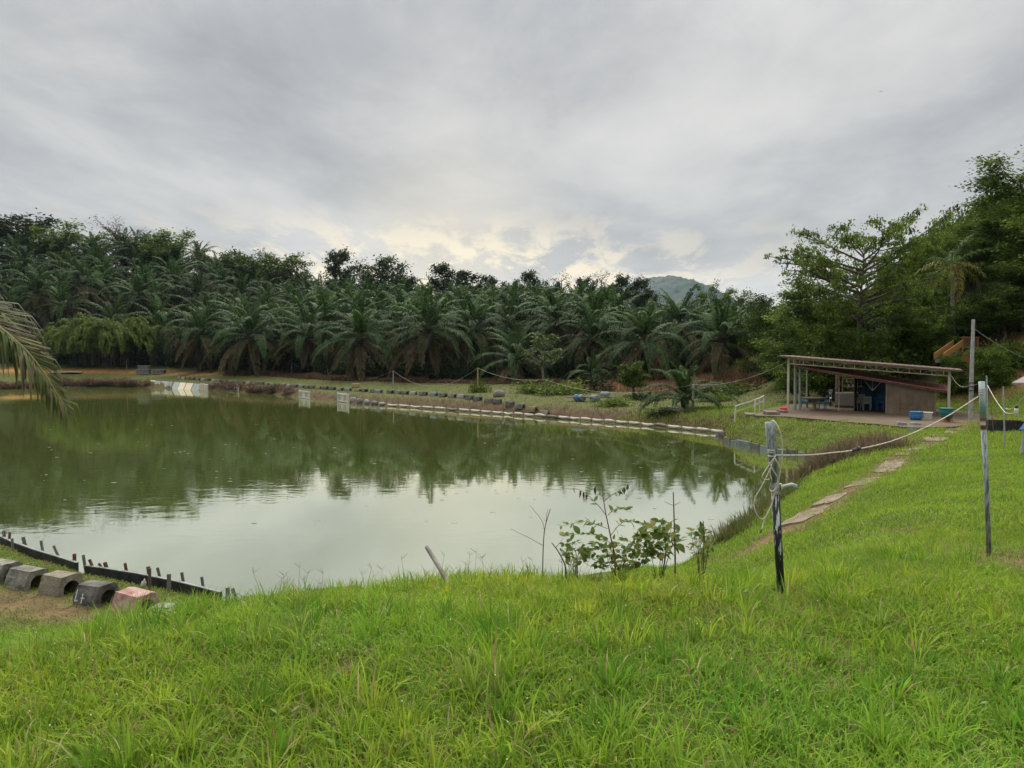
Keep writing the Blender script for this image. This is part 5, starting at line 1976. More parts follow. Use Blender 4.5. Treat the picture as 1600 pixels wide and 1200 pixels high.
# ------------------------------------------------------------------ far shore: white tubes on stakes, boards, sheets
shore_px = [(546, 629.5), (640, 635.5), (760, 644), (880, 653), (1000, 662.5), (1131, 675)]
sx, sy = [a for a, _ in shore_px], [b for _, b in shore_px]
joints = [604, 622, 640, 659, 678, 697, 716, 734, 751, 768, 786, 802, 818, 835, 853, 871, 889, 906, 924, 943, 961, 981, 1001, 1022, 1042, 1064, 1086, 1109, 1130]
rng = np.random.default_rng(9)
for i, (a, b) in enumerate(zip(joints[:-1], joints[1:])):
    pa, pb = PZ(a + 0.7, np.interp(a, sx, sy) - 1.2, 0.16), PZ(b - 0.7, np.interp(b, sx, sy) - 1.2, 0.16)
    mid = (pa + pb) / 2 + [0, 0, -0.04 + 0.03 * rng.normal()]
    cv = catmull([pa, mid, pb], 7)
    mb = MB()
    mb.tube([np.array(c) - pa for c in cv], [0.07, 0.105, 0.12, 0.12, 0.12, 0.105, 0.07], None, 9)
    o = mb.build('shore_tube', 'tube_white', None, tuple(pa), smooth=True)
    if i % 9 == 5:
        o.data.materials[0] = MATS['concrete_tan']
        tag(o, 'mud-stained filled tube among the white ones along the far shore', 'tube', 'mud-stained shore tubes')
    else:
        tag(o, 'white filled tube lying along the far shore between stakes', 'tube', 'white shore tubes')
for i, a in enumerate(joints):
    q = PZ(a, np.interp(a, sx, sy) - 1.2, 0.16)
    o = MB().tube([(0, 0, -0.5), (0.03, 0, 0.0), (0.06, 0, 0.26)], 0.03, 0.022, 5).build('wooden_stake', 'wood_brown', None, (q[0], q[1] - 0.13, q[2] + 0.02), (0, 0.15 * rng.normal(), rng.random()))
    tag(o, 'short brown stake pinning the white tubes on the far shore', 'stake', 'stakes of the shore tubes')
for i, px in enumerate([552, 562, 573, 585, 597]):
    q = PZ(px, np.interp(px, sx, sy) - 2.5 + 0.4 * i, 0.1)
    o = MB().lathe([(0.45, -0.2), (0.6, 0.1), (0.5, 0.42), (0.25, 0.6)], 8).build('boulder', 'rock' if i % 2 else 'concrete_pale', None, tuple(q), (0, 0, i))
    o.scale = (0.7, 0.5, 0.8 - 0.1 * i)
    tag(o, ['grey boulder next to the white slatted frame', 'grey boulder second along from the white slatted frame', 'middle boulder of the short row on the far shore',
            'low boulder just before the white tubes start', 'lowest boulder at the start of the white tubes'][i], 'boulder')


def slat_frame(px0, py0, px1, py1, hpx, n, lab, mat='plastic_white'):
    a, b = PZ(px0, py0, 0.0), PZ(px1, py1, 0.0)
    h = hpx / 1200 * a[1]
    root = empty('slatted_frame', tuple(a), math.atan2(b[1] - a[1], b[0] - a[0]), lab, 'frame')
    L = float(np.hypot(b[0] - a[0], b[1] - a[1]))
    for z, k in ((0.12, 'bottom_rail'), (h, 'top_rail')):
        MB().box((L / 2, 0, z), (L + 0.1, 0.12, 0.14)).build(k, mat, root)
    for i in range(n):
        MB().box((L * (i + 0.5) / n, 0.03, h / 2), (L / n * 0.80, 0.06, h - 0.1)).build('slat', 'sheet_cream' if i % 2 else 'sheet_grey', root)
    for x in (0, L):
        MB().box((x, -0.03, h / 2), (0.1, 0.1, h + 0.3)).build('post', mat, root)


slat_frame(528, 627.5, 545, 630, 12.5, 4, 'white slatted frame standing in the water next to the boulders')
slat_frame(468, 622, 484, 624, 11, 4, 'smaller white slatted frame standing in the water on the far shore')
slat_frame(355, 611, 373, 612.5, 6, 6, 'low white slatted frame at the end of the leaning sheets')

# leaning sheets
lean = [(232, 604.5, 240, 605, 'sheet_cream', 'cream'), (240, 605.5, 249, 606, 'sheet_dark', 'grey'), (250, 605.5, 260, 606.5, 'sheet_grey', 'pale'), (260, 606.5, 268, 607, 'sheet_dark', 'grey'),
        (269, 607, 278, 607.8, 'sheet_grey', 'pale'), (278.5, 607.8, 288, 608.4, 'sheet_cream', 'cream'), (289, 608.4, 299, 609.2, 'sheet_cream', 'cream'), (300, 609.2, 312, 610, 'sheet_dark', 'grey')]
root = empty('sheet_revetment', tuple(PZ(232, 604.5, 0)), 0, 'row of pale corrugated sheets leaning on the far shore', 'revetment')
r0 = PZ(232, 604.5, 0)
for i, (x0, y0, x1, y1, mt, _) in enumerate(lean):
    a, b = PZ(x0, y0, 0.0) - r0, PZ(x1, y1, 0.0) - r0
    nseg = 8
    vs = []
    for k in range(nseg + 1):
        q = a + (b - a) * k / nseg
        w = 0.05 * (k % 2)
        vs += [tuple(q + [0, -0.5 - w, -0.15]), tuple(q + [0, 0.7 - w, 1.05 - 0.02 * i])]
    MB().add(vs, [(2 * k, 2 * k + 2, 2 * k + 3, 2 * k + 1) for k in range(nseg)]).build('sheet', mt, root)
for i, px in enumerate((250, 269, 288, 313)):
    q = PZ(px, 607, 0) - r0
    MB().tube([q + [0, -0.7, -0.2], q + [0, 0.6, 1.15]], 0.06, 0.06, 5).build('batten', 'wood_brown', root)
for i, (px, py, w, h, mt, lab) in enumerate([(316, 610, 0.55, 0.85, 'sheet_cream', 'cream upright box at the end of the leaning sheets'), (322, 610.6, 0.45, 0.8, 'plastic_white', 'white upright box beside the cream one on the far shore')]):
    q = PZ(px, py, 0)
    o = MB().box((0, 0, h / 2), (w, 0.5, h + 0.2)).build('box', mt, None, tuple(q), bevel=0.03)
    tag(o, lab, 'box')
q = PZ(228, 600.5, 0.1)
o = MB().tube([(-1.4, 0, 0), (0, 0, 0.45), (1.4, 0.2, 0.95)], 0.10, 0.1, 6).build('driftwood', 'wood_grey', None, tuple(q))
tag(o, 'pale branch stuck in the water beside the leaning sheets', 'branch')
# low dark shelters on the orange earth
for i, (px, py, w, h, lab) in enumerate([(225, 581, 2.0, 0.75, 'low dark open shelter with grey roof on the orange earth'), (249, 583.5, 1.9, 0.6, 'smaller dark box on the orange earth beside the shelter')]):
    q = P(px, py, 131)
    root = empty('shelter_box', (q[0], q[1], gz(q[0], q[1])), 0.05, lab, 'shelter')
    MB().box((0, 0, h / 2), (w, 1.1, h)).build('body', 'board_dull', root)
    MB().box((0, 0, h + 0.06), (w + 0.2, 1.3, 0.1)).build('roof', 'roof_grey', root)
    if i == 0:
        MB().box((0.05, 0, h + 0.36), (1.6, 1.0, 0.5)).build('upper_body', 'board_dull', root)
        MB().box((0.05, 0, h + 0.66), (1.9, 1.2, 0.1)).build('upper_roof', 'roof_grey', root)
for i, (px, w) in enumerate([(88, 2.4), (104, 1.8), (118, 1.9)]):
    q = P(px, 580.5, 131)
    o = MB().box((0, 0, 0.15), (w, 1.6, 0.12), (0, 0.05 * (i - 1), 0)).build('sheet', 'board_white', None, (q[0], q[1], gz(q[0], q[1]) + 0.1), (0, 0, 0.2 * i))
    tag(o, ['white sheet lying on the orange earth nearest the hanging palm leaf', 'middle white sheet on the orange earth', 'white sheet farthest from the hanging palm leaf on the orange earth'][i], 'sheet')

# retaining boards below the hut
pl = [PZ(x, y, 0.0) for x, y in [(1129, 690), (1140, 692.5), (1151, 694.5), (1173, 699), (1186, 702), (1200, 705), (1215, 707.5), (1228, 709.5), (1245, 711.5), (1258, 713), (1270, 714), (1284, 715)]]
bm_ = ['board_dull', 'board_pale_blue', 'board_pale_blue', 'board_dull', 'board_pale_blue', 'board_pale_blue', 'board_pale_blue', 'board_dull', 'board_pale_blue', 'board_dull', 'board_pale_blue']
root = empty('retaining_boards', tuple(pl[0]), 0, 'row of peeling pale blue and grey boards holding the bank below the hut', 'retaining wall')
for i, (a, b) in enumerate(zip(pl[:-1], pl[1:])):
    d = nrm(b - a)
    h = 0.18 + 0.12 * rng.random()
    c = (a + b) / 2 - pl[0]
    L = float(np.linalg.norm(b - a)) - 0.06
    MB().box((0, 0, 0), (L, 0.05, h + 0.5), (0.08 * rng.normal(), 0, 0)).build('board', bm_[i], root, (c[0], c[1] - 0.05 + 0.05 * (i % 2), (h - 0.5) / 2), (0, 0, math.atan2(d[1], d[0])))
    MB().tube([(0, 0, -0.4), (0, 0, h + 0.14)], 0.035, 0.03, 5).build('stake', 'wood_brown', root, tuple(np.array([a[0], a[1] - 0.10, 0]) - [pl[0][0], pl[0][1], 0]))

# blue raft
q = PZ(925, 624, 1.15)
root = empty('float_raft', (q[0], q[1], gz(q[0], q[1])), -0.1, 'old raft of grey poles and blue drums lying on the bank', 'raft')
for yy in (-0.5, 0.0, 0.5):
    MB().tube([(-2.2, yy, 0.38), (2.3, yy, 0.40)], 0.06, 0.06, 6).build('pole', 'wood_grey', root)
for k, (x, yy, mt) in enumerate([(-1.35, 0.1, 'plastic_blue'), (-0.9, -0.1, 'concrete_blue'), (0.25, -0.45, 'concrete_blue'), (1.15, 0.25, 'concrete_blue')]):
    mb = MB()
    mb.lathe([(0.2, -0.4), (0.28, -0.38), (0.29, -0.1), (0.27, 0), (0.29, 0.1), (0.28, 0.38), (0.2, 0.4)], 12)
    mb.build('drum', mt, root, (x, yy, 0.3 + 0.25 * (k == 3)), (R(90), 0, R(20 * k)), smooth=True)


# ------------------------------------------------------------------ posts and cables on the far bank
def bank_post(px, ty, by, zg, r, mat, lab, lean_=0.0):
    b = PZ(px, by, zg)
    h = (by - ty) / 1200 * b[1]
    o = MB().tube([(0, 0, -0.3), (lean_ * h * 0.5, 0, h * 0.5), (lean_ * h, 0, h)], r, r * 0.85, 7).build('cable_post', mat, None, (b[0], b[1], gz(b[0], b[1])))
    tag(o, lab, 'post')
    return np.array([b[0] + lean_ * h, b[1], gz(b[0], b[1]) + h])


tops = {}
tops[198] = bank_post(198, 554, 581, 2.2, 0.05, 'wood_brown', 'brown post on the orange earth beside the dark shelter')
tops[457] = bank_post(456, 571, 590, 1.5, 0.05, 'pipe_grey', 'grey cable post left end of the line along the far bank')
tops[512] = bank_post(514, 572, 592, 1.5, 0.05, 'wood_grey', 'thin leaning post between the palms on the far bank', -0.2)
tops[615] = bank_post(614.5, 575, 602, 1.4, 0.06, 'pipe_grey', 'light grey cable post in front of the largest palm')
tops[747] = bank_post(746.5, 574, 612, 1.15, 0.085, 'wood_ochre', 'yellowish cable post in the heap of cut greenery')
tops[852] = bank_post(852, 591, 620, 1.15, 0.04, 'wood_grey', 'thin dark cable pole in the low bushes')
tops[1083] = bank_post(1083, 600, 641, 1.05, 0.10, 'pipe_grey', 'thick pale cable post beside the young palm')
tops[230] = bank_post(230.5, 578, 600, 0.8, 0.03, 'wood_brown', 'thin brown stick at the water by the leaning sheets')


def cable(a, b, s, r, mat, lab, n=16, name='cable'):
    pts = sag(a, b, s, n)
    o = MB().tube([p - pts[0] for p in pts], r, r, 5).build(name, mat, None, tuple(pts[0]))
    tag(o, lab, 'cable')
    return o


gnd = PZ(484, 590, 1.5)
cable(tops[457], gnd, 0.0, 0.010, 'cable_white', 'loose cable end running from the left cable post to the ground')
gnd2 = PZ(560, 594, 1.5)
cable(gnd2, tops[615], 0.25, 0.010, 'cable_white', 'cable rising from the brown growth to the light grey post')
cable(tops[615], tops[747], 1.9, 0.010, 'cable_white', 'sagging cable between the light grey and the yellowish post')
cable(tops[747], tops[852], 0.5, 0.010, 'cable_white', 'cable between the yellowish post and the thin dark pole')
cable(tops[852], tops[1083], 0.9, 0.009, 'cable_white', 'long low cable between the thin dark pole and the thick pale post')


# ------------------------------------------------------------------ the hut
def H(px, py, z=1.5):
    q = PZ(px, py, z)
    return [float(v) for v in to_hut(q[0], q[1])]


def roof_h(x):
    return 3.40 - 0.083 * x


def low_h(x):
    return 2.86 - 0.165 * x


def build_hut():
    hut = empty('fishing_hut', (HUT0[0], HUT0[1], 1.5), HUT_A, 'open hut with thin brown roof on a truss above a lower red roof', 'hut')
    L = HUT_L
    # upper roof of ribbed sheet
    x0, x1, y0, y1 = -0.65, L + 0.65, -0.35, 5.4
    vs, fs = [], []
    n = 64
    for i in range(n + 1):
        x = x0 + (x1 - x0) * i / n
        w = 0.022 * (i % 2)
        for y in (y0, y1):
            vs += [(x, y, roof_h(x) + w + 0.03), (x, y, roof_h(x) + w)]
    for i in range(n):
        a, b = 4 * i, 4 * i + 4
        fs += [(a, b, b + 2, a + 2), (a + 1, a + 3, b + 3, b + 1), (a, a + 1, b + 1, b), (a + 2, b + 2, b + 3, a + 3)]
    fs += [(0, 2, 3, 1), (4 * n, 4 * n + 1, 4 * n + 3, 4 * n + 2)]
    up = MB().add(vs, fs).build('upper_roof', 'roof_brown', hut)
    mb = MB()
    xm = (x0 + x1) / 2
    mb.box((xm, y0 - 0.02, roof_h(xm) - 0.02), (x1 - x0, 0.04, 0.06), (0, math.atan(0.083), 0))
    mb.build('fascia', 'roof_brown', up)
    # truss along the front and one at the back
    for yy, nm in ((0.0, 'truss'),):
        tr = empty(nm, ZERO)
        tr.parent = hut
        MB().tube([(0, yy, roof_h(0) - 0.10), (L, yy, roof_h(L) - 0.10)], 0.04, 0.04, 4).build('top_chord', 'steel', tr)
        MB().tube([(0, yy, roof_h(0) - 0.42), (L, yy, roof_h(L) - 0.36)], 0.04, 0.04, 4).build('bottom_chord', 'steel', tr)
        m = 15
        for i in range(m):
            x = L * (i + 0.5) / m
            MB().tube([(x, yy, roof_h(x) - 0.10), (x, yy, roof_h(x) - 0.39)], 0.034, 0.034, 4).build('web', 'steel', tr)
            if i < m - 1:
                xb = L * (i + 1.5) / m
                a, b = (-0.10, -0.39) if i % 2 else (-0.39, -0.10)
                MB().tube([(x, yy, roof_h(x) + a), (xb, yy, roof_h(xb) + b)], 0.014, 0.014, 4).build('diagonal', 'steel', tr)
    for i in range(4):
        y = 0.9 + i * 1.3
        MB().box((L / 2, y, roof_h(L / 2) - 0.05), (L + 1.1, 0.05, 0.07), (0, math.atan(0.083), 0)).build('purlin', 'steel', hut)
    # posts
    MB().box((0, 0, roof_h(0) / 2 - 0.05), (0.13, 0.13, roof_h(0))).build('post', 'post_white', hut)
    MB().box((L, 0, roof_h(L) / 2 - 0.05), (0.14, 0.14, roof_h(L))).build('post', 'post_white', hut)
    a = H(1242, 640.5)
    MB().tube([(a[0], a[1], -0.05), (a[0], a[1], roof_h(a[0]))], 0.09, 0.09, 8).build('post', 'pipe_grey', hut)
    MB().tube([(a[0] + 0.2, a[1] + 0.6, -0.05), (a[0] + 0.2, a[1] + 0.6, roof_h(0.3))], 0.07, 0.07, 8).build('post', 'pipe_blue', hut)
    MB().tube([(0.4, 5.0, -0.05), (0.4, 5.0, roof_h(0.4) - 0.3)], 0.06, 0.06, 8).build('post', 'post_white', hut)
    MB().tube([(L, 5.0, -0.05), (L, 5.0, roof_h(L) - 0.3)], 0.06, 0.06, 8).build('post', 'wood_brown', hut)
    a = H(1310.5, 642)
    MB().tube([(a[0], a[1], -0.05), (a[0], a[1], low_h(a[0]))], 0.035, 0.035, 6).build('post', 'steel', hut)
    for px in (1306, 1309.5):
        a = H(px, 633)
        MB().tube([(a[0], a[1], -0.05), (a[0], a[1], low_h(a[0]) - 0.05)], 0.07, 0.06, 6).build('post', 'wood_brown', hut)
    # lower red roof
    x0, x1, y0, y1 = 0.25, L - 0.05, 0.45, 4.6
    vs, fs = [], []
    n = 56
    for i in range(n + 1):
        x = x0 + (x1 - x0) * i / n
        w = 0.02 * (i % 2)
        for y, k in ((y0, 0.0), (y1, 0.16)):
            vs += [(x, y, low_h(x) + w + 0.03 + k), (x, y, low_h(x) + w + k)]
    for i in range(n):
        a, b = 4 * i, 4 * i + 4
        fs += [(a, b, b + 2, a + 2), (a + 1, a + 3, b + 3, b + 1), (a, a + 1, b + 1, b), (a + 2, b + 2, b + 3, a + 3)]
    lo = MB().add(vs, fs).build('lower_roof', 'roof_red', hut)
    xm = (x0 + x1) / 2
    MB().box((xm, y0 + 0.1, low_h(xm) - 0.06), (x1 - x0, 0.06, 0.09), (0, math.atan(0.165), 0)).build('eaves_beam', 'wood_brown', lo)
    for y in (1.8, 3.2, 4.4):
        MB().box((xm, y, low_h(xm) - 0.05 + 0.16 * (y - y0) / (y1 - y0)), (x1 - x0, 0.06, 0.08), (0, math.atan(0.165), 0)).build('rafter', 'wood_brown', lo)
    # store room
    a, b = H(1387, 646), H(1459, 648.5)
    xa, xb, yw = a[0], b[0], 0.75
    zt = lambda x: low_h(x) - 0.06

    def wall(x_0, y_0, x_1, y_1, mt, nm, t=0.05, z0_=0.0):
        d = Vector((x_1 - x_0, y_1 - y_0, 0))
        n_ = Vector((-d.y, d.x, 0)).normalized() * t / 2
        k0, k1 = zt(x_0), zt(x_1)
        vs = []
        for s in (-1, 1):
            vs += [(x_0 + s * n_.x, y_0 + s * n_.y, z0_), (x_1 + s * n_.x, y_1 + s * n_.y, z0_), (x_1 + s * n_.x, y_1 + s * n_.y, k1), (x_0 + s * n_.x, y_0 + s * n_.y, k0)]
        return MB().add(vs, [(3, 2, 1, 0), (4, 5, 6, 7), (0, 1, 5, 4), (1, 2, 6, 5), (2, 3, 7, 6), (3, 0, 4, 7)]).build(nm, mt, hut)

    # front wall built of boards
    nb_ = 7
    for i in range(nb_):
        u0, u1 = xa + (xb - xa) * i / nb_, xa + (xb - xa) * (i + 1) / nb_
        wall(u0 + 0.006, yw + 0.004 * (i % 2), u1 - 0.006, yw + 0.004 * (i % 2), 'wall_brown', 'wall_panel', 0.04)
    MB().box((xa - 0.05, yw - 0.03, zt(xa) / 2), (0.10, 0.10, zt(xa))).build('wall_post', 'wall_frame', hut)
    MB().box((xb + 0.05, yw - 0.03, zt(xb) / 2), (0.09, 0.10, zt(xb))).build('wall_post', 'wall_frame', hut)
    hatch = empty('hatch_frame', (0, 0, 0))
    hatch.parent = hut
    cxh = xa + (xb - xa) * 0.45
    for (bx, bz, w, h) in ((cxh, 0.62, 1.0, 0.03), (cxh, 0.36, 1.0, 0.03), (cxh - 0.5, 0.36, 0.03, 0.55), (cxh + 0.5, 0.36, 0.03, 0.55)):
        MB().box((bx, yw - 0.035, bz), (w, 0.02, h)).build('bar', 'wood_brown', hatch)
    wall(xb, yw + 0.05, xb, 4.3, 'wall_brown', 'side_wall')
    wall(xa - 0.25, 1.9, xa - 0.25, 4.3, 'wall_blue', 'inner_wall')
    wall(3.6, 4.35, xb, 4.35, 'wall_blue', 'rear_wall')
    wall(3.55, 2.4, 3.55, 4.3, 'wall_brown', 'inner_wall')
    # brace hanging in the opening
    c = (xa - 0.85, 1.2)
    for sx_ in (-0.55, 0.5):
        MB().tube([(c[0] + sx_, c[1], zt(c[0] + sx_)), (c[0], c[1], 1.35)], 0.016, 0.016, 5).build('brace', 'post_white', hut)
    MB().tube([(c[0], c[1], zt(c[0])), (c[0], c[1], 1.35)], 0.012, 0.012, 5).build('brace', 'post_white', hut)


build_hut()


def hthing(name, px, py, rz, lab, cat, z=1.5, group=None):
    q = PZ(px, py, z)
    return empty(name, (q[0], q[1], z), rz, lab, cat, group)


# counter, shelf rack, lamp
c = hthing('counter', 1320, 637, HUT_A, 'counter with a large pale board for a front inside the hut', 'counter')
MB().box((0, 0, 0.55), (1.25, 0.05, 0.80), (0.06, 0, 0)).build('front_board', 'board_white', c)
MB().box((0.05, 0.35, 0.10), (1.35, 0.6, 0.2)).build('base', 'wood_brown', c)
MB().box((0.05, 0.4, 0.97), (1.4, 0.7, 0.05)).build('top', 'wood_grey', c)
MB().box((0.85, 0.1, 0.5), (0.3, 0.3, 0.95)).build('end_panel', 'concrete_tan', c)
c = hthing('shelf_rack', 1329, 632, HUT_A, 'dark shelf rack with odds and ends behind the counter', 'rack')
for x in (-0.55, 0.55):
    MB().box((x, 0, 0.95), (0.06, 0.3, 1.9)).build('upright', 'wood_brown', c)
for z in (0.9, 1.25, 1.6, 1.85):
    MB().box((0, 0, z), (1.16, 0.3, 0.04)).build('shelf', 'wood_brown', c)
for k in range(7):
    MB().box((-0.42 + 0.14 * k, 0.0, 1.36 + (0.35 if k % 2 else 0)), (0.09, 0.1, 0.16)).build('jar', ['concrete_yellow', 'concrete_red', 'concrete_pale'][k % 3], c)
q = PZ(1345, 607, 1.5)
lx_, ly_ = H(1345, 640)
w_ = hut_pt(lx_, ly_, 0)
root = empty('hanging_lamp', (w_[0], w_[1], 1.5 + 1.45), 0, 'white lamp shade hanging on a cord over the stacked chairs', 'lamp')
MB().lathe([(0.16, 0), (0.13, 0.06), (0.03, 0.13)], 10).build('shade', 'plastic_white', root)
MB().tube([(0, 0, 0.12), (0, 0, low_h(lx_) - 1.5)], 0.012, 0.012, 4).build('cord', 'cable_white', root)

# ---- plastic chairs
CH = {}


def chair_meshes(mt):
    seat = MB().box((0, 0, 0.43), (0.44, 0.44, 0.035)).mesh('seat', mt, bevel=0.012)
    bk = MB()
    for k in range(5):
        x0_ = -0.19 + k * 0.095
        bk.box((x0_, 0.235 + 0.03, 0.66), (0.062, 0.02, 0.36), (R(-10), 0, 0))
    bk.box((0, 0.30, 0.85), (0.44, 0.03, 0.07), (R(-10), 0, 0))
    bk.box((0, 0.225, 0.49), (0.44, 0.03, 0.05), (R(-10), 0, 0))
    back = bk.mesh('backrest', mt)
    leg = MB().tube([(0, 0, 0.42), (0.0, 0, 0.0)], 0.032, 0.024, 6).mesh('leg', mt)
    arm = MB().tube([(0, -0.2, 0.0), (0, -0.2, 0.21), (0, -0.12, 0.24), (0, 0.24, 0.22)], 0.025, 0.025, 6).mesh('armrest', mt)
    CH[mt] = (seat, back, leg, arm)


chair_meshes('plastic_blue')
chair_meshes('plastic_white')


def chair(mt, px, py, rz, lab, dz=0.0, group=None):
    q = PZ(px, py, 1.5)
    root = empty('plastic_chair', (q[0], q[1], 1.5 + dz), rz, lab, 'chair', group)
    s, b, l, a = CH[mt]
    link('seat', s, root)
    link('backrest', b, root)
    for x, y in ((-0.2, -0.2), (0.2, -0.2), (-0.2, 0.22), (0.2, 0.22)):
        link('leg', l, root, (x, y, 0), (R(5) * (-1 if y < 0 else 1), R(5) * (1 if x < 0 else -1) * -1, 0))
    for x in (-0.24, 0.24):
        link('armrest', a, root, (x, 0, 0.42))
    return root


chair('plastic_blue', 1256.5, 637, R(80), 'blue plastic chair facing the stone table from the handrail side')
chair('plastic_blue', 1284, 639, R(-100), 'blue plastic chair drawn up to the stone table beside the motorcycle')
chair('plastic_blue', 1375, 641, R(170), 'blue plastic chair by the store room corner, lowest of its stack')
chair('plastic_blue', 1375, 641, R(170), 'blue plastic chair by the store room corner, topmost of its stack', 0.14)
chair('plastic_white', 1342, 640, R(185), 'white plastic chair at the front next to the counter end')
chair('plastic_white', 1342, 640, R(185), 'white plastic chair stacked on the one next to the counter end', 0.13)
chair('plastic_white', 1354, 641, R(165), 'single white plastic chair standing in front of the tall white stack')
for k in range(5):
    chair('plastic_white', 1358, 637.5, R(180), ['white plastic chair at the bottom of the tall white stack', 'white plastic chair second from the bottom of the tall white stack',
          'white plastic chair in the middle of the tall white stack', 'white plastic chair just under the top of the tall white stack', 'white plastic chair on top of the tall white stack'][k], 0.14 * k)
for k in range(3):
    chair('plastic_white', 1366.5, 639.5, R(182), ['bottom white chair of the low stack beside the blue chairs', 'middle white chair of the low stack beside the blue chairs', 'top white chair of the low stack beside the blue chairs'][k], 0.14 * k)

# ---- stone table
t = hthing('stone_table', 1272.5, 640, 0, 'round stone table on a flared foot at the open side of the hut', 'table')
MB().lathe([(0.70, 0.70), (0.74, 0.73), (0.74, 0.77), (0.70, 0.79)], 20).build('table_top', 'concrete_tan', t)
MB().lathe([(0.13, 0.06), (0.11, 0.3), (0.14, 0.6), (0.24, 0.70)], 10).build('stem', 'concrete_tan', t)
MB().lathe([(0.30, -0.01), (0.29, 0.05), (0.15, 0.09)], 10).build('foot', 'concrete_tan', t)


# ---- motorcycle
def motorcycle():
    m = hthing('motorcycle', 1297, 634, R(250), 'parked motorcycle with windscreen seen from the front beside the counter', 'motorcycle')
    for x, nm in ((0.62, 'wheel'), (-0.60, 'wheel')):
        w = link(nm, None, m, (x, 0, 0.29))
        mb = MB()
        ring = [(0.25 * math.cos(a), 0, 0.25 * math.sin(a)) for a in np.linspace(0, 2 * math.pi, 21)]
        mb.tube(ring, 0.05, 0.05, 7, False).build('tyre', 'rubber', w)
        mb = MB()
        ring = [(0.19 * math.cos(a), 0, 0.19 * math.sin(a)) for a in np.linspace(0, 2 * math.pi, 17)]
        mb.tube(ring, 0.018, 0.018, 5, False)
        for k in range(6):
            a = k * math.pi / 3
            mb.tube([(0, 0, 0), (0.19 * math.cos(a), 0, 0.19 * math.sin(a))], 0.012, 0.012, 4)
        mb.build('rim', 'chrome', w)
    MB().tube([(0.62, 0.06, 0.29), (0.42, 0.06, 0.85)], 0.025, 0.025, 6).tube([(0.62, -0.06, 0.29), (0.42, -0.06, 0.85)], 0.025, 0.025, 6).build('fork', 'chrome', m)
    MB().box((-0.05, 0, 0.42), (0.62, 0.22, 0.34), None, 0.8).build('engine', 'metal_dark', m, bevel=0.03)
    MB().tube([(0.38, 0, 0.82), (0.1, 0, 0.5), (-0.5, 0, 0.62), (-0.85, 0, 0.72)], 0.08, 0.06, 8).build('frame', 'metal_dark', m)
    MB().box((-0.4, 0, 0.76), (0.75, 0.24, 0.10), (0, R(4), 0)).build('seat', 'rubber', m, bevel=0.03)
    MB().box((0.42, 0, 0.72), (0.14, 0.34, 0.46), (0, R(-18), 0), 0.8).build('leg_shield', 'rubber', m, bevel=0.03)
    MB().lathe([(0.02, -0.05), (0.09, -0.02), (0.10, 0.04), (0.03, 0.06)], 10).build('headlight', 'chrome', m, (0.52, 0, 0.92), (0, R(90), 0))
    MB().tube([(0.30, -0.36, 1.0), (0.42, -0.1, 0.97), (0.42, 0.1, 0.97), (0.30, 0.36, 1.0)], 0.018, 0.018, 6).build('handlebar', 'metal_dark', m)
    for s in (-1, 1):
        MB().box((0.40, 0.40 * s, 1.16), (0.03, 0.13, 0.09)).tube([(0.36, 0.28 * s, 1.0), (0.4, 0.38 * s, 1.13)], 0.008, 0.008, 4).build('mirror', 'metal_dark', m)
    MB().box((0.62, 0, 0.585), (0.42, 0.11, 0.03), (0, R(12), 0)).build('mudguard', 'plastic_white', m)
    MB().tube([(-0.1, -0.16, 0.25), (-0.8, -0.18, 0.34)], 0.035, 0.05, 7).build('exhaust', 'chrome', m)
    MB().tube([(-0.1, 0.12, 0.3), (-0.12, 0.34, 0.0)], 0.012, 0.012, 5).build('side_stand', 'chrome', m)
    MB().box((0.5, 0, 1.08), (0.012, 0.26, 0.18), (0, R(-35), 0)).build('windscreen', 'metal_dark', m, bevel=0.004)


motorcycle()

# ---- tubs, crate, can
b = hthing('water_tub', 1431, 656, 0, 'round blue plastic tub in front of the store room wall', 'tub')
MB().lathe([(0.24, 0), (0.30, 0.06), (0.335, 0.25), (0.32, 0.42), (0.345, 0.45), (0.30, 0.46), (0.27, 0.2), (0.05, 0.1)], 18).build('shell', 'plastic_blue', b, smooth=True)
MB().lathe([(0.285, 0.40), (0.28, 0.41)], 16).build('water_surface', 'rubber', b)
b = hthing('storage_crate', 1449.5, 656, HUT_A, 'pale plastic crate standing between the blue and the green tub', 'crate')
MB().box((0, 0, 0.19), (0.40, 0.34, 0.38), None, 1.12).build('bin', 'crate_pale', b)
MB().box((0, 0, 0.40), (0.50, 0.42, 0.035)).build('rim', 'crate_pale', b)
for k in range(5):
    MB().box((-0.16 + 0.08 * k, -0.186, 0.18), (0.02, 0.02, 0.34)).build('rib', 'crate_pale', b)
b = hthing('green_tub', 1478.5, 659, 0.2, 'dark green tub set on orange bricks under the hut post', 'tub')
MB().lathe([(0.26, 0.22), (0.30, 0.3), (0.31, 0.45), (0.335, 0.47), (0.335, 0.62), (0.36, 0.72), (0.32, 0.73)], 16).build('shell', 'plastic_green', b, smooth=False)
for k, x in enumerate((-0.16, 0.14)):
    o = MB().box((0, 0, 0.11), (0.24, 0.3, 0.22)).build('brick_pile', 'brick_orange', None, hut_pt(*to_hut(b.location.x + x, b.location.y)), (0, 0, 0.2 + 0.3 * k))
    tag(o, ['orange brick under the crate side of the green tub', 'orange brick under the far side of the green tub'][k], 'brick')
b = hthing('fuel_can', 1224, 644, HUT_A, 'red plastic can standing at the foot of the white hut post', 'can')
MB().box((0, 0, 0.16), (0.40, 0.24, 0.30)).build('body', 'plastic_red', b, bevel=0.05)
MB().tube([(-0.1, 0, 0.30), (-0.1, 0, 0.36), (0.1, 0, 0.36), (0.1, 0, 0.30)], 0.018, 0.018, 6).build('handle', 'plastic_red', b)
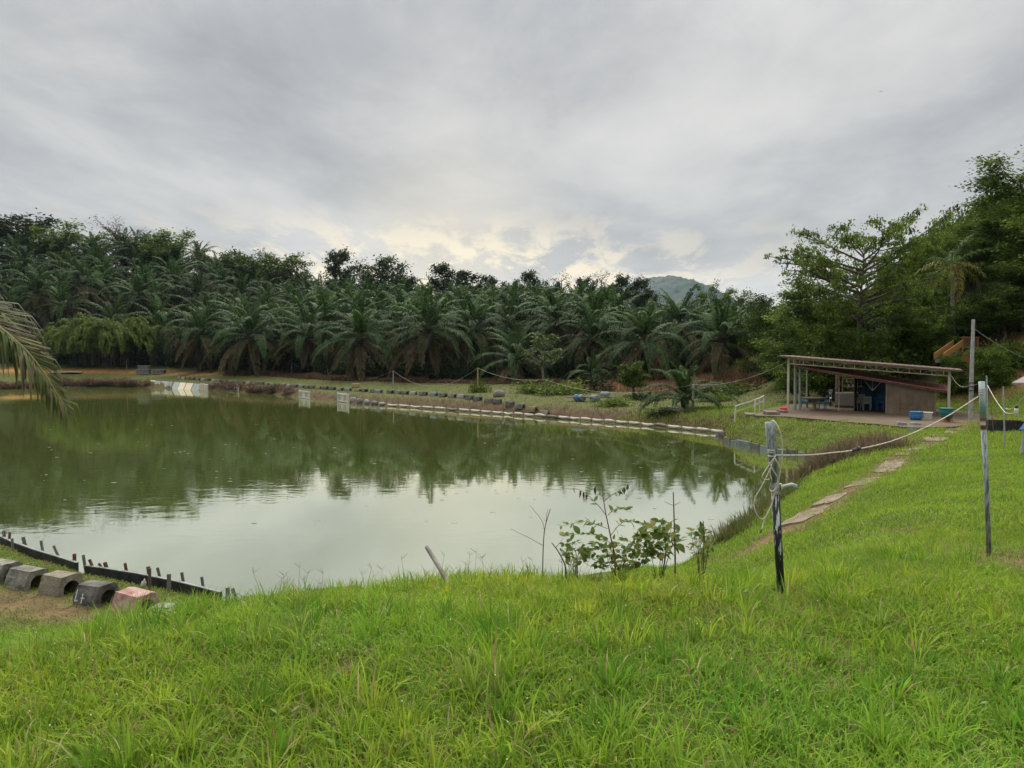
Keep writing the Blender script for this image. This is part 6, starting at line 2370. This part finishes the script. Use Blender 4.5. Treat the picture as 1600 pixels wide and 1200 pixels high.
MB().lathe([(0.03, 0.29), (0.03, 0.35)], 8, (0.15, 0, 0)).build('cap', 'plastic_white', b)


# ------------------------------------------------------------------ handrail
def handrail():
    pts_b = [PZ(1148, 655, 1.0), PZ(1179, 647.5, 1.35), PZ(1187, 642, 1.45), PZ(1193, 639, 1.5)]
    base = pts_b[0]
    root = empty('handrail', tuple(base), 0, 'white pipe handrail beside the platform steps above the pond corner', 'handrail')
    tops_ = [P(1149, 635, base[1]), P(1180, 624.5, pts_b[1][1]), P(1187, 622, pts_b[2][1]), P(1194, 618.5, pts_b[3][1])]
    mids = [P(1149, 644, base[1]), P(1180, 633, pts_b[1][1]), P(1187, 630, pts_b[2][1]), P(1194, 627, pts_b[3][1])]
    for a, b in zip(pts_b, tops_):
        MB().tube([a - base - [0, 0, 0.2], b - base], 0.045, 0.045, 6).build('post', 'paint_white', root)
    MB().tube([t - base for t in tops_], 0.045, 0.045, 6).build('top_rail', 'paint_white', root)
    MB().tube([t - base for t in mids], 0.038, 0.038, 6).build('mid_rail', 'post_white', root)


handrail()

# ------------------------------------------------------------------ utility pole and wires by the hut
b = PZ(1516.5, 656, 1.55)
pole = empty('utility_pole', (b[0], b[1], gz(b[0], b[1])), 0, 'tall grey concrete utility pole beside the hut', 'pole')
ph = P(1517, 499, b[1])[2] - gz(b[0], b[1])
MB().tube([(0, 0, -0.4), (0.0, 0, ph * 0.5), (0.03, 0, ph)], 0.118, 0.08, 10).build('shaft', 'pipe_grey', pole)
for k in range(3):
    zz = P(1517, 598 + k * 6, b[1])[2] - gz(b[0], b[1])
    MB().lathe([(0.15, -0.02), (0.15, 0.02)], 10, (0, 0, zz)).build('band', 'metal_dark', pole)
ptop = np.array([b[0], b[1], gz(b[0], b[1]) + ph])
cable(P(1520, 512, b[1]), P(1640, 572, 40), 0.25, 0.018, 'cable_dark', 'dark wire running down from the utility pole to the house')
hr = np.array(hut_pt(HUT_L, 0, roof_h(HUT_L) - 0.1))
cable(hr, P(1517, 600, b[1]), 0.45, 0.010, 'cable_white', 'slack wire between the hut corner and the utility pole')
cable(P(1517, 600, b[1]), P(1531, 597, 35), 0.1, 0.014, 'cable_dark', 'short dark wire behind the thick blue post')
hl = np.array(hut_pt(0, 0, roof_h(0) - 0.25))
cable(tops[1083], hl, 0.5, 0.010, 'cable_white', 'cable climbing from the thick pale post to the hut roof corner')


# ------------------------------------------------------------------ the pipe posts close by
def near_post():
    base = PZ(1221, 938, 3.2)
    Y = base[1]
    z0 = gz(base[0], base[1])
    root = empty('pipe_post', (base[0], base[1], z0), 0, 'leaning peeling pipe post with a tap and coiled white cable at the grass edge', 'post')
    org = np.array([base[0], base[1], z0])
    q = lambda px, py, dy=0.0: P(px, py, Y + dy) - org
    MB().tube([q(1221.5, 945), q(1216, 850), q(1211.5, 765)], 0.028, 0.030, 12).build('lower_pipe', 'pipe_peel', root, smooth=True)
    MB().tube([q(1211.8, 770), q(1211, 762), q(1210.6, 754)], 0.036, 0.036, 12).build('tee', 'pipe_peel_grey', root, smooth=True)
    MB().tube([q(1211, 762), q(1207.5, 710), q(1205.3, 690), q(1203, 659.5)], 0.033, 0.036, 12).build('upper_pipe', 'pipe_peel_grey', root, smooth=True)
    MB().tube([q(1211, 762), q(1225, 760.5), q(1238, 757.5, -0.03), q(1242.5, 759, -0.05), q(1243.5, 764, -0.05)], 0.016, 0.016, 10).build('tap_spout', 'pipe_grey', root, smooth=True)
    MB().tube([q(1219, 761), q(1221, 760.8)], 0.028, 0.028, 10).build('collar', 'paint_white', root)
    return Y


NY = near_post()


def near_cable():
    """White cable: wound round the post, looped and run across to the next post."""
    root = empty('white_cable', tuple(P(1205, 710, NY - 0.05)), 0, 'white cable wound in loops round the leaning post and strung across to the blue-sleeved post', 'cable')
    org = P(1205, 710, NY - 0.05)

    def run(pts, r, nm='strand', n=40):
        MB().tube([np.array(p) - org for p in catmull(pts, n)], r, r, 6).build(nm, 'cable_white', root, smooth=True)

    q = lambda px, py, dy=-0.05: P(px, py, NY + dy)
    # the stiff piece over the top
    run([q(1203.5, 661, 0), q(1208, 657, -0.02), q(1216, 668), q(1222, 690), q(1221.5, 720), q(1217, 748), q(1211, 768), q(1205, 790), q(1195, 812), q(1190, 828)], 0.0052)
    MB().tube([q(1190, 828) - org, q(1187.5, 833) - org], 0.005, 0.004, 6).build('bare_end', 'black_plastic', root)
    # loops
    run([q(1212, 712), q(1205, 722), q(1196, 735), q(1190.5, 747), q(1200, 749.5, 0.05), q(1213, 742, 0.05), q(1216, 728), q(1211, 716)], 0.0045)
    run([q(1211, 713), q(1201, 738), q(1189, 762), q(1180, 778), q(1178.5, 792), q(1184, 806), q(1193, 811), q(1203, 795), q(1209, 775), q(1216, 758), q(1221, 757)], 0.0045)
    run([q(1201, 722), q(1208, 735), q(1215, 747), q(1212, 762), q(1206, 768), q(1203, 762, 0.05), q(1206, 752), q(1203, 738), q(1206, 725)], 0.0045)
    # windings
    for (cy, w) in ((703, 6.2), (706, 6.2), (768, 7.0), (771, 7.0), (712, 6.0)):
        cxp = 1206.5 if cy < 750 else 1212
        ring = [P(cxp + w * math.cos(a), cy + 1.2 * math.sin(a * 1.0), NY - 0.038 * math.sin(a)) - org for a in np.linspace(0, 2 * math.pi, 17)]
        MB().tube(ring, 0.0048, 0.0048, 5, False).build('winding', 'cable_white', root)
    # across to the second post
    pts = [q(1212, 711.5), PZ(1260, 712, 4.0) * 0 + P(1265, 711, NY + 0.35), P(1300, 707.5, NY + 0.6), P(1335, 703, NY + 0.8), P(1400, 687, NY + 1.2), P(1470, 656, NY + 1.55), P(1531, 618, NY + 1.85)]
    run(pts, 0.005, 'span', 50)
    a, b = P(1331.5, 704, NY + 0.78), P(1342, 700.5, NY + 0.84)
    MB().tube([a - org, (a + b) / 2 - org, b - org], 0.014, 0.014, 8).build('connector', 'black_plastic', root)
    MB().tube([(a + (b - a) * 0.75) - org, (b + (b - a) * 0.1) - org], 0.018, 0.018, 8).build('connector_cap', 'black_plastic', root)


near_cable()


def second_post():
    base = PZ(1546, 876, 3.0)
    Y = base[1]
    z0 = gz(base[0], base[1])
    org = np.array([base[0], base[1], z0])
    root = empty('pipe_post', (base[0], base[1], z0), 0, 'thin dark pipe post with a thick pale blue sleeve on top', 'post')
    q = lambda px, py, dy=0.0: P(px, py, Y + dy) - org
    MB().tube([q(1546, 884), q(1542, 770), q(1536.5, 664)], 0.021, 0.024, 10).build('pipe', 'pipe_peel_grey', root, smooth=True)
    MB().tube([q(1536.5, 668), q(1536, 657)], 0.021, 0.019, 10).build('white_cap', 'paint_white', root)
    MB().tube([q(1536.4, 671), q(1536.4, 664)], 0.026, 0.026, 10).build('rust_ring', 'rust_wood', root)
    MB().tube([q(1536, 656), q(1534, 596)], 0.029, 0.029, 12).build('sleeve', 'pipe_blue', root, smooth=True)
    MB().tube([q(1536.2, 657.5), q(1536, 652.5)], 0.0305, 0.0305, 12).build('rust_band', 'rust_wood', root)
    for cy in (608, 611.5, 615):
        ring = [q(1534.6 + 5.2 * math.cos(a), cy - 1.0 * math.cos(a), -0.034 * math.sin(a)) for a in np.linspace(0, 2 * math.pi, 15)]
        MB().tube(ring, 0.0045, 0.0045, 5, False).build('winding', 'cable_white', root)


second_post()
for i, (tx, ty, bx, by, z, r, mt, lab) in enumerate([
        (1541.5, 587, 1544.5, 652, 1.9, 0.035, 'pipe_blue', 'slim pale blue pipe just behind the thick blue sleeve'),
        (1567.5, 604, 1571, 690, 2.2, 0.022, 'pipe_grey', 'thin grey rod standing right of the black trough middle'),
        (1546.5, 612, 1554, 672, 1.9, 0.012, 'wood_brown', 'thinnest dark rod leaning in front of the black trough')]):
    b_ = PZ(bx, by, z)
    z0 = gz(b_[0], b_[1])
    t_ = P(tx, ty, b_[1])
    o = MB().tube([(0, 0, -0.2), (t_[0] - b_[0], 0, t_[2] - z0)], r, r, 8).build('pipe_rod', mt, None, (b_[0], b_[1], z0))
    tag(o, lab, 'rod')
# black trough
b_ = PZ(1570, 668, 1.75)
tr = empty('black_trough', (b_[0], b_[1], gz(b_[0], b_[1])), -0.35, 'long low black tank on the grass beside the thin rods', 'trough')
for (c_, s_, nm) in (((0, -0.35, 0.25), (1.45, 0.05, 0.55), 'side'), ((0, 0.35, 0.25), (1.45, 0.05, 0.55), 'side'), ((-0.70, 0, 0.25), (0.05, 0.64, 0.54), 'end'), ((0.70, 0, 0.25), (0.05, 0.64, 0.54), 'end'), ((0, 0, 0.06), (1.34, 0.64, 0.05), 'floor_panel')):
    MB().box(c_, s_).build(nm, 'black_plastic', tr)
# cable with hanging float
lp = P(1588, 634, 20)
cable(P(1543, 602, 24), P(1571, 645, 22), 0.06, 0.012, 'cable_white', 'pale hose hanging from the slim blue pipe down to the thin rod', 12)
cable(P(1571, 645, 22), P(1587, 645, 20.2), 0.02, 0.010, 'cable_white', 'short pale hose end lying low behind the thin rod')
cable(P(1571, 638, 21), P(1589, 632, 20), 0.06, 0.010, 'cable_white', 'thin cord from the rod to the hanging white float')
cable(P(1589, 632, 20), P(1640, 560, 19), 0.08, 0.012, 'cable_white', 'pale rope rising from the hanging float out of the picture')
fl = empty('hanging_float', tuple(lp - np.array([0, 0, 0.27])), 0, 'white bottle hanging on a rope in front of the dug slope', 'float')
MB().lathe([(0.03, 0), (0.05, 0.01), (0.05, 0.17), (0.045, 0.2)], 12).build('bottle', 'paint_white', fl, smooth=True)
MB().lathe([(0.035, 0.2), (0.04, 0.22), (0.03, 0.27)], 10).build('cap', 'black_plastic', fl)
# cone on a leg at the picture edge
b_ = PZ(1597, 700, 2.2)
z0 = gz(b_[0], b_[1])
fz = P(1597, 672, b_[1])[2] - z0
fc = empty('cone_on_legs', (b_[0] + 0.05, b_[1], z0), 0, 'blue cone with red top on a grey leg at the picture edge', 'cone_stand')
MB().tube([(-0.1, 0, -0.1), (0.02, 0, fz)], 0.045, 0.04, 6).build('leg', 'pipe_grey', fc)
MB().tube([(0.32, 0, -0.1), (0.2, 0, fz)], 0.045, 0.04, 6).build('leg', 'pipe_grey', fc)
MB().lathe([(0.24, fz), (0.26, fz + 0.02), (0.12, fz + 0.2)], 4, (0.1, 0, 0)).build('cone', 'plastic_blue', fc)
MB().lathe([(0.12, fz + 0.203), (0.08, fz + 0.3)], 4, (0.1, 0, 0)).build('cap', 'plastic_red', fc)


# ------------------------------------------------------------------ small house at the edge, stairs on the hillside
def edge_house():
    Y = 33.0
    c = P(1581, 597, Y)
    z0 = gz(c[0] + 3, c[1] + 2)
    root = empty('small_house', (c[0], c[1], z0 - 0.1), R(-42), 'orange walled house with grey sheet roof at the picture edge', 'house')
    h = c[2] - z0
    W, D = 6.0, 5.0
    MB().box((0.75 + W / 2, 0.6 + D / 2, (h + 0.3) / 2), (W, D, h + 0.3)).build('wall', 'wall_orange', root)
    vs = [(0, 0, h + 0.08), (W + 1.5, 0, h + 0.08), (W + 1.5, D + 1.2, h + 0.08), (0, D + 1.2, h + 0.08), (W / 2 + 0.75 - 1.2, D / 2 + 0.6, h + 1.9), (W / 2 + 0.75 + 1.2, D / 2 + 0.6, h + 1.9),
          (0, 0, h), (W + 1.5, 0, h), (W + 1.5, D + 1.2, h), (0, D + 1.2, h)]
    MB().add(vs, [(0, 1, 5, 4), (1, 2, 5), (2, 3, 4, 5), (3, 0, 4), (6, 7, 1, 0), (7, 8, 2, 1), (8, 9, 3, 2), (9, 6, 0, 3), (9, 8, 7, 6)]).build('roof', 'roof_grey', root)
    MB().box((0.75 + 2.2, 0.585, 1.0), (0.9, 0.05, 2.0)).build('door', 'wood_brown', root)
    w = MB().box((0.75 + 4.2, 0.585, 1.4), (1.1, 0.05, 0.9)).build('window', 'post_white', root)
    MB().box((0.75 + 4.2, 0.555, 1.4), (0.95, 0.02, 0.75)).build('pane', 'metal_dark', w)


edge_house()


def hillside_stairs():
    top, bot = P(1496, 538, 57.0), P(1466, 555, 54.5)
    root = empty('hillside_stairs', tuple(bot), 0, 'ochre painted stairs with solid side rails climbing the wooded hillside', 'stairs')
    d = top - bot
    n = 9
    for s, off in ((-1, np.array([-0.08, 0.45, 0])), (1, np.array([0.08, -0.45, 0]))):
        mb = MB()
        a, b = off, d + off
        t = np.array([0.12, 0.05, 0])
        mb.add([a + [0, 0, -0.3], b + [0, 0, -0.1], b + [0, 0, 0.32], a + [0, 0, 0.15], a + t + [0, 0, -0.3], b + t + [0, 0, -0.1], b + t + [0, 0, 0.32], a + t + [0, 0, 0.15]],
               [(3, 2, 1, 0), (4, 5, 6, 7), (2, 3, 7, 6), (0, 4, 7, 3), (1, 2, 6, 5)])
        mb.build('side_rail', 'ochre', root)
    for i in range(n):
        c = d * (i + 0.5) / n
        MB().box((c[0], c[1], c[2] - 0.45), (0.5, 1.0, 0.25), (0, 0, R(-30))).build('step', 'concrete_tan', root)
    land = P(1516, 552, 57.2)
    lp_ = empty('landing_wall', tuple(land), R(-8), 'ochre retaining wall of the landing at the top of the stairs', 'wall')
    MB().box((0.3, 0, -0.3), (3.0, 0.3, 0.75)).build('wall', 'ochre', lp_)
    sg = P(1515.5, 545, 57.0)
    st = empty('sign_frame', tuple(sg), R(-5), 'ochre frame holding a brown board above the hillside stairs', 'sign')
    MB().box((0, 0, 0.42), (1.0, 0.06, 0.72)).build('board', 'panel_brown', st)
    for x in (-0.54, 0.54):
        MB().box((x, 0, 0.3), (0.09, 0.09, 1.1)).build('post', 'ochre', st)
    MB().box((0, -0.003, 0.85), (1.3, 0.12, 0.09)).build('top_rail', 'ochre', st)


hillside_stairs()


# ------------------------------------------------------------------ weeds and sticks on the near edge
LEAFM = {}


def leaf_mesh(nm, ln, wd, c, curl=0.15):
    """A single oval leaf along +X, folded on its midrib."""
    n = 5
    V, F = [], []
    for i in range(n + 1):
        t = i / n
        w = wd * math.sin(math.pi * (0.04 + 0.94 * t) ** 0.85) / 2
        z = -curl * ln * t * t
        V += [(ln * t, -w, z + 0.25 * w), (ln * t, 0, z), (ln * t, w, z + 0.25 * w)]
    for i in range(n):
        a = 3 * i
        F += [(a, a + 1, a + 4, a + 3), (a + 1, a + 2, a + 5, a + 4)]
    me = mesh_np(nm, np.array(V), [np.array(F)], 'weed_leaf', np.tile(np.array(c), (len(V), 1)), True)
    LEAFM[nm] = me
    return me


for i, c in enumerate([(0.10, 0.155, 0.036), (0.075, 0.13, 0.03), (0.13, 0.185, 0.042), (0.18, 0.18, 0.05)]):
    leaf_mesh('leaf%d' % i, 0.095, 0.058, c)
    leaf_mesh('slim%d' % i, 0.075, 0.026, c)
leaf_mesh('withered', 0.05, 0.016, (0.06, 0.035, 0.022), 0.8)


def add_leaf(root, me, p, az, el, s=1.0, roll=0.0):
    o = link('leaf', LEAFM[me], root, tuple(p), (roll, -el, az))
    o.scale = (s, s, s)


def near_weeds():
    rng = np.random.default_rng(17)
    Y = 6.6
    # tall weed with arching leafy branches
    b = P(962, 885, Y)
    z0 = gz(b[0], b[1])
    org = np.array([b[0], b[1], z0])
    root = empty('tall_weed', tuple(org), 0, 'tall weed with arching leafy branches and withered tips at the bank edge', 'weed')
    q = lambda px, py, dy=0.0: P(px, py, Y + dy) - org
    MB().tube([(0, 0, 0), q(961, 870), q(954, 838), q(946, 800), q(942, 775), q(941, 757)], 0.008, 0.002, 6).build('stem', 'rust_wood', root)
    br = [([q(947, 805), q(935, 790, .1), q(915, 771, .2), q(897, 762, .25)], 0), ([q(944, 783), q(955, 774, -.1), q(970, 765, -.15), q(981, 757, -.2)], 0),
          ([q(941, 757), q(934, 757), q(930, 760), q(929, 766)], 0),
          ([q(949, 826), q(930, 819, -.1), q(910, 815, -.15), q(877, 822, -.2)], 1), ([q(953, 838), q(970, 818, .1), q(987, 815, .2), q(1010, 823, .3)], 1),
          ([q(956, 850), q(935, 836, .15), q(910, 834, .2), q(880, 838, .2)], 2), ([q(950, 805), q(960, 796, .1), q(972, 795, .15), q(980, 798, .2)], 1)]
    for pts, kd in br:
        cv = catmull(pts, 12)
        MB().tube(cv, 0.0035, 0.0014, 4).build('branch', 'twig', root)
        for k in range(2, 12):
            for s in (-1, 1):
                if kd == 0 and (k < 7 or rng.random() < 0.35):
                    if not (k in (4, 5, 6) and rng.random() < 0.4):
                        continue
                t = cv[k] - cv[k - 1]
                az = math.atan2(t[1], t[0]) + s * (0.9 + 0.3 * rng.random()) + rng.normal(0, 0.2)
                if kd == 0 and k > 6:
                    add_leaf(root, 'withered', cv[k], az, -1.2, 0.7 + 0.5 * rng.random())
                else:
                    add_leaf(root, ('slim%d' if kd < 2 else 'leaf%d') % rng.integers(0, 4), cv[k], az, rng.normal(0.15, 0.45), 0.65 + 0.45 * rng.random(), rng.normal(0, 0.5))
    # low round-leaved shrubs
    for i, (cx, cy, rx, ry, n, lab) in enumerate([(965, 868, 60, 26, 300, 'round-leaved shrub at the foot of the tall weed'), (1030, 845, 36, 32, 170, 'shrub with large round leaves around the dead stalk'),
                                                  (898, 866, 24, 22, 90, 'small round-leaved shrub left of the tall weed by bare twigs'), (1095, 850, 20, 28, 110, 'dark brownish shrub at the soil edge, last before the slope')]):
        b = P(cx, cy + ry, Y + 0.25)
        z0 = gz(b[0], b[1])
        org2 = np.array([b[0], b[1], z0])
        rt = empty('leafy_shrub', tuple(org2), 0, lab, 'shrub')
        for k in range(7):
            e = P(cx + rx * (rng.random() * 2 - 1) * 0.8, cy - ry * rng.random() * 0.9, Y + 0.25 + rng.normal(0, 0.15)) - org2
            MB().tube(catmull([(0, 0, 0), e * 0.5 + rng.normal(0, 0.02, 3), e], 6), 0.005, 0.002, 4).build('stem', 'twig', rt)
        for k in range(n):
            a = rng.random() * 6.28
            r = rng.random() ** 0.5
            p_ = P(cx + rx * r * math.cos(a), cy - ry * 0.1 + ry * r * math.sin(a) * 0.9, Y + 0.25 + rng.normal(0, 0.16)) - org2
            p_[2] = max(p_[2], 0.03)
            big_ = i == 1
            add_leaf(rt, 'leaf%d' % rng.integers(0, 4), p_, rng.random() * 6.28, rng.normal(0.1, 0.5), (0.72 if not big_ else 0.95) * (0.5 + 0.7 * rng.random()), rng.normal(0, 0.6))
    # bare stalks
    stalks = [([(848, 892), (849, 850), (852, 822), (860, 795)], .006, 'bare dark forked stalk standing left of the weeds', [[(851, 830), (846, 812), (828, 790)], [(849, 853), (830, 842), (797, 826)], [(853, 818), (855, 800), (857, 796)]]),
              ([(1055, 878), (1054, 840), (1053, 800), (1052, 769)], .009, 'upright dead stalk rising above the round-leaved shrub', [[(1053, 790), (1045, 787), (1038, 783)], [(1053, 790), (1060, 786), (1064, 784)], [(1054, 822), (1058, 820), (1060, 820)]]),
              ([(884, 888), (878, 872), (870, 858), (862, 848)], .008, 'brown broken stem bending over beside the small shrub', [[(868, 856), (875, 848), (880, 841)]]),
              ([(1099, 872), (1100, 845), (1099, 814)], .008, 'short dead stem in the dark shrub at the soil edge', [[(1086, 868), (1082, 845), (1079, 826)]]),
              ([(902, 888), (901, 876), (900, 864)], .007, 'stubby dark stem at the foot of the small shrub', [])]
    for pts, r, lab, sub in stalks:
        b = P(pts[0][0], pts[0][1], Y)
        z0 = gz(b[0], b[1])
        org3 = np.array([b[0], b[1], z0])
        rt = empty('dead_stalk', tuple(org3), 0, lab, 'stalk')
        MB().tube(catmull([np.array([0, 0, -0.05])] + [P(x, y, Y) - org3 for x, y in pts], 10), r, r * 0.5, 5).build('stem', 'twig', rt)
        for sb in sub:
            MB().tube(catmull([P(x, y, Y + 0.05 * k) - org3 for k, (x, y) in enumerate(sb)], 7), 0.003, 0.0015, 4).build('twig', 'twig', rt)
    # leaning pole in the water's edge
    a, b = P(702, 912, 6.4), P(667, 855, 6.9)
    o = MB().tube([-(b - a) * 0.2, (b - a) * 0.5, b - a], 0.021, 0.019, 9).build('wooden_pole', 'wood_grey', None, tuple(a))
    tag(o, 'short wooden pole leaning out over the water from the grass', 'pole')
    # thin grass stalks against the water
    g = Geo()
    for k in range(34):
        px = 380 + 600 * rng.random()
        x, y = (px - 800) / 1200 * 6.0, 5.7 + 0.8 * rng.random()
        z = gz(x, y)
        h = 0.16 + 0.16 * rng.random()
        e = np.array([x + rng.normal(0, 0.06), y, z + h])
        g.tube([(x, y, z), (x + (e[0] - x) * 0.3, y, z + h * 0.55), e], 0.0018, 0.001, (0.15, 0.17, 0.05), 3)
        for j in range(3):
            a = rng.random() * 6.28
            g.tube([e, e + [0.05 * math.cos(a), 0.03 * math.sin(a), 0.035]], 0.0014, 0.0008, (0.17, 0.15, 0.07), 3)
    tag(link('seed_stalks', g.mesh('seed_stalks', 'grass_blade')), 'thin grass seed stalks along the crest of the near bank', 'grass', kind='stuff')


near_weeds()

# ------------------------------------------------------------------ flecks on the water, bird
rng = np.random.default_rng(71)
g = Geo()
for k in range(150):
    px, py = 60 + 1060 * rng.random(), 640 + 190 * rng.random() ** 1.4
    q = PZ(px, py, 0.0)
    if shore_dist(q[0], q[1]) > -0.6:
        continue
    r = 0.02 + 0.05 * rng.random()
    m = 6
    ring = [q + [r * math.cos(a) * (1 + rng.random()), r * math.sin(a) * 0.7, 0.006] for a in np.linspace(0, 2 * np.pi, m, endpoint=False)]
    low_ = [p_ + np.array([0, 0, -0.01]) for p_ in ring]
    F4 = np.array([(i, (i + 1) % m, m + (i + 1) % m, m + i) for i in range(m)])
    g.add(np.array(ring + low_), (0.42, 0.42, 0.33) if k % 3 else (0.2, 0.17, 0.08), Q=F4, T=np.array([(0, i, i + 1) for i in range(1, m - 1)]))
tag(link('floating_debris', g.mesh('floating_debris', 'dry_leaf')), 'pale flecks and leaves floating on the pond', 'debris', kind='stuff')

c = P(1376, 143, 70)
o = MB()
o.tube([(-0.09, 0, 0), (-0.02, 0, 0.01), (0.05, 0, 0.01), (0.1, 0, 0.0)], [0.008, 0.03, 0.03, 0.008], None, 6)
o.add([(0.03, 0, 0.02), (-0.04, 0, 0.02), (-0.07, 0.2, 0.07), (0.0, 0.12, 0.06)], [(0, 1, 2, 3)])
o.add([(0.03, 0, 0.02), (-0.04, 0, 0.02), (-0.07, -0.2, 0.07), (0.0, -0.12, 0.06)], [(3, 2, 1, 0)])
o.add([(-0.07, 0, 0.0), (-0.15, 0.03, 0.0), (-0.15, -0.03, 0.0)], [(0, 1, 2)])
bird = o.build('bird', 'bird_black', None, tuple(c), (0, 0, 0.7))
tag(bird, 'tiny dark bird flying high over the hut', 'bird')

# ------------------------------------------------------------------ haze
hm = bpy.data.materials.new('haze_air')
hm.use_nodes = True
nt = hm.node_tree
nt.nodes.clear()
pv = nt.nodes.new('ShaderNodeVolumePrincipled')
pv.inputs['Color'].default_value = (0.55, 0.75, 1.0, 1)
pv.inputs['Density'].default_value = 0.00005
pv.inputs['Anisotropy'].default_value = 0.2
ho = nt.nodes.new('ShaderNodeOutputMaterial')
nt.links.new(pv.outputs[0], ho.inputs['Volume'])
hz = MB().box((0, 0, 158), (8400, 8400, 322)).build('haze', hm)
tag(hz, 'thin pale evening haze hanging over the whole valley', 'haze', kind='stuff')
